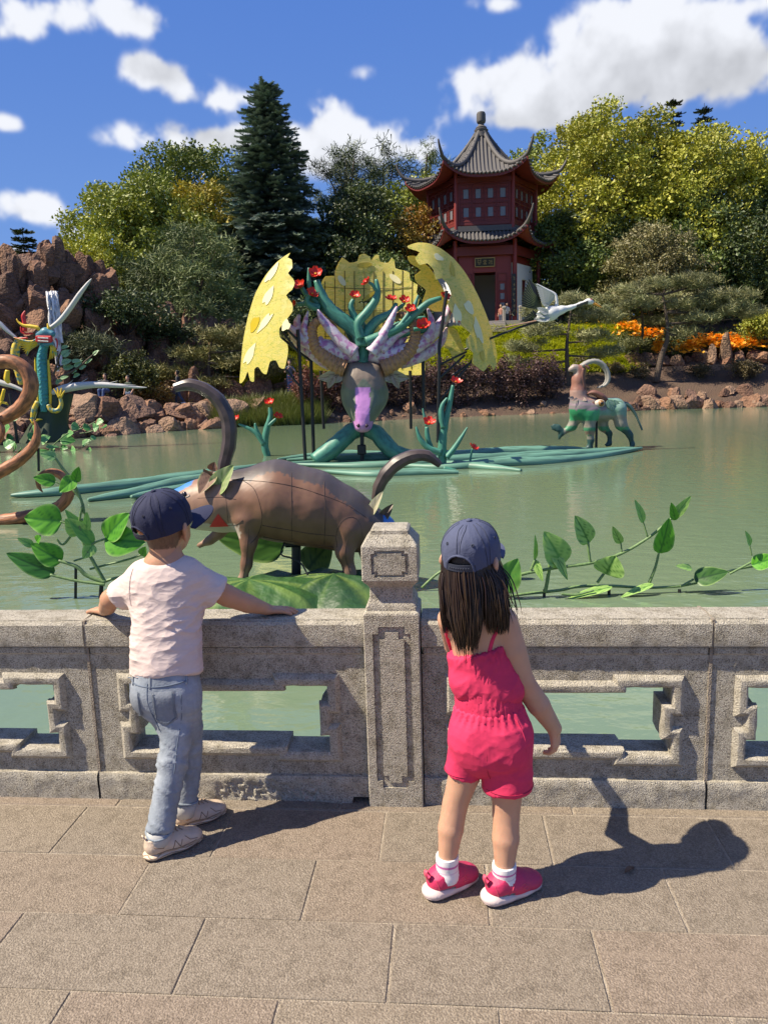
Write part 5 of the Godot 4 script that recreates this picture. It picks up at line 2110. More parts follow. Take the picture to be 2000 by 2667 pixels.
	am.albedo_texture = tex(256, 0.022, SIMPLEX, 2, [0.0, lin(0.36, 0.12, 0.30), 0.40, lin(0.42, 0.17, 0.36), 0.47, lin(0.56, 0.47, 0.54), 0.7, lin(0.62, 0.56, 0.60), 1.0, lin(0.50, 0.42, 0.49)], 55)
	world_tri(am, 0.9)
	for q in [
		[[[775, 695], [700, 700], [610, 660], [520, 640], [430, 590], [372, 535]], [40, 48, 45, 40, 36, 14], 0.0],
		[[[755, 690], [690, 640], [620, 560], [572, 500], [548, 450]], [38, 34, 28, 20, 6], 0.25],
		[[[470, 615], [430, 560], [425, 510], [440, 470]], [30, 26, 20, 6], -0.1], [[[500, 620], [470, 560], [478, 505], [492, 455]], [24, 20, 14, 4], 0.1],
		[[[690, 720], [600, 740], [500, 690], [420, 625], [385, 580]], [30, 34, 30, 22, 6], -0.2], [[[600, 770], [540, 735], [490, 690], [440, 670]], [16, 18, 12, 4], -0.35],
		[[[620, 690], [570, 640], [550, 590]], [34, 28, 8], -0.25],
		[[[832, 695], [900, 705], [1000, 690], [1100, 650], [1190, 580], [1255, 500], [1285, 430], [1292, 370]], [40, 46, 44, 40, 34, 26, 18, 5], 0.0],
		[[[845, 690], [880, 640], [925, 570], [960, 495], [988, 432]], [38, 34, 28, 18, 6], 0.25],
		[[[1150, 610], [1185, 560], [1180, 500], [1160, 440]], [28, 24, 16, 5], 0.1], [[[960, 720], [1080, 720], [1190, 670], [1250, 610], [1275, 540]], [30, 36, 30, 22, 6], -0.2],
		[[[930, 690], [990, 640], [1030, 590], [1045, 545]], [34, 30, 22, 6], -0.1], [[[1020, 760], [1090, 735], [1150, 690]], [16, 18, 4], -0.35], [[[900, 680], [960, 610], [1000, 580], [1060, 560]], [28, 24, 20, 6], 0.15]]:
		m = MB.new()
		bend(m, q[0], q[1].map(func(r: float) -> float: return r * 1.25), 9, q[2], 0.85, 0.05)
		part("antler", m.mesh(), am, t)
	# teal branches
	var tl: Material = M["teal_cloth"]
	for q in [
		[[[800, 745], [800, 690], [797, 640], [790, 600]], [34, 30, 28, 26], 0.0],
		[[[795, 650], [765, 575], [690, 510], [620, 450], [572, 375], [540, 285]], [34, 36, 38, 34, 26, 15], 0.1], [[[690, 515], [600, 455], [540, 400], [480, 360], [455, 318]], [24, 24, 20, 14, 9], 0.0],
		[[[560, 440], [505, 425], [488, 395], [505, 365]], [20, 17, 13, 9], 0.15], [[[520, 420], [470, 410], [425, 415]], [15, 12, 9], -0.1], [[[510, 370], [498, 300], [497, 215]], [14, 11, 5], 0.05],
		[[[790, 610], [770, 530], [828, 455], [878, 375], [872, 282]], [26, 24, 22, 18, 8], 0.2], [[[875, 345], [850, 312], [830, 300]], [10, 8, 6], 0.22],
		[[[790, 570], [752, 490], [730, 430], [745, 388]], [22, 19, 15, 9], 0.05], [[[800, 590], [800, 540], [780, 500]], [22, 18, 12], -0.1],
		[[[805, 650], [830, 565], [880, 505], [955, 465], [985, 410]], [30, 28, 24, 18, 9], 0.12], [[[815, 630], [900, 595], [1000, 548], [1080, 480], [1160, 412], [1232, 385]], [28, 26, 24, 20, 16, 10], 0.25],
		[[[830, 625], [950, 595], [1080, 565], [1180, 548], [1270, 490]], [24, 22, 20, 16, 5], 0.05], [[[890, 598], [960, 545], [1050, 505], [1150, 482]], [20, 18, 15, 6], -0.15], [[[1055, 490], [1088, 420], [1105, 368]], [14, 12, 4], 0.2],
		[[[780, 640], [730, 590], [700, 540]], [28, 22, 10], -0.2], [[[950, 468], [1005, 432], [1032, 405]], [12, 10, 7], 0.0], [[[1000, 545], [1040, 490], [1060, 458]], [13, 11, 8], 0.3], [[[1080, 560], [1120, 552], [1130, 540]], [12, 10, 8], 0.3]]:
		m = MB.new()
		bend(m, q[0], q[1].map(func(r: float) -> float: return r * 1.12), 9, q[2], 1.0, 0.05)
		part("branch", m.mesh(), tl, t)
	for q in [[535, 240, 38, 0.12, 0.2, 1], [445, 305, 36, 0.0, -0.3, 0.7], [515, 352, 35, 0.17, 0.4, 0.8], [412, 410, 26, -0.1, -0.8, 0.4], [752, 362, 29, 0.05, 0.1, 0.8], [825, 293, 30, 0.22, -0.7, 0.3], [955, 382, 31, 0.1, 0.1, 0.4], [1030, 388, 31, 0.0, 0.1, 0.7], [1062, 440, 29, 0.3, -0.1, 1], [1132, 530, 40, 0.32, 0.0, 0.9], [1250, 374, 32, 0.25, 0.4, 0.5]]:
		flower(t, S(q[0], q[1] + q[2] * 0.4, q[3]), q[2] * unit() * 1.05, Vector3(q[4], 0.75, q[5]))
	# thick teal roots on which the head rests, and its black stand
	for q in [[[[800, 1128, -0.1], [735, 1140, -0.05], [670, 1195, 0.1], [600, 1255, 0.2], [520, 1310, 0.3]], [42, 50, 52, 54, 44]], [[[800, 1128, -0.1], [870, 1150, -0.05], [930, 1215, 0.1], [985, 1262, 0.2], [1080, 1278, 0.3], [1180, 1290, 0.4]], [42, 48, 50, 46, 34, 22]]]:
		m = MB.new()
		bend(m, q[0], q[1], 12, 0.0, 1.0, 0.04)
		part("root", m.mesh(), tl, t)
	m = MB.new()
	m.tube([S(792, 1130, 0.1), S(792, 1310, 0.1)], [0.05], 8)
	m.box(S(790, 1245, 0.1), Vector3(0.22, 0.24, 0.2), 0.02)
	part("stand", m.mesh(30), M["black_steel"], t)
	eggshells()
	root_raft()


func curve2(list: Array, n: int) -> Array:
	var out := []
	for i in list.size() - 1:
		var a: Array = list[maxi(i - 1, 0)]
		var b: Array = list[i]
		var c: Array = list[i + 1]
		var d: Array = list[mini(i + 2, list.size() - 1)]
		for k in n:
			var t := float(k) / n
			var r := []
			for e in b.size():
				r.append(0.5 * ((2.0 * b[e]) + (c[e] - a[e]) * t + (2.0 * a[e] - 5.0 * b[e] + 4.0 * c[e] - d[e]) * t * t + (3.0 * b[e] - a[e] - 3.0 * c[e] + d[e]) * t * t * t))
			out.append(r)
	out.append(list[-1])
	return out


func eggshells() -> void:
	var foot := Vector3(-2.158, LAKE, -19.101)
	var draw := sk
	var ye := mat("yellow_shell", Color.WHITE, 0.35)
	ye.albedo_texture = tex(512, 0.024, SIMPLEX, 2, [0.0, lin(0.82, 0.73, 0.20), 0.52, lin(0.82, 0.74, 0.22), 0.55, lin(0.42, 0.52, 0.09), 0.58, lin(0.44, 0.53, 0.10), 0.62, lin(0.83, 0.75, 0.26), 1.0, lin(0.84, 0.78, 0.34)], 56)
	world_tri(ye, 0.42)
	ye.uv1_scale = Vector3(0.30, 0.62, 0.4)
	relief(ye, tex(256, 0.01, SIMPLEX, 3, [], 62), 2.0)
	ye.backlight_enabled = true
	ye.backlight = Color(0.95, 0.9, 0.5)
	var pale := mat("pale_patch", lin(0.82, 0.77, 0.46), 0.35)
	pale.backlight_enabled = true
	pale.backlight = Color(0.6, 0.58, 0.4)
	var gold := mat("amber_patch", lin(0.48, 0.36, 0.02), 0.3)
	var steel: Material = M["black_steel"]
	var wire := mat("shell_wire", lin(0.13, 0.115, 0.03), 0.6)
	# left shell: convex to the upper left
	var t := stand("eggshell_lantern", "left piece of broken yellow eggshell with ragged lower edge, on black poles", foot, draw, "yellow eggshell pieces round the ox head")
	var egg := func(p: Vector2) -> float: return 1.0 - 1.7 * pow(clampf((p.x - 430.0) / -370.0, 0.0, 1.3), 1.5) - 0.75 * pow(clampf((860.0 - p.y) / 720.0, 0.0, 1.0), 1.6)
	shell(t, "shell", [[400, 140], [385, 165], [410, 180], [414, 225], [390, 255], [418, 285], [430, 312], [415, 350], [382, 378], [418, 425], [420, 470], [372, 530], [345, 560], [350, 610], [394, 650], [396, 700], [376, 780], [345, 772], [326, 735], [288, 740], [264, 810], [236, 800], [210, 768], [182, 778], [178, 850], [150, 845], [132, 792], [110, 832], [84, 858], [66, 856], [75, 780], [95, 620], [130, 480], [180, 350], [250, 250], [330, 178]], egg, ye, 36.0)
	for q in [[180, 520, 28, 46, 0.5, 1], [145, 700, 28, 62, 0.6, 0], [255, 515, 20, 62, 0.75, 0], [270, 375, 26, 52, 0.55, 0], [290, 245, 20, 62, 0.7, 0], [385, 545, 24, 30, 0.4, 0]]:
		var pts := []
		for k in 12:
			var a := TAU * k / 12
			var v := Vector2(cos(a) * q[2], sin(a) * q[3] * (1.0 + 0.30 * sin(a * 3.0 + q[0]) + 0.12 * sin(a * 5.0 + q[1]))).rotated(q[4])
			pts.append([q[0] + v.x, q[1] + v.y])
		shell(t, "patch", pts, func(p: Vector2) -> float: return egg.call(p) + 0.02, gold if q[5] else pale, 24.0, 0.016)
	for q in [[[437, 560, 0.3], [470, 1325, 0.3]], [[497, 650, -0.2], [507, 1290, -0.2]]]:
		var m := MB.new()
		m.tube(line(q), [0.045], 8)
		part("pole", m.mesh(), steel, t)
	for q in [[[345, 560, 0.4], [440, 690, 0.3]], [[365, 780, 0.4], [455, 890, 0.3]], [[350, 610, 0.3], [500, 735, -0.2]], [[380, 560, 0.5], [437, 620, 0.3]]]:
		var m := MB.new()
		m.tube(line(q), [0.03], 6)
		part("brace", m.mesh(), steel, t)
	# right shell: an outer piece over a ragged inner layer
	t = stand("eggshell_lantern", "right piece of broken yellow eggshell arching over the antlers before the pagoda", foot, draw, "yellow eggshell pieces round the ox head")
	var egg2 := func(p: Vector2) -> float: return 0.95 - 1.6 * pow(clampf((p.x - 1150.0) / 430.0, 0.0, 1.3), 1.5) - 0.75 * pow(clampf((800.0 - p.y) / 720.0, 0.0, 1.0), 1.6)
	shell(t, "shell", [[1043, 104], [1100, 84], [1165, 90], [1230, 114], [1300, 160], [1360, 220], [1410, 288], [1460, 370], [1510, 470], [1550, 570], [1580, 680], [1580, 745], [1560, 785], [1532, 748], [1490, 792], [1450, 770], [1412, 742], [1420, 690], [1376, 655], [1374, 612], [1402, 580], [1348, 540], [1330, 480], [1288, 470], [1262, 420], [1285, 372], [1268, 320], [1232, 282], [1196, 292], [1185, 240], [1150, 202], [1108, 212], [1084, 172], [1110, 140], [1052, 118]], egg2, ye, 36.0)
	var inn := func(p: Vector2) -> float: return 0.05 - 0.5 * (p.x - 1045.0) / 250.0
	shell(t, "inner_shell", [[1045, 152], [1100, 150], [1180, 215], [1240, 300], [1285, 380], [1268, 440], [1200, 448], [1132, 402], [1152, 332], [1098, 294], [1086, 252], [1122, 222], [1060, 188]], inn, ye, 36.0)
	shell(t, "inner_shell", [[1255, 540], [1330, 548], [1372, 640], [1390, 700], [1330, 735], [1290, 665], [1250, 640]], func(_p: Vector2) -> float: return -0.35, ye, 36.0)
	for q in [[1320, 480, 26, 48, -0.2, 0], [1450, 560, 22, 70, -0.35, 0], [1215, 165, 30, 16, 0.5, 0], [1392, 430, 26, 40, -0.5, 0], [1480, 700, 14, 30, -0.2, 1], [1294, 230, 14, 38, -0.15, 1]]:
		var pts := []
		for k in 12:
			var a := TAU * k / 12
			var v := Vector2(cos(a) * q[2], sin(a) * q[3] * (1.0 + 0.30 * sin(a * 3.0 + q[0]) + 0.12 * sin(a * 5.0 + q[1]))).rotated(q[4])
			pts.append([q[0] + v.x, q[1] + v.y])
		shell(t, "patch", pts, func(p: Vector2) -> float: return egg2.call(p) + 0.02, gold if q[5] else pale, 24.0, 0.016)
	for q in [[[1258, 350, 0.4], [1225, 650, 0.3], [1225, 1200, 0.3]], [[1140, 690, -0.2], [1148, 1010, -0.2]]]:
		var m := MB.new()
		m.tube(line(q), [0.045], 8)
		part("pole", m.mesh(), steel, t)
	for q in [[[1228, 755, 0.3], [1385, 680, 0.0]], [[1230, 830, 0.3], [1375, 700, 0.0]], [[1300, 820, 0.2], [1420, 735, -0.1]], [[1240, 950, 0.3], [1440, 700, 0.0]]]:
		var m := MB.new()
		m.tube(line(q), [0.028], 6)
		part("brace", m.mesh(), steel, t)
	# middle shell stands behind the branches; its drawing is enlarged for that
	var back := -1.55
	t = stand("eggshell_lantern", "middle piece of broken yellow eggshell with upright wires, behind the branches", foot, draw, "yellow eggshell pieces round the ox head")
	sk = draw * Transform2D(Vector2(1.083, 0), Vector2(0, 1.083), Vector2(868, 869) * (1.0 - 1.083))
	var bowl := func(p: Vector2) -> float: return back + 0.5 * pow(absf(p.x - 830.0) / 280.0, 2.0)
	shell(t, "shell", [[568, 320], [592, 272], [640, 266], [650, 220], [682, 163], [722, 190], [765, 180], [775, 148], [802, 138], [830, 152], [842, 176], [862, 148], [882, 145], [892, 182], [936, 190], [952, 166], [970, 176], [976, 222], [1020, 236], [1052, 252], [1056, 292], [1096, 320], [1090, 360], [1105, 402], [1082, 480], [1080, 560], [1102, 640], [1132, 700], [1138, 805], [1050, 815], [520, 785], [510, 700], [540, 600], [560, 480], [580, 400]], bowl, ye, 46.0, 0.02, [[832, 392, 40, 14, -0.6]])
	for k in 10:
		var x := 590.0 + k * 53.0
		var m := MB.new()
		limb(m, [S(x, 235 if k > 0 and k < 9 else 300, bowl.call(Vector2(x, 0)) + 0.025), S(x, 500, bowl.call(Vector2(x, 0)) + 0.025), S(x, 780, bowl.call(Vector2(x, 0)) + 0.025)], [0.012], 5, 2)
		part("wire", m.mesh(), wire, t)
	for y in [330.0, 450.0, 600.0]:
		var pts := []
		for k in 9:
			var x := 585.0 + k * 60.0
			pts.append(S(x, y, bowl.call(Vector2(x, 0)) + 0.03))
		var m := MB.new()
		limb(m, pts, [0.009], 5, 2)
		part("wire", m.mesh(), wire, t)
	for q in [[680, 290, 16, 32, -0.6, 0], [805, 200, 14, 42, 1.45, 1], [830, 372, 10, 42, 0.9, 1], [975, 280, 16, 40, -0.9, 0]]:
		var pts := []
		for k in 10:
			var a := TAU * k / 10
			var v := Vector2(cos(a) * q[2], sin(a) * q[3]).rotated(q[4])
			pts.append([q[0] + v.x, q[1] + v.y])
		shell(t, "patch", pts, func(p: Vector2) -> float: return bowl.call(p) + 0.03, gold if q[5] else pale, 20.0, 0.016)
	for q in [[[560, 770], [575, 1120]], [[1060, 790], [1068, 1120]]]:
		var m := MB.new()
		m.tube(line(q, -1.2), [0.04], 8)
		part("pole", m.mesh(), steel, t)
	sk = draw


func root_raft() -> void:
	var t := thing("root_lantern", "raft of long pale teal roots floating on the lake under the ox head", "lantern")
	var pale_teal: StandardMaterial3D = M["teal_cloth"].duplicate()
	pale_teal.resource_name = "pale_teal_cloth"
	pale_teal.albedo_color = lin(0.115, 0.255, 0.185)
	for q in [
		[[-8.16, -13.42], [-7.35, -13.69], [-6.42, -14.69], [-5.47, -15.85], [-4.45, -17.49], [-3.33, -18.65]], [[-6.35, -12.76], [-5.73, -13.49], [-5.29, -14.75], [-4.47, -16.73], [-3.46, -18.13]], [[-5.61, -12.89], [-5.36, -13.44], [-4.89, -14.41], [-4.4, -15.6]],
		[[-4.14, -19.17], [-2.99, -19.54], [-1.65, -19.36], [-0.46, -19.60], [0.62, -20.13], [1.76, -20.69], [2.77, -20.86]], [[-3.66, -17.95], [-2.26, -17.58], [-0.96, -17.63], [0.12, -18.16], [1.26, -18.72], [2.21, -19.23], [3.48, -19.97]],
		[[5.01, -20.27], [3.58, -18.67], [2.24, -17.61], [1.16, -17.22], [-0.09, -16.87], [-1.2, -17.4]], [[3.65, -20.63], [2.60, -20.47], [1.49, -20.33], [0.37, -19.79], [-0.58, -19.37]], [[1.52, -16.12], [0.92, -16.68], [0.22, -17.10], [-0.42, -17.74]],
		[[-2.73, -16.43], [-1.65, -15.81], [-0.67, -15.90], [0.20, -15.92]], [[-4.45, -19.48], [-3.49, -20.29], [-2.64, -20.64], [-1.63, -20.68]], [[4.9, -20.2], [3.9, -19.6], [2.6, -18.7], [1.2, -18.0], [0.1, -17.5]]]:
		var pts := []
		for i in q.size():
			pts.append(Vector3(q[i][0], LAKE + 0.02 + rnd(0.0, 0.05), q[i][1]))
		var m := MB.new()
		limb(m, pts, [0.04, 0.13, 0.17, 0.16, 0.12, 0.05] if q.size() > 4 else [0.04, 0.12, 0.13, 0.05], 9, 5, 0.8, 0.06)
		part("root", m.mesh(), pale_teal, t)


func flower_stalks() -> void:
	var tl: Material = M["teal_cloth"]
	var t := stand("flower_stalk_lantern", "teal water plant with two red flowers, right of the ox head", Vector3(-0.096, LAKE, -16.942), STALK_RIGHT)
	for q in [[[[1250, 1370], [1248, 1290], [1250, 1180], [1265, 1090], [1290, 980], [1308, 880]], [22, 26, 24, 20, 15, 9], 0.0], [[[1255, 1120], [1240, 1050], [1248, 990], [1275, 950]], [16, 17, 12, 5], 0.05], [[[1240, 1260], [1170, 1235], [1120, 1180], [1098, 1112]], [20, 18, 14, 4], 0.1],
		[[[1185, 1240], [1165, 1180], [1160, 1115]], [16, 15, 11], 0.0], [[[1160, 1110], [1148, 1060], [1138, 1010]], [11, 9, 3], -0.05], [[[1270, 1290], [1310, 1240], [1350, 1180], [1388, 1115]], [18, 16, 12, 3], 0.1], [[[1250, 1350], [1310, 1360], [1375, 1375]], [16, 13, 4], 0.2]]:
		var m := MB.new()
		bend(m, q[0], q[1], 9, q[2], 1.0, 0.05)
		part("stalk", m.mesh(), tl, t)
	flower(t, S(1172, 1095), 36 * unit(), Vector3(0.1, 0.8, 0.7))
	flower(t, S(1322, 868), 36 * unit(), Vector3(0.3, 0.9, 0.4))
	t = stand("flower_stalk_lantern", "lone red flower lantern low over the roots, right of the teal water plant", Vector3(-0.096, LAKE, -16.942), STALK_RIGHT)
	var m2 := MB.new()
	bend(m2, [[1405, 1330], [1412, 1280], [1420, 1240]], [7, 6, 5], 7)
	part("stalk", m2.mesh(), tl, t)
	flower(t, S(1423, 1240), 30 * unit(), Vector3(0.5, 0.8, 0.2))
	t = stand("flower_stalk_lantern", "teal water plant with three red flowers, behind the grey horn at left", Vector3(-5.098, LAKE, -20.993), STALK_LEFT)
	for q in [[[[258, 1290], [240, 1220], [252, 1130], [272, 1060], [270, 1005]], [20, 22, 19, 15, 10], 0.0], [[[238, 1215], [190, 1150], [140, 1120], [92, 1100]], [17, 14, 10, 4], 0.05], [[[215, 1175], [192, 1130], [185, 1095]], [13, 11, 5], 0.0], [[[262, 1110], [288, 1085], [305, 1070]], [11, 9, 7], 0.05]]:
		var m := MB.new()
		bend(m, q[0], q[1], 9, q[2], 1.0, 0.05)
		part("stalk", m.mesh(), tl, t)
	flower(t, S(266, 985), 30 * unit(), Vector3(0.0, 0.9, 0.5))
	flower(t, S(314, 1062), 27 * unit(), Vector3(0.4, 0.8, 0.5))
	flower(t, S(82, 1076), 25 * unit(), Vector3(-0.4, 0.8, 0.4))


func unsketch(p: Vector3) -> Vector2:
	return sk.affine_inverse() * Vector2(p.x, p.y)


# chain of capsules in drawing units: [x, y, radius, w in metres]
func flesh(f: Field, list: Array, k := 0.06, axis := Vector3.ZERO, flatten := 1.0) -> void:
	for i in list.size() - 1:
		var a: Array = list[i]
		var b: Array = list[i + 1]
		f.cap(S(a[0], a[1], a[3]), S(b[0], b[1], b[3]), a[2] * unit(), b[2] * unit(), k, axis, flatten)


func pig_lantern() -> void:
	var t := stand("boar_lantern", "brown two-headed boar lantern with grey curved horns, on a green lily pad", Vector3(-1.456, LAKE, -6.86), Transform2D(Vector2(0.001609, -0.000048), Vector2(-0.000080, -0.001626), Vector2(-1.0408, 2.1521)))
	var f := Field.new()
	flesh(f, [[430, 775, 182, 0.0], [600, 775, 226, 0.0], [800, 818, 214, 0.0], [970, 880, 178, 0.0], [1080, 925, 150, 0.0]], 0.09)
	flesh(f, [[420, 772, 172, 0.0], [280, 785, 166, 0.0], [150, 800, 138, 0.0], [40, 815, 100, 0.0], [-60, 830, 70, 0.02]], 0.06)
	flesh(f, [[1100, 920, 135, 0.0], [1195, 945, 92, 0.02], [1250, 1050, 60, 0.03]], 0.06)
	flesh(f, [[455, 870, 88, 0.20], [462, 990, 44, 0.24], [448, 1110, 30, 0.25], [428, 1196, 22, 0.25], [400, 1216, 16, 0.28]], 0.05)
	flesh(f, [[310, 900, 66, -0.18], [235, 990, 32, -0.2], [185, 1030, 24, -0.2], [120, 1062, 18, -0.2]], 0.05)
	flesh(f, [[1015, 930, 86, 0.19], [1000, 1040, 48, 0.24], [1030, 1150, 30, 0.25], [1062, 1236, 24, 0.25], [1040, 1252, 16, 0.28]], 0.05)
	flesh(f, [[1080, 960, 76, -0.18], [1110, 1090, 36, -0.2], [1130, 1240, 24, -0.2]], 0.05)
	var band := [[300, 570], [370, 625], [600, 655], [800, 700], [1000, 775], [1140, 850], [1300, 1010]]
	var paint := func(p: Vector3, n: Vector3) -> Color:
		var q := unsketch(p)
		var fur := 14.0 * noise.get_noise_2d(q.x * 0.07, q.y * 0.02)
		var c := Color(0.205, 0.105, 0.062).lerp(Color(0.130, 0.066, 0.041), 0.5 + 0.6 * noise.get_noise_3d(q.x * 0.012, q.y * 0.007, p.z * 4.0))
		if q.x < 430.0:
			c = c.lerp(Color(0.30, 0.175, 0.115), 0.6 * smoothstep(430.0, 330.0, q.x))
		c = c.lerp(Color(0.30, 0.20, 0.145), 0.75 * smoothstep(1090.0, 1190.0, q.y))
		if q.x < 420.0 and q.y > 885.0 + fur and q.y < 960.0 and p.z > -0.15:
			c = Color(0.42, 0.35, 0.28)
		var top := along(band, q.x) + fur
		if q.x > 330.0 and q.x < 1240.0 and n.y > 0.1 and q.y < top + 15.0 and (absf(p.z) < 0.25 + 0.03 * noise.get_noise_1d(q.x * 0.1)):
			c = Color(0.058, 0.046, 0.045).lerp(Color(0.085, 0.072, 0.070), 0.5 + 0.5 * noise.get_noise_1d(q.x * 0.02))
		if (q.x < 128.0 and q.y < 722.0 - (q.x - 40.0) * 0.5 and n.y > 0.0) or (q.x > 1215.0 and n.x > 0.35 and q.y < 1010.0):
			c = Color(0.045, 0.19, 0.50)
		return c
	var m := MB.new()
	f.add_to(m, 0.022, paint, func(p: Vector3, n: Vector3) -> float: return 0.004 * noise.get_noise_3dv(p * 2.0))
	var body := part("body", m.mesh(), M["painted_cloth"], t)
	# horns growing from both heads
	var hm := mat("grey_horn", lin(0.075, 0.055, 0.050), 0.38)
	hm.albedo_texture = tex(256, 0.02, SIMPLEX, 4, [0.0, grey(0.5), 0.6, grey(1.0), 1.0, grey(1.0)], 57)
	world_tri(hm, 1.6)
	for q in [[[[285, 640], [300, 560], [325, 470], [332, 380], [318, 290], [270, 205], [195, 148], [110, 122], [30, 140]], [28, 36, 41, 43, 42, 40, 37, 33, 24], 0.0], [[[1165, 770], [1185, 700], [1225, 625], [1290, 560], [1375, 522], [1460, 520], [1535, 572]], [20, 34, 40, 41, 38, 33, 18], 0.0]]:
		m = MB.new()
		var pts := curve(line(q[0], q[2]), 3)
		var rr := spread(q[1], pts.size())
		for i in rr.size():
			rr[i] *= unit() * (1.0 + (0.06 if i % 3 == 0 else 0.0))
		m.tube(pts, rr, 9)
		part("horn", m.mesh(34), hm, t)
	# ears
	var skin := Color(0.30, 0.185, 0.125)
	leaf(t, S(258, 600, 0.13), S(205, 728, 0.24), 0.085, Vector3(-0.3, 0.2, 1.0), Color(0.13, 0.08, 0.05), skin, 0.5, -0.25, "ear")
	leaf(t, S(255, 640, 0.12), S(205, 590, 0.18), 0.058, Vector3(-0.2, -0.3, 1.0), Color(0.13, 0.08, 0.05), skin, 0.5, 0.2, "ear")
	leaf(t, S(278, 712, 0.20), S(376, 556, 0.22), 0.10, Vector3(-0.5, 0.1, 0.9), Color(0.10, 0.20, 0.04), Color(0.36, 0.42, 0.20), 0.55, 0.05, "ear")
	leaf(t, S(215, 610, -0.10), S(232, 560, -0.10), 0.05, Vector3(0, -0.3, 1.0), Color(0.13, 0.08, 0.05), skin, 0.4, 0.0, "ear")
	leaf(t, S(1142, 852, 0.12), S(1206, 712, 0.10), 0.052, Vector3(-0.6, 0.1, 0.8), Color(0.25, 0.24, 0.12), Color(0.50, 0.46, 0.34), 0.6, 0.05, "ear")
	leaf(t, S(1192, 890, 0.08), S(1268, 788, 0.06), 0.05, Vector3(0.2, 0.5, 0.9), Color(0.09, 0.055, 0.04), Color(0.16, 0.10, 0.07), 0.6, 0.05, "ear")
	# red cheek mark sewn on, eye
	var all := f.every()
	var mk := MB.new()
	var rows := []
	for i in 9:
		var row := PackedVector3Array()
		for j in 9:
			var v := i / 8.0
			var h := lerpf(2.0, 56.0, v)
			var q := Vector2(lerpf(298.0, 292.0, v) + (j / 4.0 - 1.0) * h, lerpf(824.0, 906.0 - 6.0 * (j / 8.0), v))
			var hp := f.hit(S(q.x, q.y, 0.6), Vector3(0, 0, -1), all)
			row.append((hp if hp.is_finite() else S(q.x, q.y, 0.05)) + Vector3(0, 0, 0.006))
		rows.append(row)
	mk.grid(rows)
	part("cheek_mark", mk.mesh(), mat("red_cloth", lin(0.46, 0.018, 0.022), 0.6), t)
	var eye := SphereMesh.new()
	eye.radius = 0.030
	eye.height = 0.06
	part("eye", eye, mat("dark_eye", lin(0.02, 0.015, 0.02), 0.1), body).position = f.hit(S(98, 726, 0.6), Vector3(0, 0, -1), all) - Vector3(0, 0, 0.012)
	mk = MB.new()
	for dy in [-14.0, 12.0]:
		var pts := []
		for k in 7:
			var x := 70.0 + k * 10.0
			pts.append(f.hit(S(x, 727.0 + dy * sin(PI * k / 6.0), 0.6), Vector3(0, 0, -1), all))
		mk.tube(pts, [0.006], 6)
	part("eyelid", mk.mesh(), mat("pale_lid", lin(0.35, 0.30, 0.28), 0.6), body)
	# seams of the cloth panels
	var sm := mat("cloth_seam", lin(0.055, 0.030, 0.022), 0.7)
	for q in [[[365, 640], [420, 640], [500, 680], [540, 770], [545, 860], [510, 950], [470, 990]], [[545, 880], [680, 905], [820, 930], [950, 945]], [[540, 960], [680, 985], [820, 1005], [960, 1020]], [[380, 640], [600, 645], [800, 690], [1000, 770], [1120, 850]], [[700, 600], [712, 780], [705, 970]], [[880, 650], [895, 820], [885, 1000]],
		[[960, 1010], [955, 930], [985, 860], [1040, 840], [1085, 880], [1100, 960]], [[240, 880], [330, 895], [400, 880], [440, 850]], [[180, 740], [300, 730], [400, 740]], [[470, 900], [462, 1000], [448, 1110], [430, 1195]], [[1020, 950], [1005, 1040], [1032, 1150]], [[330, 650], [345, 760], [350, 880]]]:
		var pts := []
		for v in q:
			pts.append(S(v[0], v[1], 0.45))
		part("seam", sewn(f, pts, Vector3(0, 0, -1), 0.0028).mesh(), sm, body)
	# black pillar and cable under the belly
	m = MB.new()
	m.box(S(690, 1010, 0.0), Vector3(0.16, 0.10, 0.14), 0.02)
	m.tube([S(712, 1030, 0.0), S(712, 1330, 0.0)], [0.045], 10)
	m.tube(curve([S(655, 1000, 0.12), S(640, 1060, 0.2), S(700, 1080, 0.22), S(760, 1110, 0.25), S(800, 1175, 0.3)], 5), [0.008], 6)
	part("stand", m.mesh(40), M["black_steel"], t)


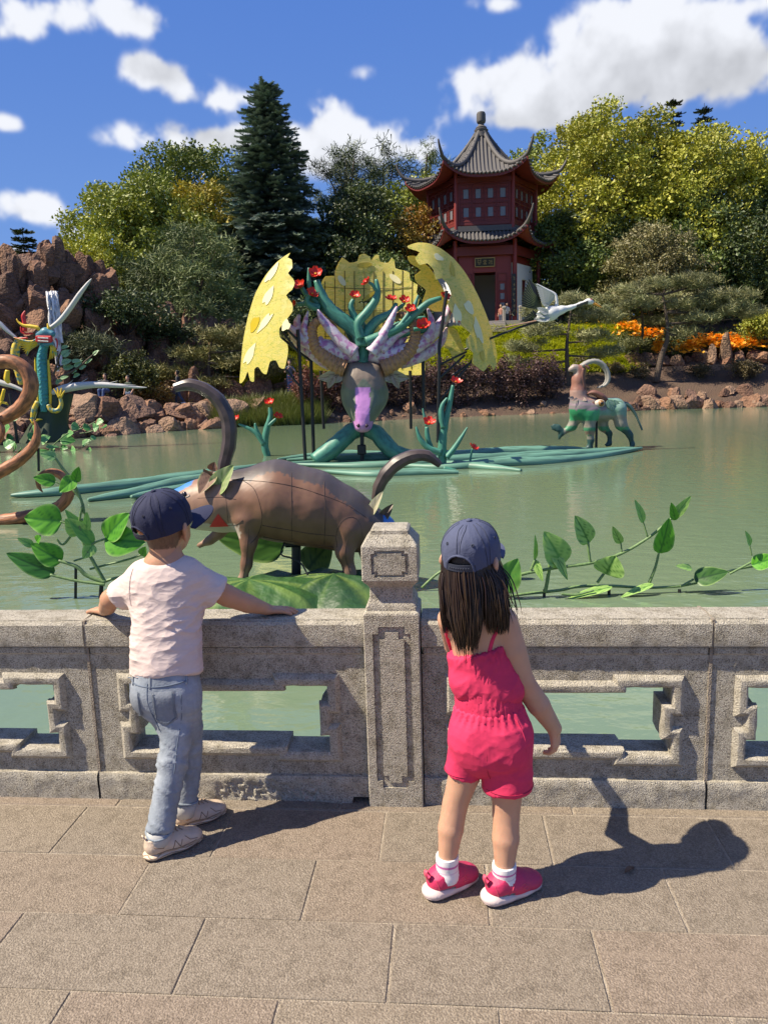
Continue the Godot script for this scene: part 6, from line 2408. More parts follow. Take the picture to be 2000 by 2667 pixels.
func lily_pads() -> void:
	var ll: Material = mat("pad_cloth", Color.WHITE, 0.5, true)
	ll.backlight_enabled = true
	ll.backlight = Color(0.25, 0.3, 0.15)
	relief(ll, tex(256, 0.015, SIMPLEX, 4, [], 58), 3.0)
	world_tri(ll, 1.0)
	var t := thing("lily_pad_lantern", "big creased green lily pad lantern floating under the boar", "lantern", Vector3(-1.5, LAKE, -6.62), deg_to_rad(5.0))
	for q in [[Vector3(-0.28, 0.12, 0.28), 0.92, 0.62, 0.3, Color(0.034, 0.096, 0.024), 3.0], [Vector3(0.45, 0.10, 0.10), 0.72, 0.66, 1.7, Color(0.022, 0.066, 0.022), 5.0]]:
		var m := MB.new()
		for sgn: float in [1.0, -1.0]:
			var rows := []
			for i in 19:
				var row := PackedVector3Array()
				var r := i / 18.0
				for j in 61:
					var a: float = TAU * j / 60.0
					var fold := absf(fposmod(a * 6.0 / TAU + q[3], 1.0) - 0.5) * 2.0
					var edge := 1.0 + 0.06 * sin(a * 3.0 + q[5]) + 0.03 * sin(a * 7.0)
					var y := -0.05 + 0.17 * (1.0 - r * r) + 0.10 * r * (fold - 0.5) + 0.08 * smoothstep(0.7, 1.0, r) * sin(a * 2.0 + q[5] + 1.0) - 0.10 * r * r * (1.0 if sin(a) > 0.0 else 0.2) * absf(sin(a))
					row.append(q[0] + Vector3(cos(a) * q[1] * r * edge, y + sgn * 0.010, sin(a) * q[2] * r * edge))
				rows.append(row)
			if sgn < 0:
				rows.reverse()
			var k := m.v.size()
			m.grid(rows)
			for i in range(k, m.v.size()):
				var d: Vector3 = m.v[i] - q[0]
				var a := atan2(d.z / q[2], d.x / q[1])
				var c: Color = q[4]
				c = c.lerp(Color(0.14, 0.22, 0.05), 0.8 * smoothstep(0.5, 0.95, absf(noise.get_noise_2d(a * 1.2, 3.0 + q[5])) * 2.0))
				m.c[i] = c * (1.0 + 0.3 * noise.get_noise_3dv(d * 3.0))
		part("pad", m.mesh(), ll, t)
	var rim := Color(0.30, 0.40, 0.14)
	sk = Transform2D(Vector2(0.001609, -0.000048), Vector2(-0.000080, -0.001626), Vector2(-1.0408, 2.1521))
	leaf(t, S(640, 1120, -0.75), S(225, 1015, -0.62), 0.20, Vector3(0.1, 0.45, 1.0), Color(0.02, 0.075, 0.015), Color(0.075, 0.19, 0.035), 0.15, 0.02, "upright_leaf")
	leaf(t, S(800, 1225, -0.55), S(935, 1060, -0.6), 0.17, Vector3(-0.3, 0.3, 1.0), Color(0.05, 0.11, 0.02), Color(0.21, 0.30, 0.05), 0.2, 0.1, "upright_leaf")
	leaf(t, S(870, 1300, -0.2), S(1120, 1190, -0.3), 0.13, Vector3(-0.1, 0.9, 0.6), Color(0.03, 0.08, 0.02), Color(0.11, 0.20, 0.05), 0.2, 0.1, "upright_leaf")


func vines() -> void:
	var g0 := Color(0.024, 0.165, 0.016)
	var g1 := Color(0.145, 0.455, 0.030)
	var p0 := Color(0.085, 0.31, 0.055)
	var p1 := Color(0.40, 0.62, 0.17)
	var stem: Material = M["stem_green"]
	var t := stand("vine_lantern", "leafy green vine lantern reaching over the water right of the girl's cap", Vector3(1.123, LAKE, -6.574), Transform2D(Vector2(0.002017, -0.000061), Vector2(0.000026, -0.002061), Vector2(-1.7094, 1.0967)))
	for q in [[[[500, 437], [600, 405], [740, 379], [890, 358], [1020, 318], [1130, 255], [1200, 200], [1248, 155]], [6.5, 7.5, 7, 7, 7, 6, 6, 5], 0.0], [[[1192, 318], [1178, 380], [1153, 448]], [5, 6, 7], -0.03], [[[880, 265], [884, 310], [892, 355]], [6, 6, 5], 0.0], [[[1022, 270], [1027, 312]], [3, 4], 0.0], [[[1117, 180], [1137, 243]], [3, 4], 0.0],
		[[[720, 348], [712, 410], [697, 490]], [7, 8, 9], -0.03], [[[652, 342], [633, 388]], [6, 6], 0.0], [[[958, 402], [925, 447]], [6, 7], -0.03], [[[525, 512], [620, 498], [760, 484], [850, 466], [1000, 465], [1150, 472], [1290, 465], [1400, 440], [1520, 395], [1680, 366], [1800, 330]], [6, 7, 7, 7, 7, 6, 6, 6, 5, 5, 4], -0.05],
		[[[1290, 465], [1347, 432]], [5, 5], -0.03], [[[1505, 408], [1597, 357]], [5, 5], -0.03], [[[1590, 325], [1580, 283]], [3, 3], 0.0], [[[165, 512], [240, 446], [330, 400]], [6, 6, 6], -0.35], [[[760, 486], [820, 490], [900, 470]], [5, 5, 4], 0.05]]:
		var m := MB.new()
		bend(m, q[0], q[1], 8, q[2], 1.0, 0.08)
		part("stem", m.mesh(), stem, t)
	var m0 := MB.new()
	for x in [695.0, 980.0, 1290.0]:
		m0.tube([S(x, 480, -0.05), S(x, 580, -0.05)], [0.014], 6)
	part("stake", m0.mesh(), M["black_steel"], t)
	for q in [[1246, 158, 1309, 68, 24, 0.2, 0.3, p0, p1], [1256, 172, 1226, 96, 19, -0.3, 0.2, g0, g1], [1190, 314, 1222, 162, 47, 0.15, 0.2, g0, g1], [1118, 182, 1076, 82, 21, 0.4, 0.3, p0, p1], [1022, 272, 978, 197, 20, -0.5, 0.4, g0, p1], [884, 270, 822, 150, 46, 0.2, 0.25, g0, p1],
		[772, 362, 690, 218, 62, 0.1, 0.3, p0, p1], [712, 275, 792, 422, 30, 0.5, 0.2, g0, p1], [650, 345, 653, 231, 15, 0.7, 0.5, p0, p1], [652, 345, 676, 430, 18, -0.6, 0.4, g0, p1], [495, 478, 572, 335, 64, 0.1, 0.25, p0, Color(0.17, 0.40, 0.07)], [958, 406, 990, 322, 68, -0.1, 0.2, g0, p1],
		[985, 462, 778, 500, 22, 0.0, 1.6, g0, p1], [1165, 450, 1012, 494, 18, 0.0, 1.6, g0, p1], [612, 530, 838, 541, 24, 0.0, 1.4, p0, p1], [1332, 382, 1254, 360, 17, 0.2, 0.9, p0, p1], [1345, 432, 1476, 384, 44, -0.2, 0.8, Color(0.012, 0.06, 0.012), Color(0.06, 0.16, 0.03)], [1592, 366, 1690, 322, 36, 0.1, 0.6, g0, g1], [1582, 282, 1549, 214, 17, 0.5, 0.2, p0, p1]]:
		leaf(t, S(q[0], q[1], 0.0), S(q[2], q[3], 0.06), q[4] * unit(), Vector3(q[5], q[6], 1.0), q[7], q[8], 0.22, 0.08)
	t = stand("vine_lantern", "leafy green vine lantern left of the boy, before the brown curls", Vector3(-3.273, LAKE, -6.659), Transform2D(Vector2(0.001496, -0.000045), Vector2(-0.000147, -0.001519), Vector2(-0.8027, 1.4950)))
	for q in [[[[340, 95], [385, 160], [430, 215], [478, 300], [512, 385], [520, 440]], [7, 9, 9, 9, 9, 9], 0.0], [[[515, 390], [500, 470], [505, 560], [535, 650], [580, 730], [655, 862]], [7, 8, 9, 10, 11, 12], 0.02], [[[445, 300], [500, 370], [520, 460]], [6, 7, 6], -0.03], [[[380, 488], [430, 505], [495, 532]], [6, 6, 6], 0.02], [[[440, 575], [385, 635], [345, 600]], [8, 8, 6], -0.02], [[[372, 730], [480, 765], [550, 825], [662, 866]], [9, 12, 13, 13], 0.03],
		[[[325, 815], [420, 838], [520, 858], [662, 876]], [9, 9, 9, 10], 0.05], [[[655, 598], [600, 615], [560, 640]], [7, 7, 7], 0.0], [[[545, 795], [660, 765], [780, 735], [880, 700]], [7, 7, 7, 6], -0.05], [[[520, 468], [560, 478]], [5, 4], 0.0], [[[345, 245], [430, 285]], [5, 5], 0.0], [[[450, 740], [545, 710], [580, 690]], [6, 6, 6], -0.03], [[[645, 870], [760, 840], [900, 860]], [10, 8, 6], -0.03]]:
		var m := MB.new()
		bend(m, q[0], q[1], 8, q[2], 1.0, 0.08)
		part("stem", m.mesh(), stem, t)
	m0 = MB.new()
	m0.tube([S(632, 875, 0), S(622, 1010, 0)], [0.02], 8)
	m0.tube([S(470, 770, 0), S(468, 1010, 0)], [0.014], 8)
	part("stake", m0.mesh(), M["black_steel"], t)
	for q in [[346, 246, 228, 214, 42, 0.1, 0.3, g0, g1], [466, 224, 382, 302, 50, 0.0, 0.2, g0, g1], [466, 246, 502, 154, 33, 0.2, 0.2, g0, g1], [382, 488, 168, 458, 100, 0.1, 0.25, g0, g1], [575, 632, 424, 410, 46, 0.6, 0.2, p0, Color(0.25, 0.50, 0.09)], [505, 560, 420, 470, 62, -0.2, 0.2, p0, p1], [538, 548, 552, 428, 26, 0.3, 0.2, p0, p1],
		[655, 590, 800, 432, 76, -0.15, 0.25, g0, g1], [650, 600, 905, 610, 102, 0.0, 0.25, g0, g1], [578, 632, 530, 712, 42, 0.5, 0.4, p0, p1], [382, 735, 208, 622, 74, 0.1, 0.3, g0, g1], [336, 812, 52, 680, 70, -0.2, 0.35, Color(0.012, 0.07, 0.012), Color(0.055, 0.22, 0.03)], [206, 640, 128, 584, 26, 0.3, 0.5, p0, p1], [225, 612, 268, 570, 28, -0.1, 0.3, g0, g1], [880, 702, 912, 640, 30, 0.1, 0.3, g0, g1], [350, 98, 270, 74, 32, 0.0, 0.5, p0, Color(0.30, 0.52, 0.20)]]:
		leaf(t, S(q[0], q[1], 0.0), S(q[2], q[3], 0.06), q[4] * unit(), Vector3(q[5], q[6], 1.0), q[7], q[8], 0.2, 0.08)


func goat_lantern() -> void:
	var t := stand("goat_lantern", "ibex lantern with long back-curved horn, green striped body and an eye on its back", Vector3(4.012, LAKE, -20.918), Transform2D(Vector2(0.004354, -0.000128), Vector2(0.000079, -0.004319), Vector2(-2.7301, 5.3957)))
	var f := Field.new()
	flesh(f, [[508, 985, 72, 0.0], [560, 985, 68, 0.0], [650, 985, 62, 0.0], [715, 968, 56, 0.0]], 0.15)
	flesh(f, [[500, 960, 68, 0.0], [487, 880, 46, 0.0], [488, 800, 36, 0.0], [500, 748, 30, 0.0]], 0.1)
	flesh(f, [[505, 742, 30, 0.0], [462, 732, 22, 0.02], [438, 742, 15, 0.03]], 0.06)
	flesh(f, [[725, 985, 52, 0.12], [740, 1075, 34, 0.14], [795, 1140, 18, 0.14], [812, 1200, 13, 0.14], [800, 1210, 10, 0.2]], 0.08)
	flesh(f, [[640, 1020, 46, -0.12], [650, 1095, 28, -0.14], [690, 1138, 16, -0.14], [690, 1200, 13, -0.14], [668, 1208, 12, -0.1]], 0.08)
	flesh(f, [[545, 1020, 50, 0.12], [548, 1100, 32, 0.13], [556, 1175, 18, 0.13], [548, 1222, 16, 0.13], [505, 1236, 13, 0.18]], 0.08)
	flesh(f, [[490, 1010, 46, -0.1], [455, 1092, 26, -0.12], [398, 1132, 16, -0.12]], 0.08)
	for q in [[372, 1092, 340, 1080], [380, 1150, 374, 1172], [365, 1105, 325, 1092], [370, 1115, 335, 1112]]:
		flesh(f, [[400, 1130, 14, -0.12], [q[0], q[1], 13, -0.12], [q[2], q[3], 7, -0.12]], 0.03)
	var paint := func(p: Vector3, n: Vector3) -> Color:
		var q := unsketch(p)
		var wob := 6.0 * noise.get_noise_2d(q.x * 0.03, q.y * 0.03)
		if q.x < 590.0 and q.y < 925.0 + wob:
			return Color(0.30, 0.24, 0.215) if q.x < 480.0 + wob and q.y < 770.0 else (Color(0.25, 0.115, 0.085) if q.y < 870.0 else Color(0.32, 0.20, 0.17))
		if q.x < 640.0 and q.y < 985.0 + wob:
			return Color(0.17, 0.165, 0.155).lerp(Color(0.235, 0.17, 0.21), 0.5 + 0.5 * sin(q.y * 0.22 + sin(q.x * 0.08)))
		if q.x < 600.0 and q.y < 1052.0 + wob:
			return Color(0.03, 0.24, 0.10) if q.x < 555.0 else Color(0.06, 0.30, 0.15)
		if q.y > 1165.0 or (q.x < 400.0) or (q.x > 740.0 and q.y > 1105.0) or (q.x > 660.0 and q.x < 712.0 and q.y > 1118.0):
			return Color(0.022, 0.065, 0.060)
		if q.y > 1090.0 and (q.y < 1150.0) and q.x > 410.0:
			return Color(0.05, 0.22, 0.11) if fposmod(q.y, 60.0) < 38.0 else Color(0.25, 0.18, 0.13)
		if q.y > 1020.0:
			return Color(0.30, 0.25, 0.20).lerp(Color(0.18, 0.20, 0.165), 0.5 + 0.5 * noise.get_noise_2d(q.x * 0.02, q.y * 0.02))
		return Color(0.10, 0.21, 0.165).lerp(Color(0.22, 0.33, 0.28), 0.5 + 0.7 * noise.get_noise_2d(q.x * 0.015, q.y * 0.01))
	var m := MB.new()
	f.add_to(m, 0.045, paint)
	part("body", m.mesh(), M["painted_cloth"], t)
	var hm := mat("pale_horn", lin(0.27, 0.26, 0.235), 0.5)
	for w in [0.09, -0.09]:
		m = MB.new()
		var pts := curve(line([[505, 722], [545, 698], [590, 690], [632, 708], [662, 752], [668, 800], [648, 835], [606, 852]], w), 4)
		var rr := spread([13, 15, 15, 14, 13, 12, 9, 3], pts.size())
		for i in rr.size():
			rr[i] *= unit() * (1.0 if i % 2 else 0.86)
		m.tube(pts, rr, 8)
		part("horn", m.mesh(), hm, t)
	m = MB.new()
	bend(m, [[735, 945], [790, 955], [830, 1000], [860, 1060], [882, 1112]], [12, 13, 9, 6, 6], 8)
	part("tail", m.mesh(), mat("tail_cloth", lin(0.085, 0.15, 0.125), 0.6), t)
	m = MB.new()
	bend(m, [[512, 735], [505, 790], [515, 850], [520, 900]], [10, 14, 14, 3], 8, 0.12)
	bend(m, [[520, 715], [540, 730], [545, 742]], [4, 9, 3], 8, 0.15)
	part("beard", m.mesh(), mat("brown_cloth", lin(0.15, 0.065, 0.048), 0.65), t)
	# the eye with its heavy brown lids
	m = MB.new()
	bend(m, [[532, 890], [570, 880], [620, 905], [658, 945], [648, 985]], [8, 34, 40, 26, 8], 10, 0.14, 0.5)
	bend(m, [[560, 935], [580, 975], [620, 990], [650, 965]], [12, 16, 15, 6], 10, 0.24, 0.6)
	part("eyelid", m.mesh(), M["brown_cloth"], t)
	var e := SphereMesh.new()
	e.radius = 0.125
	e.height = 0.25
	part("eyeball", e, mat("cream_cloth", lin(0.56, 0.48, 0.38), 0.4), t).transform = Transform3D(Basis.from_scale(Vector3(1.15, 0.85, 0.7)), S(603, 946, 0.26))
	for q in [[0.085, 0.305, lin(0.24, 0.12, 0.035)], [0.045, 0.355, lin(0.01, 0.01, 0.01)]]:
		e = SphereMesh.new()
		e.radius = q[0]
		e.height = q[0] * 2.0
		part("iris", e, mat("iris_%d" % int(q[0] * 1000), q[2], 0.25), t).position = S(607, 945, q[1])
	m = MB.new()
	m.tube([S(600, 1040, 0), S(597, 1245, 0)], [0.035], 8)
	part("stand", m.mesh(), M["black_steel"], t)
	for q in [[448, 915, 410, 912], [470, 918, 440, 930], [495, 915, 520, 928]]:
		leaf(t, S(q[0], q[1], 0.22), S(q[2], q[3], 0.30), 0.05, Vector3(0, 0.3, 1), Color(0.4, 0.28, 0.24), Color(0.5, 0.38, 0.33), 0.2, 0.1, "collar_leaf")
	for q in [[648, 925, 685, 990, 0.30], [690, 925, 705, 1015, 0.27], [720, 930, 730, 1000, 0.22]]:
		leaf(t, S(q[0], q[1], q[4]), S(q[2], q[3], q[4] + 0.04), 0.11, Vector3(0, 0.2, 1), Color(0.06, 0.2, 0.14), Color(0.25, 0.38, 0.31), 0.1, 0.1, "saddle_leaf")


func crane_lantern() -> void:
	var t := stand("crane_lantern", "white crane lantern flying right with raised wing and orange beak, before the pines", Vector3(2.606, LAKE, -19.829), Transform2D(Vector2(0.004055, -0.000117), Vector2(0.000029, -0.003933), Vector2(-1.3034, 5.1093)))
	var f := Field.new()
	flesh(f, [[225, 425, 14, 0.0], [270, 405, 38, 0.0], [320, 392, 42, 0.0], [380, 372, 24, 0.0], [440, 357, 13, 0.0], [500, 336, 11, 0.0], [545, 318, 13, 0.0], [562, 320, 14, 0.0], [580, 330, 6, 0.0]], 0.06)
	var m := MB.new()
	var paint := func(p: Vector3, n: Vector3) -> Color:
		var q := unsketch(p)
		if q.x > 472.0 and q.x < 545.0 and q.y > lerpf(340.0, 314.0, (q.x - 472.0) / 73.0):
			return Color(0.05, 0.05, 0.05)
		if q.x > 556.0 and q.y < 312.0:
			return Color(0.35, 0.08, 0.06)
		return Color(0.60, 0.61, 0.60) * (1.0 + 0.12 * noise.get_noise_2d(q.x * 0.05, q.y * 0.05))
	f.add_to(m, 0.018, paint)
	part("body", m.mesh(), M["painted_cloth"], t)
	m = MB.new()
	bend(m, [[572, 326], [600, 340], [632, 357]], [9, 7, 1.5], 8)
	part("beak", m.mesh(), mat("orange_beak", lin(0.72, 0.30, 0.03), 0.5), t)
	var w0 := Color(0.30, 0.31, 0.31)
	var w1 := Color(0.58, 0.59, 0.58)
	var d0 := Color(0.012, 0.014, 0.014)
	var d1 := Color(0.022, 0.025, 0.025)
	# raised wing: pale coverts along the arm, black flight feathers behind
	for k in 9:
		var a := k / 8.0
		leaf(t, S(lerpf(345, 300, a), lerpf(300, 345, a), 0.02 * k), S(lerpf(232, 262, a) - 10, lerpf(208, 330, a), 0.02 * k), 0.075, Vector3(0.1, -0.1, 1), w0, w1, 0.1, 0.03, "covert_feather")
	m = MB.new()
	bend(m, [[352, 352], [352, 310], [342, 275], [290, 245], [232, 212]], [12, 10, 9, 7, 3], 8)
	part("wing_arm", m.mesh(), mat("white_cloth", lin(0.58, 0.59, 0.58), 0.6), t)
	for k in 11:
		var a := k / 10.0
		var ang := lerpf(-1.95, -2.95, a)
		leaf(t, S(lerpf(248, 268, a), lerpf(290, 345, a), -0.03 - 0.01 * k), S(lerpf(248, 262, a) + cos(ang) * lerpf(120, 100, a) - 20, lerpf(285, 345, a) + sin(ang) * lerpf(128, 80, a) + 10, -0.08 - 0.01 * k), 0.075, Vector3(0.1, -0.1, 1), d0, d1, 0.1, 0.03, "flight_feather")
	for k in 7:
		var a := k / 6.0
		leaf(t, S(228, 418, 0.02 * k - 0.06), S(lerpf(130, 200, a), lerpf(446, 372, a), 0.03 * k - 0.1), 0.05, Vector3(0.0, 0.3, 1), d0, d1, 0.2, lerpf(-0.15, 0.1, a), "tail_feather")
	for q in [[290, 398, 222, 362], [300, 425, 218, 440], [280, 410, 215, 400]]:
		leaf(t, S(q[0], q[1], 0.2), S(q[2], q[3], 0.22), 0.085, Vector3(0, 0.2, 1), w0, w1, 0.2, 0.05, "side_feather")
	m = MB.new()
	for w in [0.06, -0.06]:
		bend(m, [[225, 440], [120, 462], [0, 488], [-20, 496]], [5, 4, 4, 2], 6, w)
	part("leg", m.mesh(), mat("pinkish_leg", lin(0.36, 0.21, 0.15), 0.6), t)
	m = MB.new()
	m.tube(line([[250, 440, -0.05], [120, 480, -0.1], [0, 525, -0.15], [-130, 580, -0.2], [-260, 640, -0.4]]), [0.03], 7)
	part("carrying_rod", m.mesh(), M["black_steel"], t)


func dragon_lantern() -> void:
	var foot := Vector3(-14.139, LAKE, -25.206)
	var draw := Transform2D(Vector2(0.003555, -0.000104), Vector2(-0.000342, -0.003507), Vector2(-0.8570, 4.8562))
	var t := stand("dragon_lantern", "teal scaled dragon lantern with yellow mane and open red mouth, above the stump at left", foot, draw)
	var scale_ := mat("dragon_scales", lin(0.045, 0.27, 0.29), 0.45)
	scale_.albedo_texture = tex(256, 0.03, CELL, 1, [0.0, grey(1.0), 0.6, grey(0.8), 1.0, grey(0.3)], 59)
	relief(scale_, tex(256, 0.03, CELL, 1, [], 59), 2.5)
	world_tri(scale_, 1.7)
	var yel := mat("dragon_yellow", lin(0.70, 0.48, 0.03), 0.45)
	var spot := mat("dragon_spotted", Color.WHITE, 0.45)
	spot.albedo_texture = tex(128, 0.03, SIMPLEX, 2, [0.0, lin(0.05, 0.19, 0.24), 0.36, lin(0.06, 0.22, 0.26), 0.42, lin(0.66, 0.47, 0.05), 1.0, lin(0.72, 0.52, 0.07)], 60)
	world_tri(spot, 1.3)
	var red := mat("dragon_red", lin(0.52, 0.025, 0.025), 0.4)
	var pale := mat("blade_cloth", lin(0.46, 0.46, 0.45), 0.5)
	var white := mat("tooth_white", lin(0.75, 0.74, 0.70), 0.5)
	var m := MB.new()
	bend(m, [[432, 1000], [430, 900], [425, 780], [418, 640], [408, 520], [415, 420], [440, 340]], [44, 56, 60, 62, 58, 52, 46], 14, 0.0, 0.8)
	part("torso", m.mesh(), scale_, t)
	m = MB.new()
	bend(m, [[205, 300], [150, 330], [120, 420], [130, 540], [160, 640], [175, 740]], [30, 44, 48, 46, 46, 26], 12, -0.25, 0.8)
	part("coil", m.mesh(), spot, t)
	m = MB.new()
	bend(m, [[490, 950], [488, 800], [478, 640], [470, 500]], [14, 15, 14, 10], 8, 0.02)
	bend(m, [[372, 900], [366, 760], [352, 620], [345, 480]], [12, 12, 12, 8], 8, 0.02)
	part("belly_edge", m.mesh(), yel, t)
	# head
	var f := Field.new()
	flesh(f, [[395, 268, 46, 0.0], [455, 244, 44, 0.06], [522, 258, 30, 0.12]], 0.08)
	flesh(f, [[395, 335, 30, 0.0], [460, 352, 24, 0.1], [524, 345, 18, 0.16]], 0.05)
	m = MB.new()
	f.add_to(m, 0.03)
	part("head", m.mesh(), mat("dragon_blue", lin(0.06, 0.20, 0.26), 0.45), t)
	m = MB.new()
	m.box(S(455, 308, 0.20), Vector3(0.54, 0.22, 0.14), 0.03, Basis(Vector3.BACK, -0.05))
	part("mouth", m.mesh(0), red, t)
	m = MB.new()
	for k in 8:
		m.box(S(412 + k * 12.5, 296 + k * 0.8, 0.285), Vector3(0.036, 0.045, 0.03), 0.008)
		m.box(S(412 + k * 12.5, 325 + k * 0.8, 0.285), Vector3(0.036, 0.04, 0.03), 0.008)
	part("teeth", m.mesh(0), white, t)
	for q in [[[[402, 228], [380, 200], [330, 188], [250, 178], [205, 150], [184, 118]], [12, 18, 17, 15, 10, 5]], [[[495, 235], [485, 200], [474, 160]], [14, 16, 4]]]:
		m = MB.new()
		bend(m, q[0], q[1], 8, 0.1)
		part("horn", m.mesh(), yel, t)
	for q in [[[[255, 235], [250, 150], [240, 90], [258, 40]], [22, 20, 20, 3]], [[[215, 190], [225, 240], [270, 255], [330, 250]], [5, 10, 10, 8]], [[[150, 290], [200, 302], [280, 292]], [5, 10, 8]], [[[545, 300], [560, 330], [556, 410]], [10, 8, 4]]]:
		m = MB.new()
		bend(m, q[0], q[1], 8, 0.05)
		part("flame", m.mesh(), red, t)
	for k in 15:
		var a := k / 14.0
		m = MB.new()
		if k < 10:
			bend(m, [[385, 300 + k * 5], [310 - k * 3, 330 + k * 8], [lerpf(150, 320, a), lerpf(290, 480, a * 1.4)]], [12, 24, 4], 7, 0.12 - 0.02 * k, 0.5)
		else:
			bend(m, [[480, 350], [505 + (k - 10) * 8, 390], [480 + (k - 10) * 18, 505 - (k - 10) * 8]], [12, 22, 4], 7, 0.05, 0.5)
		part("mane", m.mesh(), yel if k % 3 else spot, t)
	# limbs with claws
	for q in [[[[480, 930], [510, 980], [570, 985], [605, 930], [595, 855]], [22, 26, 24, 20, 16]], [[[380, 900], [345, 980], [330, 1060], [335, 1110]], [26, 28, 20, 16]], [[[95, 600], [85, 680], [110, 720]], [20, 28, 16]], [[[60, 780], [40, 860], [35, 900], [80, 915]], [14, 18, 14, 12]]]:
		m = MB.new()
		bend(m, q[0], q[1], 9, 0.12)
		part("limb", m.mesh(), spot if q[0][0][0] > 300 else yel, t)
	for q in [[590, 860, 535, 775], [592, 855, 570, 765], [600, 852, 612, 768], [605, 860, 642, 795], [335, 1105, 305, 1068], [335, 1110, 335, 1125], [340, 1100, 400, 1075], [80, 915, 100, 935], [40, 900, 20, 940], [375, 1075, 428, 1072]]:
		m = MB.new()
		bend(m, [[q[0], q[1]], [(q[0] + q[2]) * 0.5, (q[1] + q[3]) * 0.5 - 4], [q[2], q[3]]], [12, 9, 3], 7, 0.15)
		part("claw", m.mesh(), yel, t)
	# long pale blades like feathers
	for q in [[[[405, 225], [480, 195], [570, 130], [660, 20], [750, -110], [830, -215], [868, -262]], [10, 18, 24, 24, 22, 14, 2]], [[[-90, 90], [0, 160], [80, 235], [160, 295]], [22, 22, 18, 8]], [[[495, 820], [600, 780], [720, 755], [900, 738], [1100, 745], [1300, 762], [1405, 765]], [30, 40, 40, 32, 24, 12, 2]], [[[-80, 690], [20, 725], [120, 755], [225, 800]], [26, 26, 20, 14]]]:
		m = MB.new()
		bend(m, q[0], q[1].map(func(r: float) -> float: return r * 1.25), 10, -0.1, 0.8)
		part("blade", m.mesh(), pale, t)
	for q in [[620, 765, 700, 690], [740, 740, 840, 676], [860, 730, 980, 690], [1000, 735, 1130, 700], [1100, 740, 1300, 740], [560, 790, 690, 700], [720, -60, 800, -150], [640, 50, 720, -30]]:
		m = MB.new()
		bend(m, [[q[0], q[1]], [(q[0] + q[2]) * 0.5, (q[1] + q[3]) * 0.5], [q[2], q[3]]], [14, 10, 1.5], 7, -0.06, 0.4)
		part("blade_tip", m.mesh(), pale, t)
	# dark stump
	t = stand("stump_lantern", "dark green hollow tree stump lantern carrying the dragon at left", foot, draw)
	m = MB.new()
	var rows := []
	for q in [[835, 500, 128], [860, 495, 140], [950, 470, 150], [1060, 440, 158], [1150, 415, 180], [1230, 410, 210], [1300, 400, 240]]:
		var row := PackedVector3Array()
		for j in 32:
			var a := TAU * j / 32
			var r: float = q[2] * unit() * (1.0 + 0.07 * sin(a * 7.0) + 0.05 * sin(a * 11.0 + q[0] * 0.01))
			row.append(S(q[1], q[0]) + Vector3(cos(a) * r, 0.03 * sin(a * 5.0) if q[0] < 850 else 0.0, sin(a) * r - 0.45))
		rows.append(row)
	m.grid(rows, true)
	m.face([rows[0][0], rows[0][24], rows[0][16], rows[0][8]])
	part("trunk", m.mesh(60), mat("stump_cloth", lin(0.022, 0.040, 0.017), 0.6), t)
	m = MB.new()
	m.tube([S(150, 820, 0.4), S(222, 1300, 0.4)], [0.05], 7)
	m.tube([S(400, 1330, 0.4), S(405, 1560, 0.4)], [0.045], 7)
	part("pole", m.mesh(), M["black_steel"], t)
	# leafy twigs beside the dragon
	var p0 := Color(0.10, 0.24, 0.11)
	var p1 := Color(0.34, 0.52, 0.27)
	var g0 := Color(0.02, 0.12, 0.03)
	var g1 := Color(0.09, 0.30, 0.07)
	t = stand("twig_lantern", "pale leaved branch lantern springing out right of the dragon's body", foot, draw)
	for q in [[[[520, 640], [545, 560], [580, 450], [610, 390]], [10, 9, 8, 4]], [[[560, 670], [660, 630], [760, 570], [860, 480], [935, 425]], [12, 10, 9, 7, 3]], [[[530, 600], [600, 560], [700, 530], [780, 510]], [9, 8, 6, 3]], [[[700, 370], [660, 440], [620, 500]], [4, 6, 6]]]:
		m = MB.new()
		bend(m, q[0], q[1], 7)
		part("twig", m.mesh(), M["bark"], t)
	for q in [[610, 465, 680, 405, 38], [590, 385, 668, 372, 20], [610, 535, 700, 500, 36], [700, 515, 795, 505, 22], [620, 580, 710, 560, 34], [720, 565, 790, 520, 22], [760, 580, 830, 555, 24], [810, 530, 890, 490, 20], [895, 455, 948, 405, 20], [680, 625, 755, 600, 20], [700, 655, 780, 640, 26], [600, 680, 670, 655, 18], [530, 720, 605, 690, 28], [520, 600, 590, 575, 16], [560, 430, 545, 460, 20], [500, 450, 560, 400, 18]]:
		leaf(t, S(q[0], q[1], rnd(-0.15, 0.15)), S(q[2], q[3], rnd(-0.05, 0.15)), q[4] * unit(), Vector3(rnd(-.2, .2), rnd(0.2, 0.6), 1), p0, p1, 0.15, 0.05)
	# leaves round the foot, on the water
	t = stand("leaf_raft_lantern", "cluster of glossy green leaf lanterns on the water round the stump at left", foot, draw)
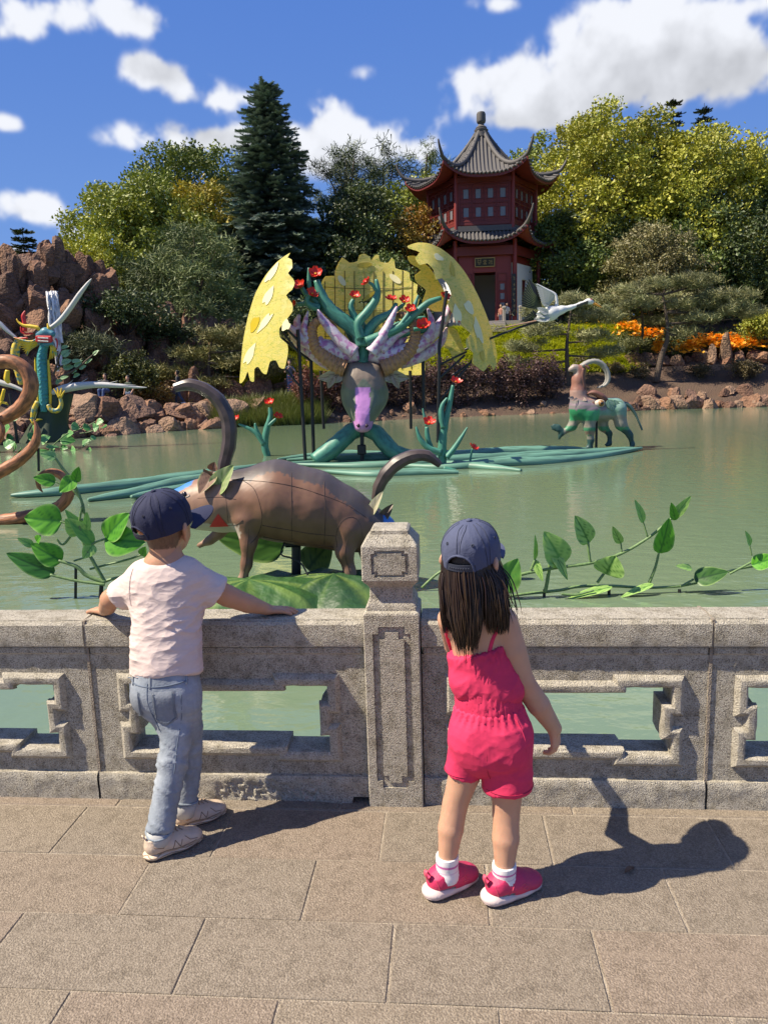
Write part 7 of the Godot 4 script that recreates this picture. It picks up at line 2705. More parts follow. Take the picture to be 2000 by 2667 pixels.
	var spots := [[215, 1060, 300, 1010, 40], [20, 1250, 90, 1210, 46], [90, 1180, 180, 1130, 46], [100, 1280, 30, 1340, 60], [120, 1260, 200, 1240, 42], [160, 1330, 240, 1270, 44], [170, 1360, 260, 1320, 50], [10, 1400, 95, 1370, 60], [-40, 1300, 30, 1260, 44], [80, 1470, 140, 1440, 34], [420, 1420, 595, 1395, 60], [440, 1280, 520, 1240, 44], [500, 1270, 560, 1220, 28], [640, 1260, 775, 1270, 48], [520, 1370, 610, 1360, 40], [550, 1330, 640, 1320, 22], [640, 1340, 730, 1335, 24], [735, 1355, 825, 1350, 30], [840, 1310, 925, 1265, 30], [890, 1345, 970, 1360, 18], [710, 1210, 790, 1190, 30], [770, 1120, 835, 1150, 34], [885, 1140, 945, 1150, 36], [965, 1150, 1020, 1130, 36], [1010, 1090, 1080, 1080, 30], [1030, 1140, 1095, 1130, 26], [960, 1240, 1005, 1240, 22], [420, 1180, 480, 1120, 40], [360, 1460, 440, 1450, 34], [300, 1510, 360, 1500, 22], [230, 1390, 300, 1340, 40], [380, 1250, 450, 1200, 40], [0, 1460, 60, 1420, 40]]
	for i in spots.size():
		var q: Array = spots[i]
		var dk := i % 3 == 1
		leaf(t, S(q[0], q[1], 0.5 + rnd(-0.2, 0.4)), S(q[2], q[3], 0.6 + rnd(-0.2, 0.4)), q[4] * 1.25 * unit(), Vector3(rnd(-.3, .3), rnd(0.3, 0.9), 1), g0 if dk else Color(0.05, 0.20, 0.07), g1 if dk else Color(0.22, 0.47, 0.17), 0.2, 0.1)
	for q in [[[[440, 1250], [560, 1320], [700, 1345], [830, 1350], [930, 1270]], [6, 6, 5, 4, 3]], [[[560, 1330], [700, 1210], [800, 1170], [900, 1130], [980, 1085]], [6, 5, 5, 4, 3]], [[[830, 1200], [940, 1180], [1040, 1110]], [4, 4, 3]]]:
		m = MB.new()
		bend(m, q[0], q[1], 6, 0.55)
		part("stem", m.mesh(), M["stem_green"], t)


func curls() -> void:
	var foot := Vector3(-6.310, LAKE, -10.712)
	var draw := Transform2D(Vector2(0.001532, -0.000046), Vector2(-0.000162, -0.001531), Vector2(-0.0706, 3.1939))
	var bm := mat("brown_curl", lin(0.36, 0.140, 0.055), 0.55)
	bm.albedo_texture = tex(512, 0.018, SIMPLEX, 4, [0.0, grey(0.28), 0.42, grey(0.62), 0.6, grey(1.0), 1.0, grey(1.25)], 61)
	bm.uv1_scale = Vector3(1.0, 0.018, 1.0)
	relief(bm, bm.albedo_texture, 0.6)
	var all := [
		["big round brown tendril lantern curling at the left edge, in front of the dragon", [[-160, 620], [-80, 555], [20, 528], [130, 532], [235, 590], [298, 700], [288, 830], [210, 950], [100, 1030], [-10, 1085], [-120, 1110]], [40, 56, 64, 66, 68, 70, 70, 68, 64, 58, 50], 0.0],
		["brown tendril lantern with upturned pointed tip, below the big round curl", [[372, 1062], [402, 1150], [398, 1250], [345, 1350], [250, 1440], [130, 1520], [0, 1585], [-120, 1630]], [3, 26, 40, 50, 56, 60, 64, 66], 0.15],
		["short brown tendril lantern at the left edge under the big curl", [[10, 985], [20, 1080], [60, 1160], [40, 1240], [-20, 1310], [-90, 1370]], [4, 20, 26, 30, 34, 36], 0.1],
		["brown tendril lantern coiled low over the water behind the vine leaves", [[418, 1775], [378, 1720], [378, 1650], [430, 1595], [520, 1580], [610, 1620], [665, 1710], [655, 1820], [580, 1910], [450, 1970], [300, 2005], [130, 2040], [-40, 2065], [-160, 2080]], [3, 20, 30, 36, 40, 44, 50, 56, 58, 60, 62, 66, 68, 70], 0.0]]
	for q in all:
		var t := stand("tendril_lantern", q[0], foot, draw, "brown curled tendril lanterns at the left edge")
		var m := MB.new()
		bend(m, q[1], q[2], 16, q[3], 1.0, 0.02, 6)
		part("tendril", m.mesh(), bm, t)
		if q[0].begins_with("brown tendril lantern with"):
			m = MB.new()
			m.tube([S(402, 1340, 0.1), S(405, 1560, 0.1)], [0.018], 7)
			part("stand", m.mesh(), M["black_steel"], t)


# ---------------------------------------------------------------- the two children
func basis_to(f: Vector3, up := Vector3.UP) -> Basis:
	var z := -f.normalized()
	var x := up.cross(z).normalized()
	return Basis(x, z.cross(x), z)


# head of a child: c is the middle of the skull, b looks along -z
func head_field(f: Field, c: Vector3, b: Basis, s := 1.0) -> void:
	var q := func(x: float, y: float, z: float) -> Vector3: return c + b * Vector3(x, y, z) * s
	f.cap(q.call(0, 0.012, 0.020), q.call(0, 0.015, -0.020), 0.074 * s, 0.072 * s, 0.02, b.x, 1.06)
	f.cap(q.call(0, -0.03, -0.02), q.call(0, -0.078, -0.052), 0.056 * s, 0.026 * s, 0.04)
	for sg: float in [-1.0, 1.0]:
		f.cap(q.call(sg * 0.030, -0.042, -0.052), q.call(sg * 0.026, -0.062, -0.050), 0.027 * s, 0.022 * s, 0.03)
		f.cap(q.call(sg * 0.077, 0.000, 0.016), q.call(sg * 0.074, -0.034, 0.008), 0.027 * s, 0.016 * s, 0.008, (b * Vector3(1, 0, -0.62 * sg)).normalized(), 2.6)
		f.cap(q.call(sg * 0.012, -0.072, -0.078), q.call(0, -0.070, -0.082), 0.007 * s, 0.009 * s, 0.01)
	f.cap(q.call(0, -0.018, -0.086), q.call(0, -0.044, -0.099), 0.008 * s, 0.011 * s, 0.012)
	f.cap(q.call(0, -0.05, 0.026), q.call(0, -0.135, 0.030), 0.045 * s, 0.046 * s, 0.03)


# open hand: from the wrist along d, back of the hand towards n, thumb on the side th
func hand_field(f: Field, w: Vector3, d: Vector3, n: Vector3, th: Vector3, curl := 0.15, fan := 1.0, s := 1.0) -> void:
	d = d.normalized()
	th = (th - d * th.dot(d)).normalized()
	n = (n - d * n.dot(d) - th * n.dot(th)).normalized()
	for i in 4:
		var o := 0.0185 - 0.0125 * i
		f.cap(w + th * o * 0.55 * s - d * 0.004 * s, w + (d * (0.050 - 0.003 * absf(i - 1.0)) + th * o) * s, 0.0125 * s, 0.0098 * s, 0.010, n, 1.15)
	for i in 4:
		var p := w + (d * (0.050 - 0.003 * absf(i - 1.0)) + th * (0.0185 - 0.0125 * i)) * s
		var dir := d.rotated(n, (0.16 - 0.11 * i) * fan * (1.0 if d.cross(th).dot(n) > 0.0 else -1.0))
		var side := dir.cross(n).normalized()
		var seg: float = [0.0195, 0.0215, 0.0200, 0.0155][i] * s
		for k in 3:
			dir = dir.rotated(side, -curl * (0.7 if k == 0 else 1.0) * (1.0 + 0.10 * i))
			var e := p + dir * seg * (1.0 - 0.15 * k)
			f.cap(p, e, (0.0080 - 0.0007 * k) * s, (0.0074 - 0.0008 * k) * s, 0.003)
			p = e
	var tb := w + (d * 0.010 + th * 0.012 - n * 0.004) * s
	var tm := tb + (d * 0.020 + th * 0.018 - n * 0.004) * s
	var te := tm + (d * 0.020 + th * 0.008 - n * 0.003) * s
	f.cap(tb, tm, 0.0115 * s, 0.0085 * s, 0.010)
	f.cap(tm, te, 0.0085 * s, 0.0066 * s, 0.004)


# baseball cap; c is the middle of its rim, b looks along -z
func baseball_cap(person: Node3D, c: Vector3, b: Basis, rx: float, rz: float, h: float, cloth: Material, dark: Material, visor: float, bow: float) -> void:
	var o := Node3D.new()
	o.name = numbered(person, "cap")
	person.add_child(o)
	o.transform = Transform3D(b, c)
	var rim := func(a: float) -> Vector3: return Vector3(sin(a) * rx, 0, cos(a) * rz)   # a = 0 at the back
	var dome := func(a: float, y: float) -> Vector3:
		var f := clampf(y / h, 0.0, 1.0)
		var r := pow(1.0 - pow(f, 3.3), 0.47) * (1.0 + 0.03 * sin(f * 3.1))
		var seam := fposmod(a + PI / 6.0, PI / 3.0) - PI / 6.0
		var p: Vector3 = rim.call(a) * r * (1.0 - 0.012 * exp(-pow(seam / 0.035, 2.0)))
		p += Vector3(sin(a), 0.3, cos(a)) * 0.0035 * noise.get_noise_3d(a * 2.2, y * 16.0, rx * 90.0)
		return Vector3(p.x, y, p.z)
	var rows := []
	for i in 25:
		var row := PackedVector3Array()
		for j in 145:
			var a := TAU * j / 144.0
			var back := absf(a if a < PI else TAU - a)
			var y0 := 0.046 * sqrt(maxf(0.0, 1.0 - pow(back / 0.50, 2.0))) if back < 0.50 else 0.0
			row.append(dome.call(a, lerpf(y0, h, pow(i / 24.0, 0.9))))
		rows.append(row)
	rows.reverse()
	var m := MB.new()
	m.grid(rows)
	part("crown", m.mesh(), cloth, o)
	# stitched edge, seams, button, eyelets, strap, visor
	m = MB.new()
	var arch := []
	for i in 25:
		var a := -0.52 + 1.04 * i / 24.0
		arch.append(dome.call(fposmod(a, TAU), 0.046 * sqrt(maxf(0.0, 1.0 - pow(a / 0.52, 2.0)))) * 1.005)
	m.tube(arch, [0.0032], 6)
	part("arch_binding", m.mesh(), cloth, o)
	for k in 6:
		var a := PI / 6.0 + k * PI / 3.0 - PI / 6.0
		m = MB.new()
		for da: float in [-0.05, 0.05]:
			var pts := []
			for i in 15:
				pts.append(dome.call(fposmod(a + da / maxf(0.25, 1.0 - i / 16.0), TAU), lerpf(0.052 if k == 0 else 0.004, h * 0.97, i / 14.0)) * 1.008)
			m.tube(pts, [0.0007], 4)
		part("seam", m.mesh(), dark, o)
		var e: Vector3 = dome.call(a + PI / 6.0, h * 0.62)
		var nrm := (e - Vector3(0, h * 0.1, 0)).normalized()
		var t1 := nrm.cross(Vector3.UP).normalized()
		var ring := []
		for i in 11:
			ring.append(e + nrm * 0.001 + (t1 * cos(TAU * i / 10) + nrm.cross(t1) * sin(TAU * i / 10)) * 0.0034)
		m = MB.new()
		m.tube(ring, [0.0013], 5)
		part("eyelet", m.mesh(), dark, o)
	var s := SphereMesh.new()
	s.radius = 0.0085
	s.height = 0.010
	part("button", s, cloth, o).position = Vector3(0, h + 0.001, 0)
	m = MB.new()
	rows = []
	for y in [0.001, 0.020]:
		var row := PackedVector3Array()
		for i in 17:
			var a := -0.56 + 1.12 * i / 16.0
			row.append(Vector3(sin(a) * rx * 1.03, y, cos(a) * rz * 1.03))
		rows.append(row)
	rows.append(PackedVector3Array())
	for q in rows[1]:
		rows[2].append(q * Vector3(0.97, 1, 0.97))
	rows.append(PackedVector3Array())
	for q in rows[0]:
		rows[3].append(q * Vector3(0.97, 1, 0.97))
	rows.append(rows[0])
	m.grid(rows)
	for i in 9:
		var a := -0.34 + 0.68 * i / 8.0
		var q := Vector3(sin(a) * rx * 1.036, 0.0105, cos(a) * rz * 1.036)
		m.box(q, Vector3(0.004, 0.004, 0.003), 0.001, Basis(Vector3.UP, a))
	part("strap", m.mesh(30), dark, o)
	m = MB.new()
	for sg: float in [1.0, -1.0]:
		rows = []
		for i in 9:
			var f := i / 8.0
			var row := PackedVector3Array()
			for j in 25:
				var a := PI + (j / 24.0 - 0.5) * 2.1
				var w := sin(a) * rx * (1.0 + 0.06 * f)
				var reach := visor * pow(maxf(0.0, cos((j / 24.0 - 0.5) * PI * 0.98)), 0.55)
				var p := Vector3(w, 0.006 - bow * w * w / rx - 0.008 * f, cos(a) * rz - reach * f)
				row.append(p + Vector3(0, sg * 0.0019, 0))
			rows.append(row)
		if sg < 0:
			rows.reverse()
		m.grid(rows)
	part("visor", m.mesh(50), cloth, o)


# sports shoe pointing along -z from its heel at the origin
func shoe(person: Node3D, heel: Vector3, dir: Vector3, l: float, mats: Array, style: String) -> Node3D:
	var o := Node3D.new()
	o.name = numbered(person, "shoe")
	person.add_child(o)
	o.transform = Transform3D(basis_to(Vector3(dir.x, 0, dir.z)), heel)
	var lift := 0.016 if style == "girl" else 0.010
	var f := Field.new()
	f.cap(Vector3(0, lift + 0.030, -0.036), Vector3(0, lift + 0.026, -l * 0.55), 0.035, 0.037, 0.02, Vector3.UP, 1.15)
	f.cap(Vector3(0, lift + 0.022, -l * 0.5), Vector3(0.003, lift + 0.013, -l + 0.037), 0.037, 0.031, 0.03, Vector3.UP, 1.42)
	f.cap(Vector3(-0.008, lift + 0.016, -l + 0.045), Vector3(0.010, lift + 0.016, -l + 0.042), 0.030, 0.030, 0.02, Vector3.UP, 1.45)
	f.cap(Vector3(0, lift + 0.036, -0.040), Vector3(0, lift + (0.066 if style == "boy" else 0.056), -0.034), 0.033, 0.031, 0.012, Vector3.RIGHT, 1.05, true)
	f.cap(Vector3(0, lift + 0.040, -0.052), Vector3(0, lift + 0.070, -0.062), 0.030, 0.022, 0.02, Vector3.RIGHT, 1.05)
	var m := MB.new()
	var base: Color = mats[1]
	var second: Color = mats[2]
	var paint := func(p: Vector3, _n: Vector3) -> Color:
		if style == "girl":
			if p.z > -0.072 and p.z < -0.018 and p.y < lift + 0.020 and absf(p.x) > 0.012:
				return Color(0.04, 0.055, 0.08).lerp(Color(0.16, 0.18, 0.22), 0.5 + noise.get_noise_3dv(p * 60.0))
			return base.lerp(second, smoothstep(-l * 0.52, -l * 0.60, p.z) * (0.5 + 0.5 * noise.get_noise_3dv(p * 160.0)))
		var c := base.lerp(second, 0.5 + 0.5 * noise.get_noise_3dv(p * 26.0))
		return c * (0.62 if p.y > lift + 0.012 and p.y < lift + 0.016 else 1.0)
	f.add_to(m, 0.0045, paint)
	part("upper", m.mesh(), mats[0], o)
	var all := f.every()
	# sole
	var g := Field.new()
	if style == "girl":
		g.cap(Vector3(0, 0.020, -0.022), Vector3(0, 0.018, -0.06), 0.0385, 0.036, 0.02, Vector3.UP, 1.8)
		g.cap(Vector3(0, 0.017, -0.06), Vector3(0, 0.016, -l * 0.62), 0.036, 0.036, 0.02, Vector3.UP, 2.4)
		g.cap(Vector3(0, 0.015, -l * 0.6), Vector3(0.003, 0.014, -l + 0.034), 0.038, 0.032, 0.02, Vector3.UP, 2.4)
	else:
		g.cap(Vector3(0, 0.013, -0.032), Vector3(0, 0.011, -l * 0.6), 0.038, 0.038, 0.02, Vector3.UP, 2.9)
		g.cap(Vector3(0, 0.011, -l * 0.6), Vector3(0.003, 0.011, -l + 0.034), 0.039, 0.033, 0.02, Vector3.UP, 2.9)
	m = MB.new()
	g.add_to(m, 0.0045)
	part("sole", m.mesh(), mats[3], o)
	var gall := g.every()
	m = MB.new()
	for y in ([0.011, 0.018] if style == "boy" else [0.009]):
		var pts := []
		for i in 41:
			var a := TAU * i / 40.0
			var from := Vector3(sin(a) * 0.12, y + 0.004 * sin(a * 6.0), -l * 0.5 + cos(a) * l * 0.8)
			var to := Vector3(0, from.y, clampf(from.z, -l + 0.04, -0.035))
			pts.append(g.hit(from, (to - from).normalized(), gall))
		m.tube(pts, [0.0013], 4)
	part("sole_groove", m.mesh(), mats[4], o)
	if style == "boy":
		for i in 5:
			m = MB.new()
			var z := -0.072 - i * 0.0125
			var pts := []
			for k in 9:
				var x := lerpf(-0.017, 0.017, k / 8.0)
				pts.append(f.hit(Vector3(x, 0.13, z + 0.004 * sin(k * 0.8 + i)), Vector3.DOWN, all) + Vector3(0, 0.001, 0))
			m.tube(pts, [0.0021], 5)
			part("lace", m.mesh(), mats[5], o)
		# the letter on the side, drawn by seams
		m = MB.new()
		for q in [[[-0.078, 0.020], [-0.090, 0.046], [-0.104, 0.022], [-0.113, 0.042]], [[-0.03, 0.020], [-0.07, 0.022], [-0.12, 0.016], [-0.16, 0.022]], [[-0.02, 0.044], [-0.05, 0.034], [-0.062, 0.055]], [[-0.125, 0.046], [-0.14, 0.030], [-0.165, 0.026]]]:
			var pts := []
			for k in q.size() - 1:
				for j in 6:
					var v := Vector2(q[k][0], q[k][1]).lerp(Vector2(q[k + 1][0], q[k + 1][1]), j / 5.0)
					pts.append(f.hit(Vector3(0.09, lift + v.y - 0.004, v.x), Vector3.LEFT, all))
			m.tube(pts, [0.0012], 4)
		part("stitching", m.mesh(), mats[4], o)
		m = MB.new()
		m.col = base
		m.box(Vector3(0, lift + 0.066, -0.004), Vector3(0.014, 0.030, 0.005), 0.002, Basis(Vector3.RIGHT, 0.5))
		part("heel_tab", m.mesh(30), mats[0], o)
	else:
		for q in [[[0, 0.040, -0.002], [0, 0.066, 0.010], [0, 0.078, 0.006], [0, 0.062, -0.004]], [[0, 0.070, -0.070], [0, 0.090, -0.068], [0, 0.096, -0.060], [0, 0.078, -0.058]]]:
			m = MB.new()
			var pts := []
			for v in q:
				pts.append(Vector3(v[0], lift + v[1], v[2]))
			pts = curve(pts, 4)
			m.tube(pts, [0.0075], 8, Vector3.UP, 0.32)
			part("pull_tab", m.mesh(), mats[5], o)
		m = MB.new()
		for q in [[[-0.092, 0.036], [-0.105, 0.038], [-0.110, 0.032], [-0.098, 0.028], [-0.103, 0.021], [-0.116, 0.022]], [[-0.050, 0.010], [-0.068, 0.040], [-0.066, 0.058]], [[-0.022, 0.010], [-0.016, 0.032], [-0.012, 0.050]]]:
			var pts := []
			for k in q.size() - 1:
				for j in 5:
					var v := Vector2(q[k][0], q[k][1]).lerp(Vector2(q[k + 1][0], q[k + 1][1]), j / 4.0)
					pts.append(f.hit(Vector3(0.09, lift + v.y, v.x), Vector3.LEFT, all))
			m.tube(pts, [0.0012], 4)
		part("stitching", m.mesh(), mats[5], o)
	return o


func skin_color(p: Vector3, n: Vector3, base: Color) -> Color:
	return base * (1.0 + 0.07 * noise.get_noise_3dv(p * 22.0)) 


# strip sewn on a soft body: runs through points which are dropped on it along dir
func sewn(f: Field, pts: Array, dir: Vector3, r: float, flat := 1.0, n := 5, tint := Color.WHITE) -> MB:
	var m := MB.new()
	var q := []
	var all := f.every()
	for p: Vector3 in curve(pts, n):
		var h := f.hit(p - dir * 0.12, dir, all)
		if h.is_finite():
			q.append(h)
	m.col = tint
	if q.size() > 1:
		m.tube(q, [r], 6, Vector3.UP, flat)
	return m


func make_children() -> void:
	var skin := mat("skin", Color.WHITE, 0.52, true)
	skin.subsurf_scatter_enabled = true
	skin.subsurf_scatter_strength = 0.12
	skin.rim_enabled = false
	var weave := tex(256, 0.22, VALUE, 2, [], 71)
	var slub := tex(256, 0.05, SIMPLEX, 4, [], 72)
	var tee := mat("linen_tee", lin(0.66, 0.54, 0.495), 0.9)
	tee.albedo_texture = tex(256, 0.10, VALUE, 3, [0.0, grey(0.84), 1.0, grey(1.0)], 73)
	relief(tee, crumple(512, 0.0045, 77), 0.9)
	world_tri(tee, 1.0)
	tee.uv1_scale = Vector3(2.4, 4.6, 2.4)
	var denim := mat("washed_denim", Color.WHITE, 0.9, true)
	denim.albedo_texture = tex(256, 0.12, VALUE, 3, [0.0, grey(0.72), 1.0, grey(1.0)], 74)
	relief(denim, weave, 0.10)
	world_tri(denim, 4.0)
	var thread := mat("denim_seam", lin(0.12, 0.15, 0.20), 0.9)
	var pink := mat("pink_jersey", lin(0.66, 0.028, 0.105), 0.85)
	pink.albedo_texture = tex(256, 0.15, VALUE, 3, [0.0, grey(0.82), 1.0, grey(1.0)], 75)
	relief(pink, crumple(512, 0.006, 78), 0.5)
	world_tri(pink, 2.5)
	var navy := mat("navy_twill", lin(0.0125, 0.0165, 0.050), 0.85)
	relief(navy, weave, 0.08)
	world_tri(navy, 5.0)
	var navy2 := mat("navy_thread", lin(0.008, 0.010, 0.028), 0.8)
	var slate := mat("slate_twill", lin(0.062, 0.074, 0.135), 0.85)
	relief(slate, weave, 0.08)
	world_tri(slate, 5.0)
	var slate2 := mat("slate_thread", lin(0.022, 0.028, 0.050), 0.7)
	var boxy := mat("shoe_leather", Color.WHITE, 0.6, true)
	relief(boxy, tex(256, 0.06, SIMPLEX, 3, [], 76), 0.12)
	world_tri(boxy, 4.0)
	boy(skin, tee, denim, thread, navy, navy2)
	girl(skin, pink, slate, slate2)


func boy(skin: Material, tee: Material, denim: Material, thread: Material, navy: Material, navy2: Material) -> void:
	var t := thing("person", "boy in navy cap, pale pink shirt and light jeans leaning on the balustrade", "person")
	var tone := Color(0.46, 0.245, 0.145)
	var hair := Color(0.075, 0.042, 0.022)
	var hb := basis_to(Vector3(0.13, 0.0, -0.99))
	var cb := basis_to(Vector3(0.64, 0.0, -0.77))
	var hc := Vector3(-0.954, 1.046, -2.446)
	# bare body: one skin, finer at head and hands
	var f := Field.new()
	f.cap(Vector3(-0.960, 0.90, -2.425), Vector3(-0.957, 0.55, -2.36), 0.078, 0.085, 0.03, Vector3(0.2, -0.2, 1.0), 1.3)
	f.cap(Vector3(-1.03, 0.882, -2.43), Vector3(-0.895, 0.888, -2.435), 0.038, 0.038, 0.04)
	f.cap(Vector3(-0.957, 0.90, -2.428), Vector3(-0.954, 0.995, -2.437), 0.047, 0.044, 0.03)
	f.cap(Vector3(-0.954, 0.99, -2.437), hc, 0.045, 0.06, 0.02)
	f.chain([Vector3(-1.045, 0.872, -2.435), Vector3(-1.185, 0.785, -2.478), Vector3(-1.222, 0.745, -2.525), Vector3(-1.256, 0.716, -2.573)], [0.040, 0.036, 0.030, 0.0195])
	f.chain([Vector3(-0.885, 0.878, -2.438), Vector3(-0.775, 0.787, -2.505), Vector3(-0.715, 0.748, -2.542), Vector3(-0.655, 0.716, -2.578)], [0.041, 0.038, 0.033, 0.0205])
	f.chain([Vector3(-0.960, 0.47, -2.335), Vector3(-0.920, 0.37, -2.302), Vector3(-0.926, 0.29, -2.273), Vector3(-0.956, 0.05, -2.194)], [0.055, 0.042, 0.038, 0.031])
	f.chain([Vector3(-0.905, 0.47, -2.345), Vector3(-0.902, 0.36, -2.362), Vector3(-0.906, 0.29, -2.376), Vector3(-0.927, 0.05, -2.352)], [0.055, 0.041, 0.037, 0.031])
	var m := MB.new()
	var paint := func(p: Vector3, n: Vector3) -> Color: return skin_color(p, n, tone)
	f.add_to(m, 0.009, paint)
	var hf := Field.new()
	head_field(hf, hc, hb, 0.98)
	var hpaint := func(p: Vector3, n: Vector3) -> Color:
		var q := hb.inverse() * (p - hc)
		if q.y > -0.062 + 0.006 * noise.get_noise_3dv(q * 70.0) and q.z > 0.012 + 0.35 * absf(q.y + 0.01) and absf(q.x) < 0.073:
			return hair.lerp(tone * 0.6, 0.30 + 0.3 * noise.get_noise_3d(q.x * 160.0, q.y * 30.0, q.z * 160.0))
		if q.y > 0.05:
			return hair
		if q.z < -0.07 and absf(q.y + 0.071) < 0.008 and absf(q.x) < 0.02:
			return Color(0.42, 0.12, 0.10)
		return skin_color(p, n, tone)
	hf.add_to(m, 0.0045, hpaint)
	var gf := Field.new()
	gf.chain([Vector3(-1.222, 0.745, -2.525), Vector3(-1.256, 0.716, -2.573)], [0.030, 0.0195], 0.01)
	hand_field(gf, Vector3(-1.258, 0.7135, -2.576), Vector3(-0.80, -0.07, -0.60), Vector3(0, 1, 0), Vector3(0.62, 0, -0.78), 0.10, 1.3, 1.0)
	gf.add_to(m, 0.0034, paint)
	gf = Field.new()
	gf.chain([Vector3(-0.715, 0.748, -2.542), Vector3(-0.655, 0.716, -2.578)], [0.033, 0.0205], 0.01)
	hand_field(gf, Vector3(-0.655, 0.7135, -2.580), Vector3(0.97, -0.05, -0.22), Vector3(0, 1, 0), Vector3(-0.22, 0, -0.97), 0.12, 1.2, 1.02)
	gf.add_to(m, 0.0034, paint)
	var body := part("body", m.mesh(), skin, t)
	for sg: float in [-1.0, 1.0]:
		var e := SphereMesh.new()
		e.radius = 0.0105
		e.height = 0.021
		part("eye", e, mat("eye_%d" % int(sg), lin(0.05, 0.03, 0.02), 0.1), body).position = hc + hb * Vector3(sg * 0.028, -0.012, -0.083)
	# T-shirt
	var s := Field.new()
	var ax := Vector3(0.22, -0.2, 1.0)
	s.cap(Vector3(-0.964, 0.845, -2.426), Vector3(-0.957, 0.560, -2.364), 0.109, 0.120, 0.03, ax, 1.30, true)
	s.cap(Vector3(-1.035, 0.878, -2.431), Vector3(-0.893, 0.884, -2.436), 0.047, 0.047, 0.05)
	s.cap(Vector3(-1.0, 0.82, -2.420), Vector3(-0.93, 0.82, -2.425), 0.088, 0.088, 0.05, ax, 1.28)
	s.cap(Vector3(-1.040, 0.874, -2.432), Vector3(-1.140, 0.800, -2.462), 0.050, 0.057, 0.035, Vector3.ZERO, 1.0, true)
	s.cap(Vector3(-0.888, 0.880, -2.437), Vector3(-0.800, 0.806, -2.482), 0.050, 0.059, 0.035, Vector3.ZERO, 1.0, true)
	var folds := func(p: Vector3, _n: Vector3) -> float:
		var mid := exp(-pow((p.y - 0.74) / 0.09, 2.0)) * smoothstep(-0.35, 0.25, soft.get_noise_2d(p.x * 5.0 + 3.0, p.y * 5.0)) + 0.12
		var v := 0.0045 * pow(1.0 - absf(soft.get_noise_3d(p.x * 5.0 + p.y * 4.0, p.y * 21.0 - p.x * 6.0, p.z * 4.0)), 5.0) * mid
		v += 0.0050 * pow(1.0 - absf(soft.get_noise_3d(p.x * 4.0 - p.y * 6.0 + 9.0, p.y * 13.0 + p.x * 8.0, p.z * 3.0)), 7.0) * mid
		v += 0.0022 * pow(1.0 - absf(soft.get_noise_3d(p.x * 9.0 + 20.0, p.y * 34.0, p.z * 6.0)), 6.0) * mid
		v += 0.0030 * soft.get_noise_3d(p.x * 5.0, p.y * 5.0, p.z * 5.0)
		return v + 0.004 * sin(atan2(p.z + 2.36, p.x + 0.957) * 4.0 + 1.0) * smoothstep(0.66, 0.57, p.y)
	m = MB.new()
	s.add_to(m, 0.0065, null, folds)
	var shirt := part("t_shirt", m.mesh(), tee, t)
	var tb := Vector3(0.1, 0.0, -1.0).normalized()
	var tsm := mat("tee_seam", lin(0.60, 0.49, 0.45), 0.9)
	part("hem_stitch", sewn(s, [Vector3(-1.08, 0.577, -2.24), Vector3(-1.0, 0.575, -2.2), Vector3(-0.92, 0.575, -2.2), Vector3(-0.84, 0.578, -2.24)], tb, 0.0010).mesh(), tsm, shirt)
	part("sleeve_seam", sewn(s, [Vector3(-0.880, 0.925, -2.40), Vector3(-0.868, 0.88, -2.3), Vector3(-0.868, 0.83, -2.3), Vector3(-0.875, 0.80, -2.3)], tb, 0.0011).mesh(), tsm, shirt)
	part("sleeve_seam", sewn(s, [Vector3(-1.050, 0.92, -2.40), Vector3(-1.064, 0.88, -2.3), Vector3(-1.066, 0.83, -2.3), Vector3(-1.060, 0.80, -2.3)], tb, 0.0011).mesh(), tsm, shirt)
	var ring := []
	for i in 29:
		var a := TAU * i / 28.0
		ring.append(Vector3(-0.957 + 0.058 * cos(a), 0.928 + 0.010 * sin(a) * -1.0, -2.432 + 0.052 * sin(a)))
	m = MB.new()
	m.tube(ring, [0.0085], 7)
	part("collar", m.mesh(), tee, shirt)
	# jeans
	var j := Field.new()
	j.cap(Vector3(-0.955, 0.505, -2.343), Vector3(-0.957, 0.585, -2.360), 0.111, 0.106, 0.02, Vector3(0.3, -0.1, 1.0), 1.30, true)
	j.cap(Vector3(-0.998, 0.500, -2.330), Vector3(-0.975, 0.472, -2.325), 0.066, 0.060, 0.03)
	j.cap(Vector3(-0.912, 0.500, -2.335), Vector3(-0.908, 0.470, -2.335), 0.066, 0.062, 0.03)
	j.cap(Vector3(-0.958, 0.462, -2.332), Vector3(-0.918, 0.365, -2.302), 0.064, 0.052, 0.018)
	j.cap(Vector3(-0.918, 0.365, -2.302), Vector3(-0.925, 0.285, -2.272), 0.052, 0.047, 0.010)
	j.cap(Vector3(-0.925, 0.285, -2.272), Vector3(-0.957, 0.082, -2.194), 0.047, 0.0425, 0.010, Vector3.ZERO, 1.0, true)
	j.cap(Vector3(-0.902, 0.462, -2.342), Vector3(-0.900, 0.365, -2.362), 0.062, 0.050, 0.018)
	j.cap(Vector3(-0.900, 0.365, -2.362), Vector3(-0.905, 0.285, -2.376), 0.050, 0.046, 0.010)
	j.cap(Vector3(-0.905, 0.285, -2.376), Vector3(-0.927, 0.100, -2.350), 0.046, 0.044, 0.010, Vector3.ZERO, 1.0, true)
	var wash := func(p: Vector3, _n: Vector3) -> Color:
		var c := Color(0.225, 0.262, 0.310)
		var fade := 0.5 + 0.9 * noise.get_noise_3d(p.x * 9.0, p.y * 5.0, p.z * 9.0)
		return c.lerp(Color(0.355, 0.395, 0.44), clampf(fade, 0.0, 1.0)) * (1.0 + 0.08 * noise.get_noise_3d(p.x * 60.0, p.y * 8.0, p.z * 60.0))
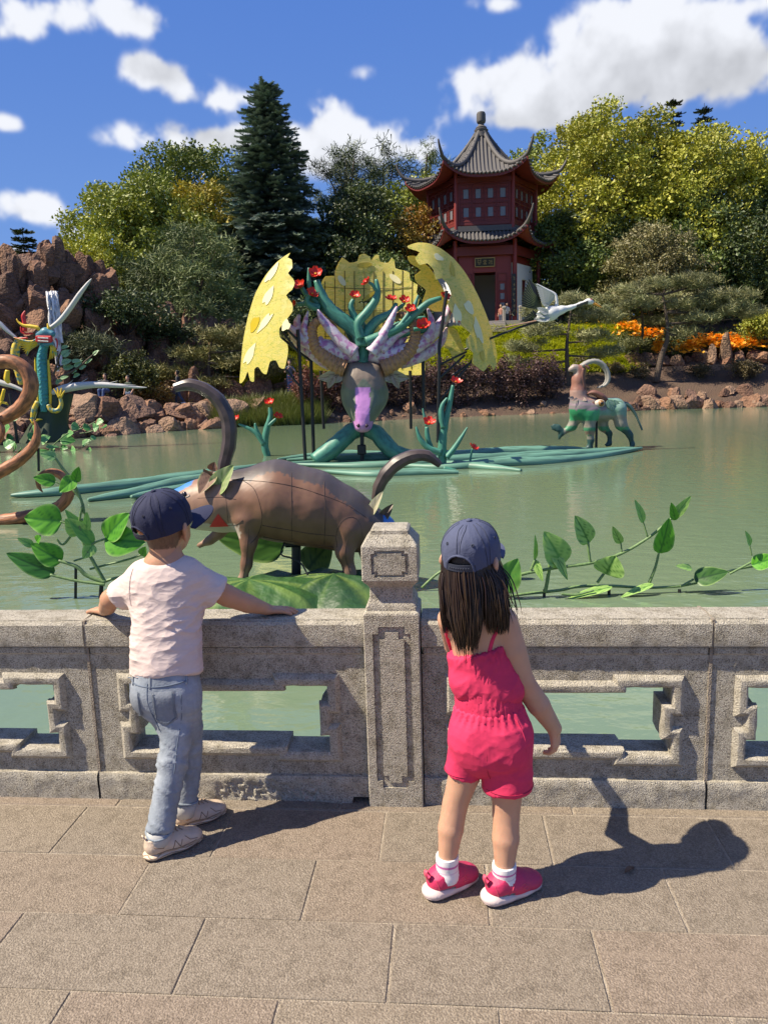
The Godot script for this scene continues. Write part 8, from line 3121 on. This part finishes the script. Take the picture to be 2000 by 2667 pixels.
	var creases := func(p: Vector3, _n: Vector3) -> float:
		var w := soft.get_noise_3d(p.x * 6.0 + 3.0, p.y * 22.0 + p.x * 9.0, p.z * 6.0)
		var knee := exp(-pow((p.y - 0.27) / 0.085, 2.0)) + 0.7 * exp(-pow((p.y - 0.10) / 0.05, 2.0)) + 0.5 * exp(-pow((p.y - 0.44) / 0.07, 2.0))
		return 0.0080 * (pow(1.0 - absf(w), 4.0) - 0.25) * knee + 0.002 * soft.get_noise_3dv(p * 8.0)
	m = MB.new()
	j.add_to(m, 0.0075, wash, creases)
	var jeans := part("jeans", m.mesh(), denim, t)
	var dn := Vector3(-0.15, 0.05, -1.0).normalized()
	part("waistband", sewn(j, [Vector3(-1.075, 0.556, -2.30), Vector3(-1.0, 0.550, -2.25), Vector3(-0.94, 0.550, -2.25), Vector3(-0.86, 0.556, -2.27)], dn, 0.0022).mesh(), thread, jeans)
	part("seat_seam", sewn(j, [Vector3(-0.985, 0.56, -2.25), Vector3(-0.983, 0.50, -2.24), Vector3(-0.968, 0.44, -2.24), Vector3(-0.955, 0.40, -2.24)], dn, 0.0022).mesh(), thread, jeans)
	part("leg_seam", sewn(j, [Vector3(-0.872, 0.52, -2.25), Vector3(-0.872, 0.44, -2.24), Vector3(-0.885, 0.36, -2.22), Vector3(-0.895, 0.27, -2.2)], Vector3(-0.35, 0, -0.94), 0.0018).mesh(), thread, jeans)
	for q in [[-1.040, 0.57], [-0.975, 0.57], [-0.862, 0.575]]:
		part("belt_loop", sewn(j, [Vector3(q[0], 0.592, -2.25), Vector3(q[0], 0.545, -2.25)], dn, 0.0045, 0.6, 5, Color(0.24, 0.275, 0.32)).mesh(), denim, jeans)
	var all := j.every()
	for q in [[-0.958, -0.880, 0.530, 0.425], [-1.048, -0.998, 0.530, 0.435]]:
		var rows := []
		for i in 11:
			var row := PackedVector3Array()
			for k in 11:
				var u := k / 10.0
				var v := i / 10.0
				var low: float = q[3] - 0.014 * (1.0 - absf(u - 0.5) * 2.0)
				var p := Vector3(lerpf(q[0], q[1], u) + 0.004 * v, lerpf(q[2], low, v), -2.15)
				var edge := minf(minf(u, 1.0 - u), minf(v, 1.0 - v))
				row.append(j.hit(p, dn, all) - dn * (0.0045 if edge > 0.05 else -0.001))
			rows.append(row)
		m = MB.new()
		m.col = Color(0.230, 0.258, 0.295)
		m.grid(rows)
		var pk := part("back_pocket", m.mesh(60), denim, jeans)
		m = MB.new()
		for d in [0.06, 0.12]:
			var pts := []
			for k in [[d, 0.0], [d, 0.8], [d + 0.05, 0.9], [0.5, 1.0 - d * 0.5], [0.95 - d, 0.9], [1.0 - d, 0.8], [1.0 - d, 0.0]]:
				var u: float = k[0]
				var v: float = k[1]
				pts.append(Vector3(lerpf(q[0], q[1], u) + 0.004 * v, lerpf(q[2], q[3] - 0.012 * (1.0 - absf(u - 0.5) * 2.0), v * 0.96), -2.15))
			var o := []
			for p: Vector3 in curve(pts, 4):
				o.append(j.hit(p, dn, all) - dn * 0.0052)
			m.tube(o, [0.0009], 4)
		part("pocket_seam", m.mesh(), thread, pk)
	for q in [[Vector3(-0.957, 0.088, -2.1965), 0.0432, Vector3(-0.01, 1, 0.36)], [Vector3(-0.926, 0.105, -2.351), 0.0445, Vector3(0.2, 1, -0.15)]]:
		ring = []
		var up: Vector3 = q[2].normalized()
		var x := up.cross(Vector3.FORWARD).normalized()
		for i in 25:
			ring.append(q[0] + (x * cos(TAU * i / 24) + up.cross(x) * sin(TAU * i / 24)) * (q[1] + 0.001 * sin(i * 2.3)))
		m = MB.new()
		m.col = Color(0.27, 0.31, 0.36)
		m.tube(ring, [0.0042], 7)
		part("cuff", m.mesh(), denim, jeans)
	baseball_cap(t, Vector3(-0.957, 1.046, -2.443), cb * Basis(Vector3.RIGHT, 0.27) * Basis(Vector3.BACK, -0.05), 0.088, 0.100, 0.132, navy, navy2, 0.092, 0.24)
	for q in [[Vector3(-0.957, 0.085, -2.196), Vector3(-0.962, 0.045, -2.19)], [Vector3(-0.925, 0.10, -2.352), Vector3(-0.932, 0.05, -2.352)]]:
		m = MB.new()
		m.tube([q[0], q[1]], [0.041, 0.038], 14)
		part("sock", m.mesh(), mat("grey_sock_%d" % int(q[0].z * -100), lin(0.42, 0.42, 0.41), 0.9), t)
	var mats := [M["shoe_leather"], Color(0.58, 0.47, 0.365), Color(0.48, 0.365, 0.265), mat("cream_sole", lin(0.56, 0.46, 0.345), 0.6), mat("tan_seam", lin(0.20, 0.135, 0.085), 0.8), mat("beige_lace", lin(0.30, 0.22, 0.16), 0.8)]
	shoe(t, Vector3(-0.998, 0.0, -2.160), Vector3(0.72, 0, -0.68), 0.200, mats, "boy")
	shoe(t, Vector3(-0.966, 0.0, -2.330), Vector3(0.735, 0, -0.66), 0.198, mats, "boy")


func girl(skin: Material, pink: Material, slate: Material, slate2: Material) -> void:
	var t := thing("person", "girl with long dark hair, slate cap and bright pink romper seen from behind", "person")
	var tone := Color(0.505, 0.285, 0.185)
	var hb := basis_to(Vector3(0.40, 0.02, -0.91))
	var hc := Vector3(0.062, 1.002, -2.098)
	var f := Field.new()
	f.cap(Vector3(0.066, 0.825, -2.086), Vector3(0.098, 0.60, -2.08), 0.078, 0.070, 0.03, Vector3(-0.15, 0, 1.0), 1.28)
	f.cap(Vector3(0.000, 0.836, -2.090), Vector3(0.138, 0.840, -2.078), 0.034, 0.035, 0.045)
	f.cap(Vector3(0.066, 0.84, -2.088), Vector3(0.065, 0.935, -2.092), 0.043, 0.041, 0.03)
	f.cap(Vector3(0.065, 0.93, -2.092), hc, 0.042, 0.058, 0.02)
	f.chain([Vector3(0.150, 0.832, -2.078), Vector3(0.173, 0.745, -2.082), Vector3(0.201, 0.648, -2.090), Vector3(0.250, 0.568, -2.106), Vector3(0.297, 0.487, -2.125)], [0.038, 0.0385, 0.0335, 0.0325, 0.0225])
	f.chain([Vector3(-0.002, 0.830, -2.096), Vector3(0.012, 0.705, -2.225), Vector3(0.055, 0.708, -2.390)], [0.037, 0.033, 0.0215])
	f.cap(Vector3(0.07, 0.52, -2.07), Vector3(0.14, 0.52, -2.07), 0.070, 0.070, 0.03)
	f.chain([Vector3(0.045, 0.46, -2.062), Vector3(0.033, 0.375, -2.062), Vector3(0.004, 0.278, -2.062), Vector3(-0.010, 0.205, -2.052), Vector3(-0.021, 0.115, -2.043), Vector3(-0.024, 0.05, -2.045)], [0.058, 0.046, 0.0370, 0.0375, 0.0275, 0.027])
	f.chain([Vector3(0.155, 0.45, -2.060), Vector3(0.155, 0.345, -2.056), Vector3(0.151, 0.255, -2.052), Vector3(0.149, 0.185, -2.040), Vector3(0.144, 0.10, -2.030), Vector3(0.142, 0.05, -2.032)], [0.060, 0.048, 0.0390, 0.0390, 0.0285, 0.028])
	var paint := func(p: Vector3, n: Vector3) -> Color:
		var c := skin_color(p, n, tone)
		return c.lerp(c * Color(1.0, 0.86, 0.82), 0.5 * exp(-pow((p.y - 0.64) / 0.03, 2.0)) * (1.0 if p.x > 0.17 else 0.0))
	var m := MB.new()
	f.add_to(m, 0.008, paint)
	var hf := Field.new()
	head_field(hf, hc, hb, 0.94)
	hf.add_to(m, 0.0045, func(p: Vector3, n: Vector3) -> Color:
		var q := hb.inverse() * (p - hc)
		if q.z > 0.02 and absf(q.x) < 0.06 or q.y > 0.04:
			return Color(0.022, 0.014, 0.010)
		if q.z < -0.066 and absf(q.y + 0.067) < 0.008 and absf(q.x) < 0.02:
			return Color(0.42, 0.12, 0.10)
		return skin_color(p, n, tone))
	var gf := Field.new()
	gf.chain([Vector3(0.274, 0.528, -2.115), Vector3(0.297, 0.487, -2.125)], [0.027, 0.0225], 0.012)
	hand_field(gf, Vector3(0.298, 0.482, -2.126), Vector3(0.10, -0.99, -0.06), Vector3(0.80, 0.1, 0.50), Vector3(0.42, 0.0, -0.86), 0.46, 0.7, 1.0)
	gf.add_to(m, 0.0034, paint)
	gf = Field.new()
	gf.chain([Vector3(0.042, 0.708, -2.34), Vector3(0.055, 0.708, -2.390)], [0.026, 0.0215], 0.012)
	hand_field(gf, Vector3(0.056, 0.708, -2.394), Vector3(0.10, -0.02, -0.99), Vector3(0, 1, 0), Vector3(0.99, 0, 0.10), 0.15, 1.0, 1.0)
	gf.add_to(m, 0.0034, paint)
	var body := part("body", m.mesh(), skin, t)
	for sg: float in [-1.0, 1.0]:
		var e := SphereMesh.new()
		e.radius = 0.0105
		e.height = 0.021
		part("eye", e, M["eye_1"], body).position = hc + hb * Vector3(sg * 0.027, -0.012, -0.080)
	# romper: gathered bodice bloused over an elastic waist, shorts with side pockets
	var s := Field.new()
	var ax := Vector3(-0.15, 0, 1.0)
	s.cap(Vector3(0.094, 0.655, -2.082), Vector3(0.069, 0.748, -2.086), 0.095, 0.087, 0.02, ax, 1.22, true)
	s.cap(Vector3(0.050, 0.652, -2.078), Vector3(0.148, 0.630, -2.078), 0.054, 0.057, 0.02, ax, 0.80)
	var wf := Field.new()
	wf.cap(Vector3(0.098, 0.628, -2.078), Vector3(0.106, 0.560, -2.075), 0.092, 0.097, 0.010, ax, 1.20)
	var bottoms := Field.new()
	bottoms.cap(Vector3(0.106, 0.48, -2.072), Vector3(0.104, 0.578, -2.076), 0.114, 0.098, 0.02, ax, 1.20, true)
	bottoms.cap(Vector3(0.062, 0.50, -2.052), Vector3(0.070, 0.46, -2.050), 0.072, 0.07, 0.03)
	bottoms.cap(Vector3(0.150, 0.50, -2.050), Vector3(0.150, 0.46, -2.048), 0.076, 0.074, 0.03)
	bottoms.cap(Vector3(0.056, 0.485, -2.064), Vector3(0.026, 0.372, -2.062), 0.064, 0.051, 0.005, Vector3.ZERO, 1.0, true)
	bottoms.cap(Vector3(0.150, 0.475, -2.062), Vector3(0.156, 0.334, -2.054), 0.074, 0.072, 0.005, Vector3.ZERO, 1.0, true)
	var gather := func(p: Vector3, _n: Vector3) -> float:
		var a := atan2(p.z + 2.08, p.x - 0.09)
		var v := 0.0034 * sin(a * 34.0 + 3.0 * noise.get_noise_2d(a * 3.0, p.y * 6.0)) * smoothstep(0.71, 0.745, p.y)
		v += 0.0022 * soft.get_noise_3d(p.x * 11.0, p.y * 5.0 + p.x * 9.0, p.z * 9.0) * smoothstep(0.745, 0.70, p.y)
		return v + 0.003 * pow(1.0 - absf(soft.get_noise_3d(p.x * 8.0, p.y * 12.0 - p.x * 14.0, 7.0)), 4.0)
	var drape := func(p: Vector3, _n: Vector3) -> float:
		var v := 0.0018 * soft.get_noise_3d(p.x * 6.0, p.y * 5.0, p.z * 6.0) + 0.0025 * pow(1.0 - absf(soft.get_noise_3d(p.x * 7.0 + p.y * 9.0, p.y * 8.0 - p.x * 6.0, 4.0)), 5.0)
		return v + 0.004 * sin(atan2(p.z + 2.06, p.x - 0.1) * 26.0) * smoothstep(0.53, 0.575, p.y)
	m = MB.new()
	s.add_to(m, 0.0065, null, gather)
	bottoms.add_to(m, 0.0065, null, drape)
	var romper := part("romper", m.mesh(), pink, t)
	m = MB.new()
	wf.add_to(m, 0.0055, null, func(p: Vector3, _n: Vector3) -> float: return 0.0020 * sin(atan2(p.z + 2.076, p.x - 0.10) * 58.0 + soft.get_noise_1d(p.x * 30.0)))
	part("waistband", m.mesh(), pink, romper)
	var back := Vector3(0.12, 0, -1.0).normalized()
	part("seat_seam", sewn(bottoms, [Vector3(0.100, 0.565, -1.95), Vector3(0.092, 0.50, -1.95), Vector3(0.090, 0.44, -1.95), Vector3(0.096, 0.39, -1.95)], back, 0.0012).mesh(), mat("pink_seam", lin(0.40, 0.014, 0.06), 0.9), romper)
	for q in [[0.027, 0.372, 0.0525, -2.062], [0.156, 0.334, 0.0735, -2.054]]:
		var ring := []
		for i in 33:
			var a := TAU * i / 32.0
			ring.append(Vector3(q[0] + cos(a) * q[2], q[1] + 0.018, q[3] + sin(a) * q[2]))
		m = MB.new()
		m.tube(ring, [0.0012], 4)
		part("hem_stitch", m.mesh(), M["pink_seam"], romper)
	part("pocket_edge", sewn(bottoms, [Vector3(0.207, 0.565, -1.98), Vector3(0.216, 0.51, -1.98), Vector3(0.222, 0.46, -1.98)], Vector3(-0.75, 0, -0.66), 0.003, 0.7).mesh(), pink, romper)
	var both := Field.new()
	for q in [[[-0.016, 0.872, -2.02], [-0.014, 0.83, -2.0], [-0.008, 0.79, -1.99], [0.004, 0.745, -1.99]], [[0.140, 0.888, -2.06], [0.135, 0.850, -2.0], [0.112, 0.80, -1.99], [0.096, 0.735, -1.98]]]:
		var pts := []
		for v in q:
			pts.append(Vector3(v[0], v[1], v[2]))
		m = sewn(f, pts, Vector3(0.0, -0.25, -1.0).normalized(), 0.0062, 0.5)
		part("shoulder_strap", m.mesh(), pink, romper)
	# hair
	var hm := mat("dark_hair", Color.WHITE, 0.34, true)
	hm.metallic_specular = 0.45
	var hair := Field.new()
	hair.cap(hc + Vector3(0.0, 0.0, 0.014), Vector3(0.058, 0.90, -2.055), 0.072, 0.060, 0.03)
	hair.cap(Vector3(0.055, 0.91, -2.055), Vector3(0.050, 0.815, -2.030), 0.056, 0.026, 0.03, Vector3(0, 0.2, 1), 1.9)
	hair.cap(Vector3(-0.005, 0.99, -2.08), Vector3(0.0, 0.86, -2.045), 0.022, 0.022, 0.03)
	hair.cap(Vector3(0.125, 0.98, -2.09), Vector3(0.135, 0.87, -2.055), 0.022, 0.028, 0.03)
	m = MB.new()
	m.col = Color(0.020, 0.0125, 0.009)
	hair.add_to(m, 0.009, func(p: Vector3, _n: Vector3) -> Color: return Color(0.020, 0.0125, 0.009) * (1.0 + 0.4 * noise.get_noise_3d(p.x * 120.0, p.y * 6.0, p.z * 60.0)))
	var hr := part("hair", m.mesh(), hm, t)
	m = MB.new()
	for i in 1300:
		var a := lerpf(-1.75, 1.75, rng.randf())   # round the back of the head from ear to ear
		var k := sin(a)
		var lay := rng.randf()
		var root := hc + hb * Vector3(sin(a) * (0.064 + 0.008 * lay), 0.004 + rnd(-0.01, 0.01), cos(a) * (0.070 + 0.012 * lay) + 0.004)
		var end := Vector3(0.044 + k * 0.040 + rng.randfn() * 0.005, 0.790 + 0.04 * k * k + rng.randfn() * 0.016, -2.000 + 0.018 * lay - 0.02 * k * k)
		if k > 0.62:
			end = Vector3(0.098 + (k - 0.62) * 0.12 + rnd(-0.012, 0.015), 0.840 + rnd(-0.03, 0.02), -2.028 + 0.02 * lay)
		elif k < -0.75:
			end = Vector3(-0.012 + rnd(-0.012, 0.02), 0.84 + rnd(-0.035, 0.03), -2.045 + 0.02 * lay)
		if i % 61 == 0:
			end += Vector3(rnd(0.02, 0.06), rnd(0.02, 0.05), 0.0) * (1.0 if k > 0.2 else 0.25)
		var mid1 := root.lerp(end, 0.33) + Vector3(k * 0.014 + rng.randfn() * 0.002, 0.004, 0.012 * (1.0 - absf(k)) + rng.randfn() * 0.003)
		var mid2 := root.lerp(end, 0.68) + Vector3(k * 0.010 + rng.randfn() * 0.0025, -0.004, 0.010 + rng.randfn() * 0.003)
		m.col = Color(0.020, 0.0125, 0.009).lerp(Color(0.042, 0.025, 0.016), pow(rng.randf(), 1.5))
		var pts := curve([root, mid1, mid2, end], 4)
		m.tube(pts, spread([0.0018, 0.0020, 0.0017, 0.0004], pts.size()), 4)
	var st := part("strand", m.mesh(), hm, hr)
	st.set_meta("kind", "stuff")
	baseball_cap(t, Vector3(0.060, 1.003, -2.097), hb * Basis(Vector3.RIGHT, 0.12), 0.0795, 0.091, 0.118, slate, slate2, 0.080, 0.10)
	# socks
	var sock := mat("ribbed_sock", Color.WHITE, 0.9, true)
	for q in [[Vector3(-0.024, 0.045, -2.045), Vector3(-0.0215, 0.124, -2.043), 0.034], [Vector3(0.142, 0.045, -2.032), Vector3(0.144, 0.110, -2.030), 0.0355]]:
		m = MB.new()
		var rows := []
		for i in 23:
			var v := i / 22.0
			var row := PackedVector3Array()
			var r: float = q[2] * (1.0 + 0.06 * sin(v * 9.0) * (1.0 - v) - 0.04 * v)
			for k in 48:
				var a := TAU * k / 48.0
				row.append(q[0].lerp(q[1], v) + Vector3(cos(a), 0, -sin(a)) * r * (1.0 + 0.022 * (k % 2) + 0.02 * noise.get_noise_2d(a * 2.0, v * 14.0)))
			rows.append(row)
		rows.append(PackedVector3Array())
		for p in rows[22]:
			rows[23].append(p.lerp(q[1], 0.25))
		rows.reverse()
		m.grid(rows, true)
		for i in m.c.size():
			var h: float = (m.v[i].y - q[0].y) / (q[1].y - q[0].y)
			m.c[i] = Color(0.50, 0.12, 0.34) if absf(h - 0.70) < 0.06 else (Color(0.62, 0.48, 0.58) if absf(h - 0.46) < 0.03 else Color(0.74, 0.71, 0.71))
		part("sock", m.mesh(), sock, t)
	var mats := [M["shoe_leather"], Color(0.56, 0.030, 0.105), Color(0.36, 0.035, 0.105), mat("white_sole", lin(0.60, 0.50, 0.475), 0.6), mat("sole_seam", lin(0.36, 0.28, 0.27), 0.8), mat("coral_tab", lin(0.62, 0.075, 0.13), 0.6)]
	shoe(t, Vector3(-0.078, 0.0, -2.014), Vector3(0.785, 0, -0.62), 0.182, mats, "girl")
	shoe(t, Vector3(0.092, 0.0, -1.998), Vector3(0.845, 0, -0.535), 0.192, mats, "girl")


# ---------------------------------------------------------------- visitors on the far bank
func visitor(label: String, at: Vector3, turn: float, h: float, top: Color, legs: Color, hair: Color, shoes: Color, pose: String) -> void:
	var t := thing("person", label, "person", at, turn)
	var k := h / 1.7
	var J := func(x: float, y: float, z: float) -> Vector3: return Vector3(x, y, z) * k
	var hip := 0.92
	var kl := [0.09, 0.48, -0.03]
	var al := [0.10, 0.06, 0.03]
	var kr := [-0.09, 0.48, -0.03]
	var ar := [-0.10, 0.06, 0.03]
	var el := [0.26, 1.10, 0.05]
	var wl := [0.24, 0.88, -0.08]
	var er := [-0.26, 1.10, 0.05]
	var wr := [-0.22, 0.90, -0.12]
	match pose:
		"sit":
			hip = 0.0
			kl = [0.13, 0.02, -0.42]
			al = [0.12, -0.40, -0.45]
			kr = [-0.13, 0.03, -0.42]
			ar = [-0.10, -0.38, -0.50]
			el = [0.24, 0.20, -0.10]
			wl = [0.10, 0.16, -0.32]
			er = [-0.24, 0.20, -0.10]
			wr = [-0.08, 0.18, -0.32]
		"walk":
			kl = [0.09, 0.50, -0.16]
			al = [0.09, 0.07, -0.20]
			kr = [-0.09, 0.47, 0.06]
			ar = [-0.09, 0.10, 0.30]
			el = [0.30, 1.18, -0.14]
			wl = [0.30, 1.24, -0.38]
		"photo":
			el = [0.27, 1.14, -0.16]
			wl = [0.08, 1.36, -0.32]
			er = [-0.27, 1.14, -0.16]
			wr = [-0.06, 1.36, -0.32]
	var up := hip + 0.50
	var skin := Color(0.46, 0.27, 0.18)
	var V := func(a: Array) -> Vector3: return J.call(a[0], a[1], a[2])
	var body := Field.new()
	var head: Vector3 = J.call(0, up + 0.21, -0.02)
	body.cap(head + Vector3(0, 0.03, 0.01) * k, head + Vector3(0, -0.05, -0.03) * k, 0.092 * k, 0.065 * k, 0.04)
	body.cap(head + Vector3(0, -0.02, -0.09) * k, head + Vector3(0, -0.04, -0.11) * k, 0.016 * k, 0.018 * k, 0.02)
	body.cap(head, J.call(0, up, 0), 0.05 * k, 0.06 * k, 0.04)
	body.cap(J.call(0, up - 0.10, 0), J.call(0, hip + 0.04, 0), 0.12 * k, 0.11 * k, 0.05, Vector3.BACK, 1.3)
	for q in [[el, wl, 1.0], [er, wr, -1.0]]:
		body.chain([J.call(q[2] * 0.17, up - 0.07, 0), V.call(q[0]), V.call(q[1])], [0.048 * k, 0.04 * k, 0.028 * k], 0.03)
		var w: Vector3 = V.call(q[1])
		var d: Vector3 = (w - V.call(q[0])).normalized()
		body.cap(w, w + d * 0.09 * k, 0.035 * k, 0.022 * k, 0.02, Vector3.RIGHT, 1.6)
	for q in [[kl, al, 1.0], [kr, ar, -1.0]]:
		body.chain([J.call(q[2] * 0.09, hip, 0), V.call(q[0]), V.call(q[1])], [0.075 * k, 0.05 * k, 0.036 * k], 0.04)
	var m := MB.new()
	m.col = skin
	body.add_to(m, 0.034)
	var cloth: Material = M["tinted"]
	var bd := part("body", m.mesh(), cloth, t)
	# shirt
	var s := Field.new()
	s.cap(J.call(0, up - 0.09, 0), J.call(0, hip + 0.02, 0), 0.155 * k, 0.150 * k, 0.05, Vector3.BACK, 1.4, true)
	s.cap(J.call(-0.13, up - 0.06, 0), J.call(0.13, up - 0.06, 0), 0.062 * k, 0.062 * k, 0.06)
	for q in [[el, 1.0], [er, -1.0]]:
		var a: Vector3 = J.call(q[1] * 0.16, up - 0.07, 0)
		s.cap(a, a.lerp(V.call(q[0]), 0.8), 0.066 * k, 0.062 * k, 0.04, Vector3.ZERO, 1.0, true)
	m = MB.new()
	m.col = top
	s.add_to(m, 0.034)
	part("shirt", m.mesh(), cloth, t)
	var j := Field.new()
	j.cap(J.call(-0.06, hip, 0), J.call(0.06, hip, 0), 0.125 * k, 0.125 * k, 0.04, Vector3.BACK, 1.2)
	for q in [[kl, al, 1.0], [kr, ar, -1.0]]:
		var a: Vector3 = V.call(q[1])
		j.chain([J.call(q[2] * 0.085, hip, 0), V.call(q[0])], [0.098 * k, 0.075 * k], 0.04)
		j.cap(V.call(q[0]), V.call(q[0]).lerp(a, 0.93), 0.075 * k, 0.060 * k, 0.03, Vector3.ZERO, 1.0, true)
	m = MB.new()
	m.col = legs
	j.add_to(m, 0.034)
	part("trousers", m.mesh(), cloth, t)
	for a in [al, ar]:
		var f := Field.new()
		var p: Vector3 = V.call(a)
		f.cap(p + Vector3(0, -0.02, 0.03) * k, p + Vector3(0, -0.03, -0.15) * k, 0.045 * k, 0.038 * k, 0.02)
		m = MB.new()
		m.col = shoes
		f.add_to(m, 0.03)
		part("shoe", m.mesh(), cloth, t)
	var hr := Field.new()
	hr.cap(head + Vector3(0, 0.06, 0.03) * k, head + Vector3(0, -0.02, 0.05) * k, 0.098 * k, 0.085 * k, 0.03)
	m = MB.new()
	m.col = hair
	hr.add_to(m, 0.03)
	part("hair", m.mesh(), cloth, t)


func make_visitors() -> void:
	var black := Color(0.015, 0.012, 0.010)
	var jeans := Color(0.085, 0.125, 0.20)
	visitor("standing visitor in dark green top and blue jeans on the left stone path", bank(-23.1, 3.5, 0.0), PI * 0.9, 1.72, Color(0.022, 0.042, 0.025), jeans, black, Color(0.10, 0.08, 0.07), "stand")
	visitor("visitor with black hair and blue trousers sitting on the rocks beside the path", bank(-24.6, 4.4, 0.75), PI * 0.95, 1.66, Color(0.03, 0.025, 0.03), Color(0.045, 0.085, 0.20), black, Color(0.5, 0.48, 0.45), "sit")
	visitor("visitor in black with white shoes walking along the left path behind the grey horn", bank(-19.7, 3.8, 0.0), PI * 0.5, 1.70, Color(0.02, 0.02, 0.025), Color(0.03, 0.045, 0.09), black, Color(0.70, 0.68, 0.66), "walk")
	visitor("visitor in grey-blue shirt and jeans behind the left lantern poles", bank(-11.65, 3.4, 0.05), PI * 1.1, 1.75, Color(0.10, 0.115, 0.14), Color(0.10, 0.15, 0.27), black, Color(0.06, 0.05, 0.05), "photo")
	visitor("visitor in white shirt with dark trousers beside the pagoda's white wall", bank(4.35, 13.4, 0.1), PI * 1.1, 1.72, Color(0.55, 0.53, 0.52), Color(0.05, 0.055, 0.07), black, Color(0.1, 0.09, 0.08), "stand")
	visitor("visitor in reddish top standing just left of the white-shirted one by the pagoda", bank(3.95, 13.2, 0.1), PI * 0.8, 1.60, Color(0.33, 0.14, 0.10), Color(0.04, 0.05, 0.08), black, Color(0.1, 0.09, 0.08), "stand")
	# a curled dry leaf on the paving
	var t := thing("dry_leaf", "small curled dry leaf lying on the paving in the girl's shadow", "leaf", Vector3(0.535, 0.004, -2.166), 0.7)
	var m := MB.new()
	var rows := []
	for i in 8:
		var f := i / 7.0
		var row := PackedVector3Array()
		for k in 6:
			var g := k / 5.0 * 2.0 - 1.0
			row.append(Vector3((f - 0.5) * 0.045, 0.006 * g * g + 0.004 * sin(f * 4.0), g * 0.008 * sin(PI * (0.08 + 0.84 * f))))
		rows.append(row)
	m.grid(rows)
	m.tube([Vector3(-0.022, 0.003, 0), Vector3(-0.036, 0.006, 0.004)], [0.0012], 5)
	part("blade", m.mesh(), mat("dry_leaf", lin(0.18, 0.10, 0.055), 0.8), t)
